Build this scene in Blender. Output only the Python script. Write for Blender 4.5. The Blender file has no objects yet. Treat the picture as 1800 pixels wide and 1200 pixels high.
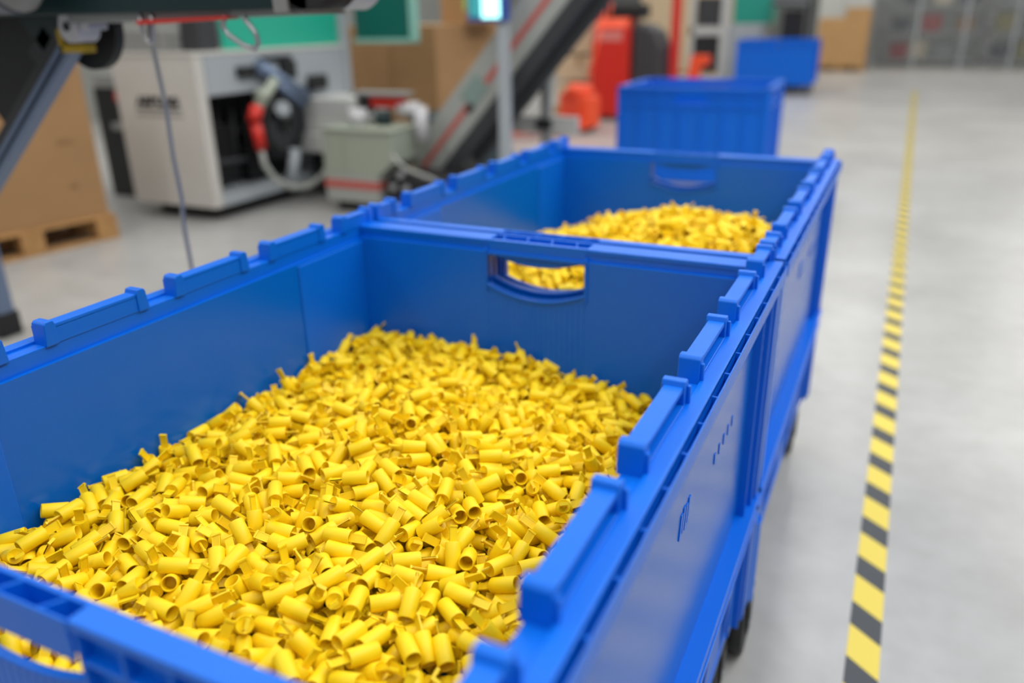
import bpy, bmesh, math, random
import numpy as np
from mathutils import Vector, Matrix, Quaternion, Euler
random.seed(3)
sc = bpy.context.scene
C = sc.collection

# ------------------------------------------------------------------ camera
PITCH, YAW, ROLL, CAM_H = 0.3829, -0.4476, -0.0174, 1.4577
cp, sp_, cy, sy = math.cos(PITCH), math.sin(PITCH), math.cos(YAW), math.sin(YAW)
fwd = Vector((sy * cp, cy * cp, -sp_)); rt = Vector((cy, -sy, 0)); up = rt.cross(fwd)
r2 = rt * math.cos(ROLL) + up * math.sin(ROLL); u2 = up * math.cos(ROLL) - rt * math.sin(ROLL)
cd = bpy.data.cameras.new('camera'); cam = bpy.data.objects.new('camera', cd); C.objects.link(cam)
cam.matrix_world = Matrix(((r2.x, u2.x, -fwd.x, 0), (r2.y, u2.y, -fwd.y, 0), (r2.z, u2.z, -fwd.z, CAM_H), (0, 0, 0, 1)))
cd.sensor_width = 36; cd.lens = 1411.95 / 1800 * 36; cd.clip_start = 0.05; cd.clip_end = 100
cd.dof.use_dof = True; cd.dof.focus_distance = 1.12; cd.dof.aperture_fstop = 1.6; cd.dof.aperture_blades = 0
sc.camera = cam
# ------------------------------------------------------------------ light and exposure
sc.view_settings.view_transform = 'Standard'; sc.view_settings.look = 'None'
sc.view_settings.gamma = 1; sc.view_settings.use_curve_mapping = False
sc.view_settings.exposure = 0.0
try: sc.cycles.use_denoising = True
except Exception: pass
wd = bpy.data.worlds.new('hall_daylight'); sc.world = wd; wd.use_nodes = True
wd.node_tree.nodes['Background'].inputs[0].default_value = (0.93, 0.97, 1.0, 1)
wd.node_tree.nodes['Background'].inputs[1].default_value = 0.30
def area(name, loc, sx, sy_, power, col=(1, 1, 1), rot=(0, 0, 0)):
    l = bpy.data.lights.new(name, 'AREA'); l.shape = 'RECTANGLE'; l.size = sx; l.size_y = sy_; l.energy = power; l.color = col
    o = bpy.data.objects.new(name, l); o.location = loc; o.rotation_euler = rot; C.objects.link(o); return o
# rows of ceiling strip lamps running along the aisle, roof lights over the aisle
for lx, pw in ((-8.5, 300), (-4.6, 400), (-0.6, 350), (3.4, 520)):
    area('ceiling_lamp_row', (lx, 10, 6.2), 0.5, 30, pw * 1.22, (1.0, 0.98, 0.95))
area('roof_light', (2.2, 3.5, 6.4), 3.0, 8, 260, (0.92, 0.96, 1.0))

# ------------------------------------------------------------------ materials
def mat(name, col, rough=0.5, metal=0.0, bump=0.0, bscale=40, var=0.0, vscale=4, spec=0.5, coat=0.0, emit=None, alpha=None):
    m = bpy.data.materials.new(name); m.use_nodes = True; nt = m.node_tree; b = nt.nodes['Principled BSDF']
    b.inputs['Base Color'].default_value = (*col, 1); b.inputs['Roughness'].default_value = rough
    b.inputs['Metallic'].default_value = metal; b.inputs['Specular IOR Level'].default_value = spec
    b.inputs['Coat Weight'].default_value = coat
    tc = nt.nodes.new('ShaderNodeTexCoord')
    if var > 0:
        n = nt.nodes.new('ShaderNodeTexNoise'); n.inputs['Scale'].default_value = vscale; n.inputs['Detail'].default_value = 5
        nt.links.new(tc.outputs['Object'], n.inputs['Vector'])
        r = nt.nodes.new('ShaderNodeValToRGB')
        r.color_ramp.elements[0].position = 0.3; r.color_ramp.elements[1].position = 0.7
        r.color_ramp.elements[0].color = (*[c * (1 - var) for c in col], 1); r.color_ramp.elements[1].color = (*[min(1, c * (1 + var)) for c in col], 1)
        nt.links.new(n.outputs['Fac'], r.inputs['Fac']); nt.links.new(r.outputs['Color'], b.inputs['Base Color'])
    if bump > 0:
        n = nt.nodes.new('ShaderNodeTexNoise'); n.inputs['Scale'].default_value = bscale; n.inputs['Detail'].default_value = 4
        nt.links.new(tc.outputs['Object'], n.inputs['Vector'])
        bp = nt.nodes.new('ShaderNodeBump'); bp.inputs['Strength'].default_value = bump; bp.inputs['Distance'].default_value = 0.002
        nt.links.new(n.outputs['Fac'], bp.inputs['Height']); nt.links.new(bp.outputs['Normal'], b.inputs['Normal'])
    if emit:
        b.inputs['Emission Color'].default_value = (*emit[0], 1); b.inputs['Emission Strength'].default_value = emit[1]
    return m
M = dict(
    blue=mat('blue_plastic', (0.0, 0.140, 0.69), 0.36, bump=0.05, bscale=180, spec=0.34),
    bluegloss=mat('smooth_blue_plastic', (0.0, 0.130, 0.60), 0.24, spec=0.34),
    yellow=mat('yellow_plastic', (0.92, 0.645, 0.006), 0.45, spec=0.35),
    tyre=mat('black_rubber', (0.012, 0.012, 0.012), 0.6),
    steel=mat('galvanised_steel', (0.45, 0.46, 0.48), 0.38, 0.9),
    alu=mat('anodised_aluminium', (0.15, 0.20, 0.30), 0.4, 0.3),
    slot=mat('dark_slot', (0.01, 0.012, 0.016), 0.6),
    dkgreen=mat('dark_green_paint', (0.002, 0.020, 0.022), 0.35),
    black=mat('black_paint', (0.008, 0.008, 0.009), 0.5),
    grey=mat('grey_paint', (0.26, 0.26, 0.25), 0.5),
    dkgrey=mat('dark_grey_paint', (0.035, 0.036, 0.04), 0.5),
    ltgrey=mat('light_grey_paint', (0.50, 0.50, 0.48), 0.5),
    white=mat('white_powder_coat', (0.60, 0.575, 0.53), 0.45, var=0.03),
    coolgrey=mat('cool_grey_panel', (0.38, 0.41, 0.43), 0.45),
    conv=mat('conveyor_grey', (0.36, 0.37, 0.34), 0.45),
    sage=mat('sage_grey_paint', (0.33, 0.36, 0.29), 0.5),
    teal=mat('turquoise_paint', (0.02, 0.42, 0.28), 0.4),
    dteal=mat('deep_green_panel', (0.0, 0.11, 0.085), 0.4),
    stripe=mat('faded_red_stripe', (0.50, 0.10, 0.08), 0.5),
    red=mat('red_paint', (0.62, 0.022, 0.012), 0.4),
    orange=mat('orange_paint', (0.90, 0.09, 0.025), 0.45),
    nylon=mat('white_nylon', (0.55, 0.54, 0.55), 0.45),
    yclip=mat('ochre_plastic', (0.50, 0.32, 0.0), 0.45),
    card=mat('cardboard', (0.36, 0.20, 0.085), 0.85, var=0.06, vscale=3),
    cardlt=mat('pale_cardboard', (0.62, 0.40, 0.20), 0.85, var=0.05, vscale=3),
    wood=mat('pallet_wood', (0.45, 0.24, 0.085), 0.8, var=0.18, vscale=9),
    screen=mat('lit_screen', (0.2, 0.6, 0.6), 0.3, emit=((0.45, 1.0, 0.95), 2.2)),
    bluepaint=mat('blue_bezel', (0.03, 0.08, 0.35), 0.4),
    cream=mat('cream_board', (0.62, 0.47, 0.30), 0.8),
)

# ------------------------------------------------------------------ mesh helpers
class MB:
    def __init__(s): s.v = []; s.f = []; s.sm = []
    def add(s, vs, fs, T=None, smooth=False):
        i = len(s.v)
        s.v += [tuple(T @ Vector(v)) if T is not None else tuple(v) for v in vs]
        s.f += [tuple(i + k for k in f) for f in fs]; s.sm += [smooth] * len(fs); return s
    def box(s, a, b, T=None):
        x0, x1 = sorted((a[0], b[0])); y0, y1 = sorted((a[1], b[1])); z0, z1 = sorted((a[2], b[2]))
        return s.add([(x0, y0, z0), (x1, y0, z0), (x1, y1, z0), (x0, y1, z0), (x0, y0, z1), (x1, y0, z1), (x1, y1, z1), (x0, y1, z1)],
                     [(0, 3, 2, 1), (4, 5, 6, 7), (0, 1, 5, 4), (1, 2, 6, 5), (2, 3, 7, 6), (3, 0, 4, 7)], T)
    def prism(s, poly, axis, a, b, T=None):
        # poly: CCW points in the two other axes (cyclic order), extruded along axis
        n = len(poly)
        def P(p, t): return (t, p[0], p[1]) if axis == 0 else ((p[1], t, p[0]) if axis == 1 else (p[0], p[1], t))
        vs = [P(p, a) for p in poly] + [P(p, b) for p in poly]
        fs = [tuple(range(n - 1, -1, -1)), tuple(range(n, 2 * n))] + [(k, (k + 1) % n, n + (k + 1) % n, n + k) for k in range(n)]
        return s.add(vs, fs, T)
    def cyl(s, p0, p1, r0, r1=None, n=20, caps=True):
        p0 = Vector(p0); p1 = Vector(p1); r1 = r0 if r1 is None else r1
        d = (p1 - p0).normalized(); a = d.orthogonal().normalized(); b = d.cross(a)
        vs = []
        for p, r in ((p0, r0), (p1, r1)):
            vs += [p + (a * math.cos(k * math.tau / n) + b * math.sin(k * math.tau / n)) * r for k in range(n)]
        s.add(vs, [(k, (k + 1) % n, n + (k + 1) % n, n + k) for k in range(n)], smooth=True)
        if caps: s.add(vs, [tuple(range(n - 1, -1, -1)), tuple(range(n, 2 * n))])
        return s
    def tube(s, pts, r, n=10):
        pts = [Vector(p) for p in pts]; rings = []; ref = None
        for i, p in enumerate(pts):
            d = (pts[min(i + 1, len(pts) - 1)] - pts[max(i - 1, 0)]).normalized()
            a = d.orthogonal().normalized() if ref is None else (ref - d * ref.dot(d)).normalized()
            ref = a; b = d.cross(a)
            rings.append([p + (a * math.cos(k * math.tau / n) + b * math.sin(k * math.tau / n)) * r for k in range(n)])
        vs = [v for g in rings for v in g]; m = len(rings)
        fs = [(j * n + k, j * n + (k + 1) % n, (j + 1) * n + (k + 1) % n, (j + 1) * n + k) for j in range(m - 1) for k in range(n)]
        s.add(vs, fs, smooth=True); s.add(vs, [tuple(range(n - 1, -1, -1)), tuple(range((m - 1) * n, m * n))]); return s
    def torus(s, c, axis, R_, r, n=32, m=10):
        a = Vector(axis).normalized(); u = a.orthogonal().normalized(); w = a.cross(u); c = Vector(c); vs = []
        for i in range(n):
            t = i * math.tau / n; e = u * math.cos(t) + w * math.sin(t)
            vs += [c + e * (R_ + r * math.cos(k * math.tau / m)) + a * r * math.sin(k * math.tau / m) for k in range(m)]
        return s.add(vs, [(i * m + k, ((i + 1) % n) * m + k, ((i + 1) % n) * m + (k + 1) % m, i * m + (k + 1) % m) for i in range(n) for k in range(m)], smooth=True)
    def build(s, name, material, parent=None, bevel=0.0, seg=2, origin=(0, 0, 0)):
        me = bpy.data.meshes.new(name)
        o3 = Vector(origin)
        me.from_pydata([tuple(Vector(v) - o3) for v in s.v], [], s.f); me.update()
        me.polygons.foreach_set('use_smooth', s.sm)
        bm = bmesh.new(); bm.from_mesh(me)
        bmesh.ops.remove_doubles(bm, verts=bm.verts, dist=1e-6) if not bevel else None
        bmesh.ops.recalc_face_normals(bm, faces=bm.faces); bm.to_mesh(me); bm.free()
        me.materials.append(M[material] if isinstance(material, str) else material)
        o = bpy.data.objects.new(name, me); C.objects.link(o); o.location = origin
        if parent: o.parent = parent
        if bevel:
            b = o.modifiers.new('bevel', 'BEVEL'); b.width = bevel; b.segments = seg; b.limit_method = 'ANGLE'
            b.angle_limit = math.radians(40); b.harden_normals = False
        return o
def box(a, b): return MB().box(a, b)
def tag(o, label=None, cat=None, group=None, kind=None):
    if label: o['label'] = label
    if cat: o['category'] = cat
    if group: o['group'] = group
    if kind: o['kind'] = kind
    return o
def thing(name, loc, label, cat, group=None, rz=0):
    o = bpy.data.objects.new(name, None); C.objects.link(o); o.location = loc; o.rotation_euler = (0, 0, rz)
    o.empty_display_size = 0.1
    return tag(o, label, cat, group)
def copy_tree(o, parent=None):
    c = o.copy(); C.objects.link(c); c.parent = parent
    for ch in list(o.children): copy_tree(ch, c)
    return c

# resting place of every cap: x, y, z in millimetres, then its three turns in degrees
HEAP_NEAR = [
-462,561,798,-3,-11,-119,-494,581,797,-6,6,78,-664,542,794,-64,-28,28,-392,619,779,-96,-16,131,-579,590,798,159,16,12,-417,705,788,-168,11,4,-424,596,791,30,1,139,
-616,604,798,-152,-10,51,-415,616,778,106,-30,136,-721,557,796,-120,-34,89,-459,655,797,107,-28,104,-519,630,800,16,-1,-73,-575,650,801,-175,-9,62,-732,525,796,164,2,176,
-777,589,801,5,10,33,-1022,560,788,-108,-6,82,-694,545,795,-79,-12,50,-536,550,791,-125,-47,-170,-414,676,784,159,-4,-34,-556,711,793,-140,-4,74,-714,630,802,-101,12,-88,
-381,758,776,-10,21,-178,-596,560,790,-158,-16,-6,-521,582,790,145,-5,110,-618,727,804,-136,2,12,-494,704,792,-14,-6,-175,-563,764,801,25,-30,83,-464,771,787,-139,-51,115,
-450,557,780,132,-32,-4,-493,652,791,-152,2,41,-471,594,789,166,5,77,-605,711,794,-129,10,16,-740,624,794,-22,-28,131,-942,573,782,-45,-9,72,-747,679,802,15,44,-21,
-434,724,786,-73,-26,16,-798,534,793,-4,-34,31,-512,732,792,128,5,39,-419,866,787,86,-41,-144,-1003,595,776,-150,17,-141,-375,877,779,-37,-30,-178,-655,842,798,-65,-2,-126,
-560,849,802,-172,-10,171,-599,782,796,86,-23,-179,-447,681,785,-14,-16,-74,-403,787,780,68,-9,-110,-821,726,797,143,17,-1,-638,574,784,-83,28,40,-464,736,782,67,-17,-151,
-517,804,796,160,-33,17,-505,906,798,-58,-56,170,-394,826,772,43,-26,80,-405,986,778,-61,-24,169,-1047,637,783,46,0,-90,-1025,737,784,-59,-19,63,-673,846,815,-162,6,-157,
-895,730,781,166,-14,-140,-889,694,789,-17,33,84,-701,707,801,122,7,11,-763,722,787,-123,-61,132,-655,615,795,-5,-23,-22,-959,645,778,-148,-27,135,-661,684,805,-144,9,-130,
-718,852,809,55,4,60,-361,803,780,-51,0,-136,-586,544,780,51,5,-177,-823,558,786,19,8,103,-629,953,799,-98,-17,-117,-982,708,781,36,3,105,-607,637,792,6,-48,69,
-641,872,801,77,38,-13,-818,663,781,-86,1,-28,-456,523,795,-64,-16,-1,-908,569,780,26,18,-154,-529,1014,797,-6,0,-150,-567,613,800,128,-55,-27,-841,701,788,172,15,-163,
-361,638,783,-85,11,-4,-538,882,806,-63,9,-75,-572,811,801,85,-25,171,-437,643,776,35,4,-131,-539,687,786,-106,8,91,-643,632,802,-56,-25,-22,-956,594,779,42,-16,73,
-579,586,778,-84,23,39,-662,796,798,-167,-36,-116,-881,832,789,82,-18,12,-1046,669,774,-41,-24,154,-693,610,774,130,70,57,-785,825,797,15,-13,-138,-859,581,781,-37,0,160,
-992,831,787,156,-20,151,-728,935,810,166,-11,46,-649,973,808,15,-9,-148,-441,1045,773,-176,1,39,-548,796,787,62,-15,-92,-416,813,778,-153,-66,0,-791,566,782,-50,-8,-46,
-870,537,776,113,-27,81,-516,509,786,-86,-44,59,-652,908,801,131,-10,160,-1008,624,773,-20,-71,-24,-354,669,776,155,-54,-162,-769,775,805,-21,3,-50,-404,1197,752,-32,-39,-161,
-550,627,797,-151,-27,-52,-406,936,769,-62,-3,125,-974,750,780,-21,-21,120,-470,807,786,-59,-20,80,-685,787,792,-134,-33,116,-648,733,795,134,-10,63,-725,1004,801,-56,-69,-136,
-685,690,794,-24,-17,-167,-873,670,782,-153,10,18,-493,935,776,12,-13,2,-721,729,802,31,-53,-79,-495,937,797,-69,15,-137,-445,778,784,84,19,111,-1014,683,777,-9,-1,-59,
-914,632,776,3,10,109,-898,647,782,-153,-51,179,-697,750,790,-100,-62,63,-907,1003,796,-11,-11,-164,-688,646,788,-73,17,-7,-620,819,793,-47,7,-175,-649,772,791,-104,7,52,
-847,865,803,160,13,-46,-819,634,781,16,-27,124,-613,537,804,-119,-39,-33,-768,816,784,-67,14,-168,-562,830,793,-17,-18,172,-856,1061,794,-5,-19,-165,-662,610,772,-132,-2,52,
-485,866,800,-97,10,131,-895,769,785,-145,9,96,-778,859,802,-17,-5,141,-382,1088,777,61,-69,-106,-953,753,782,167,-12,-62,-524,830,795,138,-34,45,-544,1126,778,-136,-5,40,
-380,710,766,-140,-31,16,-852,958,786,-147,8,-147,-416,849,777,58,-51,-129,-678,625,775,-43,-68,-173,-927,971,796,46,-2,-149,-857,787,778,118,-31,-118,
-632,1001,801,-135,-36,170,-376,1005,770,-113,-19,97,-773,576,786,-23,30,132,-577,953,784,75,-64,68,-452,579,775,-113,-14,-13,-467,892,782,-65,-2,53,-501,963,800,-149,-26,-117,
-1077,565,772,118,-7,48,-764,921,791,-74,-34,82,-779,675,782,168,-26,-166,-518,501,807,-103,13,-34,-722,577,785,145,-13,19,-857,637,780,-37,-15,-176,-925,955,782,-39,-3,27,
-1078,635,777,-161,15,58,-596,1117,791,-155,-45,44,-811,591,784,-100,-78,-83,-623,1093,794,120,-58,-177,-468,643,774,-133,-25,-151,-648,655,781,-157,-75,149,
-983,804,770,-92,-11,21,-839,600,795,-111,-5,167,-871,810,781,-176,16,26,-958,691,776,35,3,96,-669,736,803,179,33,113,-512,552,774,116,-42,-2,-795,613,782,-90,-56,-152,
-1076,964,768,-70,-31,21,-1054,694,772,-134,15,-26,-616,494,794,59,-48,85,-748,1264,782,-140,3,33,-431,1080,768,-116,-30,20,-492,522,786,73,-10,-78,-1011,883,778,-133,9,-169,
-413,1434,726,-57,-17,155,-836,821,788,65,-8,-82,-551,1028,802,123,-37,-108,-564,656,783,33,17,-176,-601,933,790,-148,-13,-159,-1026,645,766,-12,0,-116,
-501,854,793,-13,19,130,-709,1192,787,75,27,65,-967,912,787,-16,-19,50,-842,530,783,18,38,117,-471,1044,782,162,-24,57,-997,536,765,-76,-9,68,-751,1047,809,-41,0,-10,
-752,1159,799,42,6,-122,-564,1149,781,151,-39,141,-387,962,767,-137,-11,34,-904,547,762,101,-83,80,-617,1052,779,-17,-55,123,-698,1347,783,-81,-25,160,
-575,1316,763,-86,10,27,-476,859,781,133,-20,16,-483,1205,763,-44,-66,-141,-813,894,795,102,-9,64,-1046,783,775,101,-25,77,-920,597,769,36,-7,119,-475,852,755,-109,3,5,
-599,671,798,92,3,140,-728,642,787,161,-21,142,-557,869,795,84,-31,164,-934,888,782,38,-40,-164,-534,782,775,-26,-41,-43,-511,1414,749,-96,-3,-162,-473,689,776,104,-49,-159,
-1026,1289,767,-108,-5,-132,-892,520,785,163,-21,-91,-1062,1055,762,30,-40,-168,-592,1062,794,-163,11,46,-519,702,767,111,-46,-92,-493,1368,730,-115,-9,34,
-741,849,784,-126,-36,-133,-454,1015,767,-163,-55,128,-479,778,774,-63,43,34,-928,670,785,-59,-24,-6,-597,516,785,30,21,-46,-470,1234,749,-120,14,-45,-784,768,784,-91,-41,140,
-612,1112,803,-62,2,-63,-405,1247,745,-19,-48,-166,-590,744,788,-110,1,155,-488,801,771,120,-35,-150,-829,1022,786,136,-6,-107,-932,805,773,-132,25,-170,
-665,1046,797,-131,-28,60,-794,751,790,-45,-22,144,-512,1294,752,154,-1,0,-773,884,797,-47,14,-32,-1013,1166,769,169,-21,28,-522,1035,782,-170,-14,25,-715,1109,790,-31,0,150,
-566,895,797,-46,-61,-42,-543,964,793,-81,-20,147,-1065,1153,763,-102,-65,-163,-1032,707,765,179,-62,151,-1087,929,761,-169,-2,-90,-851,1118,793,-122,-19,99,
-687,1439,751,173,-1,-167,-795,1311,776,148,-14,-101,-616,661,788,84,-23,158,-465,1149,765,142,23,-2,-412,1093,758,72,18,180,-394,1050,760,26,-18,-16,-630,1020,792,-50,-44,164,
-535,1173,773,96,-37,-2,-883,1135,787,-31,5,-164,-1087,853,754,-165,-89,97,-436,971,754,112,-39,-130,-677,503,780,169,-44,108,-562,1204,769,-71,-45,145,
-760,980,803,-166,-40,120,-805,834,797,-167,42,-141,-527,1054,792,30,24,-165,-623,911,782,-71,-38,-98,-1028,531,778,5,-27,-13,-830,619,789,120,-52,9,-720,938,792,168,-13,38,
-1028,811,771,86,-29,-9,-999,1063,774,42,-25,170,-944,1327,768,-72,-27,-174,-953,899,777,-148,0,57,-555,753,774,119,-6,-100,-847,1162,786,19,28,-116,-373,941,784,-174,-42,-66,
-439,980,776,-63,-44,-66,-470,711,773,-125,27,172,-415,672,762,-102,-15,42,-406,900,777,12,-61,-156,-760,566,772,-98,32,-151,-1073,739,774,19,-1,-117,-868,878,781,-81,-55,-127,
-453,596,760,-133,37,-124,-740,1154,782,-73,-21,-12,-864,1019,783,89,20,176,-532,893,788,-41,10,-161,-949,1378,767,123,-36,149,-386,656,768,150,-4,-8,-591,694,786,-122,21,175,
-738,1098,798,-63,-16,127,-683,885,803,-18,4,-80,-934,528,782,76,1,-90,-663,1344,763,91,26,-21,-761,1443,771,17,-6,-12,-475,1009,774,87,23,124,-1016,564,756,-173,-55,12,
-511,1136,758,-130,-42,50,-400,568,765,174,-21,124,-524,1118,766,162,-23,-1,-582,1000,784,-177,-63,57,-484,1127,767,-119,50,-162,-464,1310,745,-42,-14,5,
-1028,849,779,10,4,-146,]
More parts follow.
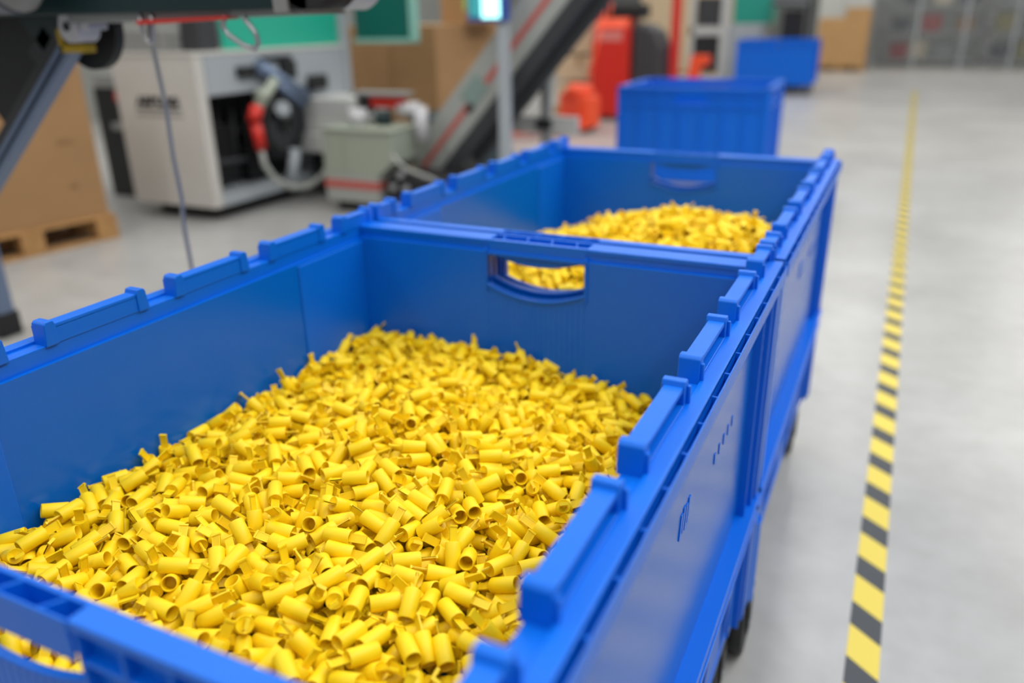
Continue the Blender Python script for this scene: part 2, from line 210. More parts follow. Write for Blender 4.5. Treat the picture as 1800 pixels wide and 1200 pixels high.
HEAP_REST = [
-1050,936,758,-141,-19,-130,-850,1441,769,62,-3,72,-1070,1244,761,-89,-7,14,-392,1272,736,158,-37,-171,-701,1458,766,-157,6,154,-419,1108,770,75,-13,-153,
-492,994,779,136,-15,-50,-1068,1200,761,85,-51,9,-622,1489,747,-13,23,0,-683,1472,762,-140,-40,134,-1086,1371,761,12,-32,95,-373,842,767,41,22,149,-772,942,784,25,-52,154,
-878,999,773,96,-18,-158,-991,955,778,-55,-15,89,-703,1056,801,-21,20,111,-691,1044,786,36,10,-129,-526,1003,780,8,11,49,-916,530,767,-148,-76,-32,-855,570,763,30,-19,-170,
-541,1307,755,13,-28,-109,-803,685,777,-160,-39,-178,-818,1216,785,4,-10,-25,-466,963,768,123,11,83,-446,1280,748,162,4,-47,-632,1347,766,-8,-13,-92,-783,792,785,51,-5,-11,
-922,1446,767,28,-26,-5,-745,950,814,28,-45,-72,-889,1040,773,42,-86,-127,-634,1469,747,87,-35,178,-735,1321,766,48,-38,90,-588,1185,786,112,-7,-137,-517,813,775,-120,32,-170,
-764,1022,799,-55,-78,22,-649,517,788,-128,-17,1,-419,1212,751,106,-4,34,-579,1126,782,-170,1,-61,-1025,549,766,-166,-3,146,-709,664,780,-46,36,-103,-550,1220,776,-152,-8,-58,
-1068,994,775,-33,36,-138,-442,574,756,-141,-7,34,-714,1314,765,-105,-8,87,-557,632,769,-167,10,79,-687,674,777,-59,16,88,-534,1343,742,-180,-28,51,-479,619,769,178,38,47,
-413,1379,718,-62,-2,-45,-552,511,794,11,28,-111,-599,900,786,20,-12,48,-636,1433,745,129,-18,55,-476,1458,723,-85,-22,49,-1009,1436,770,87,-3,86,-905,823,771,21,-28,125,
-813,1192,780,73,-4,159,-762,1001,795,-168,24,-157,-630,633,784,143,10,-96,-928,1152,769,-34,-30,-152,-811,1425,766,41,-21,103,-753,1313,771,-164,-23,99,
-413,640,761,69,-13,-9,-877,928,771,72,-25,-137,-977,855,761,-46,-39,-40,-710,1273,767,-39,-10,-117,-985,586,762,23,30,-133,-415,1296,741,138,10,22,-975,535,768,-178,-28,-124,
-638,1203,762,-173,-68,154,-562,1060,789,147,-10,59,-427,1050,753,-140,12,58,-1006,901,765,-82,-24,105,-818,1081,796,31,-18,-34,-369,731,760,29,-22,-176,
-421,782,768,27,-15,-117,-715,836,792,66,-17,-34,-573,514,791,-73,-35,-103,-441,862,770,-73,9,152,-1005,1040,765,-72,-49,-80,-501,1459,729,156,-9,76,-763,1211,781,18,-28,158,
-828,771,777,-16,-3,-47,-468,1408,730,48,32,-48,-428,784,742,-9,-48,119,-598,606,783,41,4,65,-353,932,772,164,-24,-122,-691,1239,758,146,-86,-125,-370,752,760,-172,-16,11,
-987,1249,761,-43,-26,-93,-826,1267,769,174,-66,119,-903,1206,778,159,-18,125,-434,1416,716,54,-18,121,-800,1364,770,-27,-30,-145,-1007,1082,765,-71,-5,34,
-561,1381,744,108,-11,89,-475,1007,753,85,-21,-127,-422,727,770,-119,4,-84,-637,1238,768,59,6,-36,-571,1455,733,72,-17,80,-1077,1094,761,133,-15,-55,-461,1278,731,-168,-10,152,
-867,1212,788,-165,-52,-58,-894,1466,751,127,-56,165,-961,652,759,-38,-27,130,-850,597,772,74,-18,155,-636,837,788,98,33,-172,-1059,1402,748,-163,-10,62,
-979,1304,765,148,-11,7,-885,849,774,125,-72,139,-393,1127,769,-65,-1,-48,-710,765,783,147,-3,-139,-962,1459,774,142,3,-62,-979,780,773,36,15,-175,-602,801,788,-1,8,9,
-793,941,779,159,-8,-92,-807,997,775,-98,-52,-141,-786,717,764,-56,-39,-158,-1040,585,771,29,-44,-98,-1058,1464,761,125,3,-155,-1069,544,765,57,-10,-127,
-908,742,767,-62,-27,135,-721,977,784,117,-28,-109,-677,984,794,-122,-6,160,-596,799,764,70,-34,-119,-1087,824,751,109,-62,-90,-762,622,781,40,-12,-134,
-473,1171,760,142,-4,-5,-701,916,796,-119,-6,-113,-834,1369,772,85,3,51,-629,954,777,157,-15,-129,-632,722,784,-62,6,-107,-816,963,778,-173,13,46,-1042,746,777,179,-2,57,
-809,642,762,12,-16,151,-1011,869,763,-115,-24,-5,-923,1107,776,12,14,-172,-915,1338,761,-165,42,-118,-515,843,778,-172,-7,173,-608,1237,777,13,50,54,-523,595,760,-172,-35,-161,
-980,973,758,7,-35,-65,-382,631,744,121,-11,-32,-662,722,770,25,10,143,-1016,828,766,167,51,-146,-600,1356,751,-59,-18,117,-989,825,759,-177,-33,93,-803,499,793,161,-5,49,
-910,1413,749,37,-19,180,-987,1132,768,-160,-19,-51,-968,627,765,-136,3,-53,-454,1101,760,-28,2,-132,-967,1059,771,45,16,97,-493,640,764,-96,-30,-151,-1027,1395,754,8,-22,-11,
-569,676,781,26,1,-178,-415,996,763,23,8,19,-986,905,760,-79,-22,-68,-866,1246,776,90,-2,-52,-612,1274,770,-48,-1,107,-1064,976,753,-169,28,-145,-1040,1162,754,-119,50,92,
-907,1432,757,-8,-33,-14,-962,1364,759,179,-61,-144,-601,1014,780,32,-40,-93,-637,550,781,122,11,-144,-416,631,741,33,-33,-44,-545,523,779,8,-12,114,-704,795,774,150,-53,108,
-708,860,789,179,-12,-44,-825,726,777,-4,-17,-163,-642,1129,796,148,-45,-68,-558,1023,783,78,-16,148,-1056,1085,746,-124,-58,57,-472,1110,764,172,22,52,
-530,1221,766,-125,-5,113,-723,1061,785,17,-20,-69,-367,1075,759,-37,7,-173,-401,1478,712,-178,-1,-54,-805,1474,757,14,-63,106,-611,1328,749,103,5,130,
-1049,1022,757,-177,-19,-63,-504,1201,758,92,-21,90,-759,1066,795,-105,-10,12,-890,946,766,-101,-24,70,-390,519,783,-128,-35,91,-519,777,762,30,7,70,-441,1176,743,-79,-17,-41,
-450,1351,735,159,-8,10,-948,1451,755,43,-18,94,-918,1047,779,-46,-34,37,-529,1386,741,158,24,155,-440,1332,737,8,0,-170,-789,1124,783,7,-33,-64,-576,1176,771,86,-15,-131,
-791,1447,767,49,40,74,-532,935,775,50,-37,163,-1009,711,768,-96,24,130,-1074,1281,762,-60,-3,115,-482,1068,772,-179,15,-28,-614,1434,739,75,27,91,-1002,1155,756,137,10,-142,
-725,700,784,22,-3,125,-647,959,792,-62,-16,-116,-718,1168,777,-82,-2,-17,-390,885,766,-28,-5,41,-1079,1411,763,153,-9,-58,-405,776,754,16,-21,44,-935,704,773,-105,17,120,
-552,1095,769,29,-21,20,-824,669,754,41,-42,86,-1046,1126,756,69,10,153,-765,798,760,5,-49,5,-1022,797,756,173,2,-142,-996,1124,750,-138,-33,-159,-370,593,747,149,16,-46,
-530,1413,725,97,-11,1,-490,557,768,-43,41,173,-435,704,753,72,-27,-87,-676,1111,784,170,14,-28,-544,1478,731,-20,-11,-100,-503,583,779,-23,-11,107,-820,1111,788,-164,12,136,
-976,1427,759,-6,7,-148,-1087,1261,750,79,-85,-90,-697,1355,763,-168,-24,112,-759,1077,773,167,-39,98,-400,590,743,-170,-66,-7,-376,927,758,-163,5,-125,
-735,841,764,180,-17,-172,-697,557,778,-93,-16,57,-888,1244,787,148,-14,-34,-1065,1428,766,-131,-14,-61,-689,1314,753,-141,6,60,-491,824,769,38,-33,42,
-696,636,768,-40,-10,-139,-647,1047,784,179,-28,-22,-346,606,778,-163,8,-50,-753,1366,775,159,15,-158,-873,1071,778,10,-23,36,-600,850,792,137,-5,78,-782,1244,775,-31,0,-149,
-671,1408,739,-78,-34,0,-834,1336,761,34,-4,58,-689,1271,759,39,8,62,-991,1455,760,61,-13,77,-421,741,750,169,-6,-63,-964,1271,770,109,40,120,-516,947,788,-133,-28,-132,
-769,962,780,-143,-44,158,-876,1107,777,35,20,-118,-852,982,776,24,12,1,-942,897,760,73,-22,-96,-887,1487,753,-157,-36,169,-568,1425,728,58,-60,-149,-476,911,771,-138,19,49,
-768,698,782,73,-19,-12,-753,618,762,-155,-34,-98,-735,873,799,-32,33,69,-925,629,756,-14,0,-12,-518,736,774,20,2,48,-766,741,778,156,-22,38,-1007,1248,752,138,-21,-96,
-800,855,789,-93,-9,152,-586,1228,773,58,-20,-137,-672,951,783,-34,16,-59,-534,643,781,-90,6,-106,-1077,1478,760,163,-43,32,-461,670,767,-173,-12,-151,
-800,1152,772,-58,-35,59,-658,1437,734,81,-59,68,-1025,1357,749,162,14,81,-855,1294,771,-164,11,177,-843,1249,783,162,16,128,-500,680,770,-79,23,-98,-910,945,752,147,-66,-139,
-668,1087,794,43,16,-148,-517,576,755,4,-55,-155,-900,1164,762,-149,-57,101,-799,1342,768,52,41,-157,-629,1257,761,140,-35,141,-1007,957,764,173,46,36,
-824,1160,756,-97,-25,163,-898,765,763,-40,-17,134,-719,521,776,-137,-4,-99,-583,1369,737,100,-23,82,-397,1325,727,6,-23,-155,-940,750,765,22,-14,-58,-591,1291,749,-173,-11,-123,
-353,588,762,-109,-5,118,-668,561,777,-155,27,-98,-744,1043,770,-142,12,-108,-930,774,761,160,16,-47,-526,670,743,-86,-17,167,-727,1459,744,-142,-5,91,
-814,792,779,106,41,91,-1082,1059,752,-94,-13,108,-765,1232,769,-113,1,31,-414,834,761,51,-25,-172,-364,685,768,176,-20,44,-939,1183,766,-149,-17,94,-828,903,786,102,9,56,
-529,1453,728,101,-53,-13,-520,1265,747,5,-9,-143,-702,721,785,14,0,15,-644,1019,777,87,-44,-136,-909,1305,766,105,-29,-63,-696,949,775,-77,-11,100,-870,1226,761,-27,-29,169,
-939,940,761,174,-1,61,-1057,627,765,25,9,70,-919,686,759,-153,-15,-39,-638,1373,748,33,-26,157,-915,1247,769,136,-15,101,-608,992,773,102,31,129,-644,780,766,-75,-21,-70,
-762,1180,790,165,-6,-123,-781,508,767,51,-20,102,-740,779,768,-128,43,94,-967,1206,761,62,14,167,-854,1047,773,-22,6,-47,-424,887,766,-106,-26,101,-814,1180,759,43,-54,-89,
-568,1287,749,-132,8,62,-739,909,772,103,-36,111,-853,910,768,-41,-52,-102,-1046,735,756,46,-2,114,-1071,1349,745,126,-29,-132,-658,614,751,106,-21,-5,
-934,1244,773,-44,-5,103,-818,1061,780,18,6,57,-535,1192,754,113,-37,-18,-405,984,745,157,-55,-110,-711,1144,772,-45,-37,-26,-557,949,768,120,-15,115,-551,706,762,178,6,148,
-838,1389,757,-52,-35,171,-1013,1428,745,134,-38,-164,-1051,1341,744,-18,-65,48,-880,785,769,28,-16,-82,-652,684,764,164,-21,129,-760,819,763,142,-22,-2,
-480,1265,737,26,-16,-36,-1031,1306,753,166,-36,170,-1023,1283,746,67,-31,-14,-649,1298,761,-56,1,-43,-425,1423,698,-19,-26,57,-486,797,747,33,-37,-125,
-667,1243,756,58,-59,143,-969,996,755,46,-64,-104,-905,1148,776,-149,53,-48,-1072,946,747,-18,-34,39,-715,1349,749,-15,-40,176,-964,1187,752,-131,-59,-53,
-589,711,771,-177,-10,-26,-757,1396,770,-7,-10,-135,-481,1188,743,-150,-38,9,-868,749,759,-154,-45,36,-658,1215,764,-58,-8,-114,-847,1347,749,164,-31,172,
-923,1009,780,-3,-15,160,-916,1183,764,-42,-55,105,-529,1156,763,-109,10,32,-684,1207,763,-56,-27,-104,-842,1369,751,-86,-34,171,-713,811,762,82,-30,-141,
-809,1253,772,-84,8,-142,-1018,1014,757,49,-38,-13,-866,1191,747,84,-27,44,-1058,1107,743,-14,-58,139,-443,891,758,78,-17,99,-953,584,752,-30,-23,-87,-474,1426,718,9,21,-125,
-548,571,762,172,17,-46,-571,792,769,150,0,-136,-907,1049,763,-135,-20,77,-801,1031,781,128,21,-133,-951,874,743,38,-21,168,-482,890,749,14,-35,4,-497,1322,727,178,-16,-115,
-1053,1278,752,157,-8,112,-645,811,771,-3,-1,167,-512,1334,737,-20,-38,-69,-457,1450,708,123,-20,24,-1038,638,748,61,1,62,-863,1320,762,-177,-11,142,-981,1328,759,-46,6,18,
-531,1066,773,-8,1,-24,-526,626,763,54,5,107,-1077,797,752,-16,-21,-112,-843,947,771,28,-27,-84,-584,1424,717,-133,-58,-137,-806,618,750,-117,16,-29,-485,627,739,102,-4,121,
-915,857,769,23,-3,-163,-506,875,760,110,-4,-17,-619,1073,774,-81,-38,163,-587,1144,762,-135,-2,36,-606,949,777,-143,-12,50,-480,851,735,-3,3,-24,-450,811,754,-21,5,19,
-995,672,760,8,8,110,-704,1223,755,113,-59,161,-1068,1178,753,45,52,38,-919,1009,758,-123,1,-116,-457,708,756,-131,-12,97,-827,1449,748,163,-40,-112,-1076,1004,756,-130,19,-11,
-390,719,741,-166,-25,105,-821,705,762,107,15,-8,-826,1309,757,76,9,-154,-537,529,762,-30,-5,127,-1028,754,758,-90,-29,-43,-666,663,770,153,-39,53,-772,1323,765,-157,10,-91,
-542,1296,738,-158,-30,-96,-809,502,773,94,-18,119,-690,894,780,1,17,-132,-429,843,748,-58,11,22,-1067,586,756,18,7,-30,-547,739,757,37,-34,35,-859,734,772,85,-22,27,
-397,875,736,-115,-48,-21,-960,1433,732,-143,-39,117,-1016,977,767,166,37,167,-377,571,755,-63,-77,-38,-527,1061,748,53,-28,70,-938,1084,768,-75,-32,5,
-757,1468,737,-122,-50,80,-727,1403,765,162,9,94,-409,727,730,142,-17,82,-959,1239,757,-152,8,-7,-898,1390,745,10,-6,19,-768,1454,748,-88,-48,36,-1076,1240,739,94,-13,-8,
-794,1306,757,-174,13,77,-812,751,759,153,0,9,-647,990,780,118,-15,-21,-379,890,746,-97,21,165,-979,614,754,-116,-11,130,-1058,806,761,19,-18,-109,-1026,1454,761,13,-11,87,
-370,1125,753,-42,33,-152,-840,1411,759,144,-7,-175,-584,623,758,-93,-22,139,-509,977,774,64,-1,-41,-630,885,773,27,-43,175,-693,521,775,115,3,-116,-576,1335,748,-69,-3,27,
-741,983,780,-125,-9,89,-500,1384,710,27,-57,135,-1074,1416,743,-127,4,-118,-761,779,754,-176,-75,-76,-439,540,774,-89,-3,19,-710,1092,774,-113,8,-20,-935,985,778,-154,-10,149,
-584,563,770,-163,10,-169,-1076,871,758,19,-32,-50,-1076,712,756,-103,-30,17,-386,1209,732,-144,-38,-30,-758,708,761,120,-8,28,-1065,1018,740,-149,-36,150,
-385,1172,736,83,-47,-2,-474,962,750,-132,-14,165,-680,1439,723,29,-40,-129,-854,1107,768,-168,2,-93,-458,878,737,-1,-17,-162,-515,685,756,-145,-27,-148,
-394,1134,749,72,-7,40,-963,855,744,158,36,151,-983,755,763,-143,25,-10,-523,1235,749,163,-17,24,-1039,1193,749,88,25,-15,-522,1103,754,22,5,-170,-647,1319,747,35,-24,-10,
-628,1486,728,-80,-20,171,-409,1402,700,-25,7,-108,-538,1427,739,-159,-7,11,-491,734,772,-21,13,46,-918,908,761,50,-11,-69,-504,1074,747,-83,10,-100,-924,716,758,-139,-30,-46,
-869,865,764,-50,17,165,-706,597,759,-108,6,160,-572,771,784,-106,28,-102,-933,593,755,149,-3,-74,-874,829,769,-177,-8,30,-566,1007,771,-44,-15,-65,-967,780,755,-128,11,139,
-713,559,762,-80,-33,-165,-634,990,760,157,16,110,-750,1267,762,148,2,38,-530,1434,721,-155,-1,-5,-809,537,763,168,19,-13,-700,833,775,127,-6,16,-1003,1200,743,-128,-47,167,
-868,1199,770,86,-33,-22,-982,697,760,-153,9,120,-1027,914,754,73,-30,-136,-440,620,755,103,3,-32,-976,1172,743,-110,-7,-28,-650,495,804,-136,15,-179,-864,704,763,159,8,179,
-743,1186,772,89,6,67,-668,791,777,-176,23,143,-383,687,749,162,5,-144,-861,786,755,-126,-23,-51,-953,1110,752,119,-15,131,-733,698,761,-144,-14,26,-383,951,750,41,1,55,
-793,1430,753,-137,23,170,-1005,1478,754,-44,7,-102,-785,1275,762,59,-33,17,-769,1412,764,-45,9,-132,-708,1048,771,120,-2,-136,-421,1030,741,-22,7,-150,
-1004,755,748,-156,7,-111,-545,796,748,113,-5,-171,-762,1375,755,61,-9,-1,-477,1045,760,7,17,-27,-654,902,779,-5,7,-139,-622,1172,774,-81,-10,-102,-653,1139,767,5,-45,104,
-1076,634,752,60,27,23,-820,603,756,-5,7,-25,-600,1471,721,-8,-47,-69,-773,863,783,-161,-5,142,-733,644,767,10,-3,-93,-820,572,762,-108,-28,-53,-847,1012,764,-43,-1,130,
-982,1150,745,168,-28,-12,-976,1405,752,103,19,-153,-894,575,750,-138,-9,106,-810,883,753,-135,-37,76,-610,1365,734,179,-8,85,-663,802,750,-28,1,-166,-442,627,734,-138,0,120,
-445,1435,698,-151,15,36,-955,1389,751,-46,8,17,-1039,1245,721,-69,-29,142,-981,1019,744,97,-29,-124,-1008,1176,752,18,28,-132,-1015,598,737,-155,-31,158,
-430,739,731,1,13,65,-813,722,752,-179,-17,171,-699,1109,768,-53,-7,160,-381,770,754,-176,-46,19,-503,1011,745,-96,-29,98,-980,680,741,81,-11,9,-389,620,727,7,14,24,
-656,1106,755,87,-31,134,-524,906,769,-70,-8,-39,-1047,1307,738,-90,10,-100,-675,1482,740,151,5,-26,-1010,905,742,-107,-26,-137,-1013,575,730,33,2,-24,
-1021,950,751,98,6,-39,-706,743,747,163,4,-57,-911,1347,742,57,40,-127,-717,1176,758,-172,-7,-6,-757,502,764,42,-35,109,-533,1397,709,-69,-36,-57,-646,592,744,-161,1,-149,
-423,1224,712,176,1,25,-724,574,753,-148,-50,107,-902,1321,742,110,40,-120,-616,747,768,-53,2,-91,-1067,1219,747,-25,4,-9,-469,826,747,5,42,-24,-370,664,746,-3,-7,-162,
-799,557,752,167,36,-127,-477,1221,714,-54,-24,-1,-629,1115,785,9,14,41,-999,877,735,-32,28,95,-466,1472,708,-150,-7,13,-882,893,771,-170,-21,-124,-1003,601,754,-38,32,-18,
-959,1405,737,144,-10,42,-501,519,767,-151,-25,155,-438,1232,737,71,17,123,-414,1179,740,140,0,-65,-645,1068,769,-151,12,137,-706,1002,773,-31,13,170,-762,854,756,52,10,5,
-1050,797,744,-42,-5,-133,-950,529,768,167,26,42,-716,1207,745,82,-56,-103,-917,1145,742,-21,23,-13,-936,1006,744,-127,-13,74,-771,1171,772,-88,0,-102,
-901,999,760,30,12,-114,-1018,1325,736,110,-36,44,-438,1382,700,-64,-38,-58,-422,925,759,-13,30,-25,-721,1436,724,9,44,141,-553,692,742,-167,-2,14,-979,731,755,1,39,124,
-649,1352,734,-22,31,2,-1076,1449,734,134,-37,-11,-421,1479,698,147,8,-40,-650,1261,753,-3,26,-54,-999,1301,740,-92,-20,-60,-540,601,749,-165,16,39,-383,1087,708,2,-13,177,
-1087,1160,740,-133,19,-90,-471,1489,689,-88,-54,180,-425,849,726,32,-17,163,-978,841,747,61,-34,-33,-367,807,761,-5,14,-65,-775,617,758,-131,-5,-78,-923,644,741,-111,-11,148,
-975,1348,744,-142,-26,115,-436,1475,682,38,20,29,-442,744,759,-55,-7,104,-770,1016,771,-132,0,112,-1024,685,743,134,13,30,-374,1057,741,28,13,79,-690,1453,736,97,0,8,
-664,1388,729,157,-32,15,-927,1357,751,105,17,-115,-833,846,757,-55,-6,33,-971,1018,762,-140,39,16,-756,1041,786,-97,32,134,-881,1212,744,-81,-37,157,-447,1116,734,156,21,100,
-452,669,744,123,30,81,-403,813,745,-35,17,46,-906,1259,749,-171,8,-101,-551,633,747,118,-13,168,-519,813,742,-33,7,-50,-1036,1060,746,70,-52,-26,-904,1441,737,112,29,157,
-692,1365,746,3,-12,136,-541,892,749,-143,-6,112,-1076,629,731,-153,1,-39,-634,724,757,67,-41,136,-1047,1366,734,-6,3,-57,-843,504,781,53,-11,155,-564,838,774,-153,-24,112,
-384,1248,724,-108,-24,-47,-429,1109,725,-62,-21,77,-1015,631,745,93,-3,74,-748,873,764,-160,-5,-179,-967,700,732,-11,-5,-2,-383,1388,712,-96,-24,-14,-747,485,778,18,-36,48,
-420,1068,717,114,-5,145,-972,943,755,152,3,35,-747,1414,739,162,-30,112,-635,918,758,166,18,-55,-664,869,770,89,-77,-84,-748,1102,773,-27,16,-65,-433,952,746,35,-5,11,
-649,645,752,97,-9,20,-1053,1140,735,54,18,-117,-542,838,748,4,9,64,-835,1089,771,-119,2,-96,-836,1484,755,91,-2,161,-1018,849,761,-102,9,178,-659,559,752,-8,-29,12,
-889,653,752,-119,-22,53,-651,1406,723,-8,-18,4,-642,1481,712,130,10,-28,-651,905,758,-65,-6,124,-1040,1218,726,-142,-30,49,-753,1393,749,12,14,-178,-338,968,746,-51,-29,-154,
-609,1421,718,9,8,78,-956,1262,753,-113,-5,6,-864,883,749,67,28,-149,-744,1145,762,-1,-25,-136,-487,1430,697,-157,40,-52,-526,720,741,147,-3,-165,-597,1187,768,-31,9,-111,
-419,1007,732,-125,-36,-156,-704,1156,752,174,-40,-31,-626,564,750,14,-12,82,-466,1271,712,-39,-6,-87,-828,1284,756,-28,-12,-162,-861,1363,740,148,-33,167,
-416,1237,732,-179,2,125,-755,1173,754,53,-5,-110,-702,1129,759,-52,11,173,-511,1421,704,134,13,155,-523,1451,701,-65,34,-179,-736,622,738,50,-4,88,-1083,1364,731,26,36,-71,
-618,840,775,-112,6,-73,-1087,1312,712,-89,-22,-90,-593,1175,743,150,-4,-39,-586,1060,774,48,6,31,-931,1126,758,-146,33,-4,-975,1054,733,100,-50,-132,-809,1489,739,49,-18,0,
-453,1300,725,-11,8,146,-794,799,761,-102,-18,-107,-670,1146,759,-56,-31,87,-368,1100,751,94,16,-148,-799,672,751,41,3,-62,-930,679,734,29,11,-148,-919,661,755,-114,-10,147,
-760,891,749,97,11,-122,-977,909,741,-128,-19,49,-541,1473,706,-23,-29,37,-464,1163,738,-85,3,-22,-510,1270,725,-11,10,64,-700,1190,736,34,11,61,-551,890,766,37,-5,114,
-723,1362,733,-113,25,-86,-865,1459,745,-171,12,73,-869,688,727,-146,-8,2,-885,1184,760,154,-37,-21,-717,1270,748,143,11,45,-813,846,776,16,12,-26,-418,686,748,-76,22,-130,
-1063,605,747,-41,13,-35,-732,1475,726,-179,-4,151,-946,1002,761,52,-13,76,-958,1300,748,-139,-5,-39,-673,977,773,4,4,-27,-619,790,760,-167,15,82,-575,836,756,-77,-19,102,
-570,1051,753,-96,-33,-42,-377,648,731,-78,-18,-26,-633,1323,732,-6,-12,-35,-723,1236,752,2,-16,-152,-939,830,752,-11,4,67,-950,1123,736,-120,28,-92,-1036,908,732,150,31,70,
-486,1257,717,33,16,96,-477,1401,694,171,-17,15,-673,763,770,53,5,-176,-862,949,756,-31,-3,132,-654,1450,705,85,-19,-16,-1077,743,754,-95,16,-46,-1003,717,711,76,-18,-66,
-1058,664,749,-150,-7,-157,-480,1220,736,138,2,-55,-811,679,731,107,4,-157,-821,1047,738,-99,-3,48,-902,1100,740,63,5,-130,-863,623,765,-166,-5,170,-412,1346,709,-32,-24,-162,
-426,903,747,113,22,162,-843,681,754,142,-21,-101,-558,1231,753,-68,-8,123,-956,1049,737,-161,-53,-136,-865,587,754,153,11,18,-556,571,742,57,5,27,-520,899,743,19,10,-63,
-600,752,756,-138,-37,-59,-522,1379,700,-142,15,59,-437,1354,696,-50,-44,-139,-481,1108,727,167,17,7,-773,1227,748,-111,-13,-52,-631,1052,753,-10,14,65,
-693,1478,720,-59,1,-131,-477,1134,744,75,-25,129,-877,845,746,-53,-8,24,-899,914,746,129,-21,14,-855,1112,747,-119,-16,-163,-1028,1410,737,99,18,165,-839,1472,737,-77,55,70,
-657,764,749,-54,5,27,-710,1488,729,99,-70,12,-758,657,756,-164,-23,168,-690,920,773,70,-13,-167,-591,777,749,156,-1,-34,-880,1318,745,-109,-10,-109,-976,636,745,156,1,-41,
-695,1264,735,78,-29,-14,-960,977,752,82,-63,-40,-982,1070,748,3,5,-4,-966,1092,742,-57,-20,151,-852,792,734,39,2,69,-884,1003,746,24,-26,-52,-794,591,736,66,-11,-21,
-420,1321,715,-126,-26,-173,-659,581,764,-65,-3,-172,-1037,894,715,-121,-42,-38,-1004,741,723,-141,2,161,-580,1317,730,-107,2,6,-661,1467,717,-53,-15,-13,
-605,669,766,165,-16,172,-583,1218,751,-171,17,-41,-844,814,755,91,-10,35,-882,1241,751,-40,-38,128,-508,920,753,6,-16,-61,-603,680,748,-57,-6,-157,-574,902,751,36,-2,126,
-574,1027,746,-43,-15,-153,-769,1316,742,-124,-21,27,-773,1352,750,108,-7,-16,-805,1368,749,151,-11,94,-485,1010,734,-64,-3,112,-758,656,778,44,4,-134,
-828,885,769,-105,-13,-34,-445,594,738,-34,3,-55,-409,794,729,-43,-5,-66,-904,1484,741,124,-42,-157,-1065,859,743,-37,5,80,-1072,915,741,115,-12,-125,-1068,1305,736,169,20,-99,
-1015,988,745,-142,24,138,-394,1060,731,-83,5,-80,-432,1261,712,135,-8,17,-429,1121,752,159,13,-34,-426,1291,710,-47,-12,33,-494,1353,712,69,-20,21,-819,706,736,-92,-7,177,
-923,714,730,-31,6,-16,-908,985,735,82,12,-45,-1083,1111,726,101,70,133,-751,1092,751,148,-19,121,-371,1018,751,-115,-13,-50,-716,1021,756,71,11,-160,-765,632,737,166,5,77,
-781,893,757,-118,20,-121,-444,798,735,170,8,57,-450,1047,737,27,-37,102,-421,1083,736,-71,11,30,-415,1194,720,-168,7,-68,-572,983,758,140,-16,-152,-526,857,763,83,-8,172,
-478,570,757,-115,-12,130,-478,1044,738,-108,19,-50,-970,919,768,79,27,-67,-1032,1102,721,75,-25,-37,-949,728,745,12,-4,-138,-648,1300,740,49,-9,-5,-596,1489,689,77,-33,180,
-799,1088,736,-11,-1,-152,-911,1060,743,-13,-47,165,-1023,1207,729,-36,-25,47,-914,658,727,-44,-40,55,-855,1075,750,-26,4,150,-738,1111,758,-178,4,-53,
-687,980,754,-64,-10,178,-962,751,713,44,2,-131,-1054,910,750,-116,19,50,-992,472,711,29,-8,-99,-1008,575,709,-156,-2,-96,-1000,629,711,-154,-13,-78,-1073,1183,674,-125,-1,120,
-1072,1248,686,53,2,-93,-1072,1307,697,-67,-6,37,-1032,1348,702,25,-1,-162,-1054,1419,708,138,13,149,-1055,1486,699,10,2,9,-1005,355,711,37,5,144,-1067,802,706,23,-3,-113,
-1050,831,706,-133,-11,-6,-1074,893,703,-105,7,54,-1086,356,702,-68,-3,93,-1033,488,708,96,4,-153,-1060,522,705,-142,-9,-150,-1050,737,706,147,-3,84,-1030,489,749,-94,2,-113,
-1016,821,732,-158,-7,-50,-1054,1483,743,46,1,164,-1006,368,746,-158,-40,-152,-1021,426,764,-124,27,74,-1047,816,723,-18,-51,118,-1042,863,739,-146,26,-90,
-1062,943,729,59,37,170,-1087,1017,733,-168,-20,-90,-1045,1086,721,137,-57,-21,-1081,1189,729,108,35,-61,-1078,369,726,-7,-12,54,-1054,413,741,-28,17,-37,
-1059,469,752,-141,15,-110,-1087,539,730,48,-7,-90,-991,1337,735,-76,-17,-78,-1034,1442,739,158,-9,80,-956,377,751,61,3,38,-979,395,748,-81,19,-176,-984,467,741,48,-34,87,
-1044,1042,736,76,-25,-18,-1021,1046,723,-147,-59,55,-1035,1114,738,179,-34,-86,-1008,1151,731,-7,12,72,-1007,1260,716,-36,28,45,-259,1074,708,76,-29,176,
-242,1173,726,65,28,156,-279,1195,689,177,-22,-3,-242,1238,697,-158,-21,149,-261,1297,682,79,10,-5,-265,1392,673,110,11,1,-253,1404,654,-116,-10,-178,-275,1434,651,90,9,133,
-231,688,726,-173,25,-90,-258,736,734,-140,4,170,-240,802,714,-132,-53,-158,-238,858,726,151,33,-119,-263,876,738,10,-33,135,-261,946,725,-18,15,22,-268,987,709,-82,9,-10,
-261,1054,732,-96,-48,-152,-329,1418,659,51,-9,131,-320,1489,666,139,-10,0,-289,360,736,70,-21,17,-287,400,735,78,-16,-28,-259,495,743,36,10,-26,-231,549,735,-91,-61,88,
-251,634,744,105,14,85,-317,984,728,70,0,-51,-305,1051,737,149,-25,27,-294,1116,723,70,-13,-147,-334,1165,731,104,9,-112,-301,1206,719,65,30,-48,-314,1275,688,70,-26,-69,
-304,1323,678,146,19,-110,-313,1377,670,-121,-13,106,-857,380,748,75,-50,-125,-853,442,759,-38,-21,-166,-876,475,767,-77,-3,21,-885,539,761,-14,15,-113,
-902,357,768,-82,-9,-27,-907,427,770,110,-8,-81,-918,474,753,12,28,-171,-928,491,759,-1,-58,-25,-307,608,762,-170,5,-145,-330,643,744,165,-19,160,-341,680,749,29,-20,99,
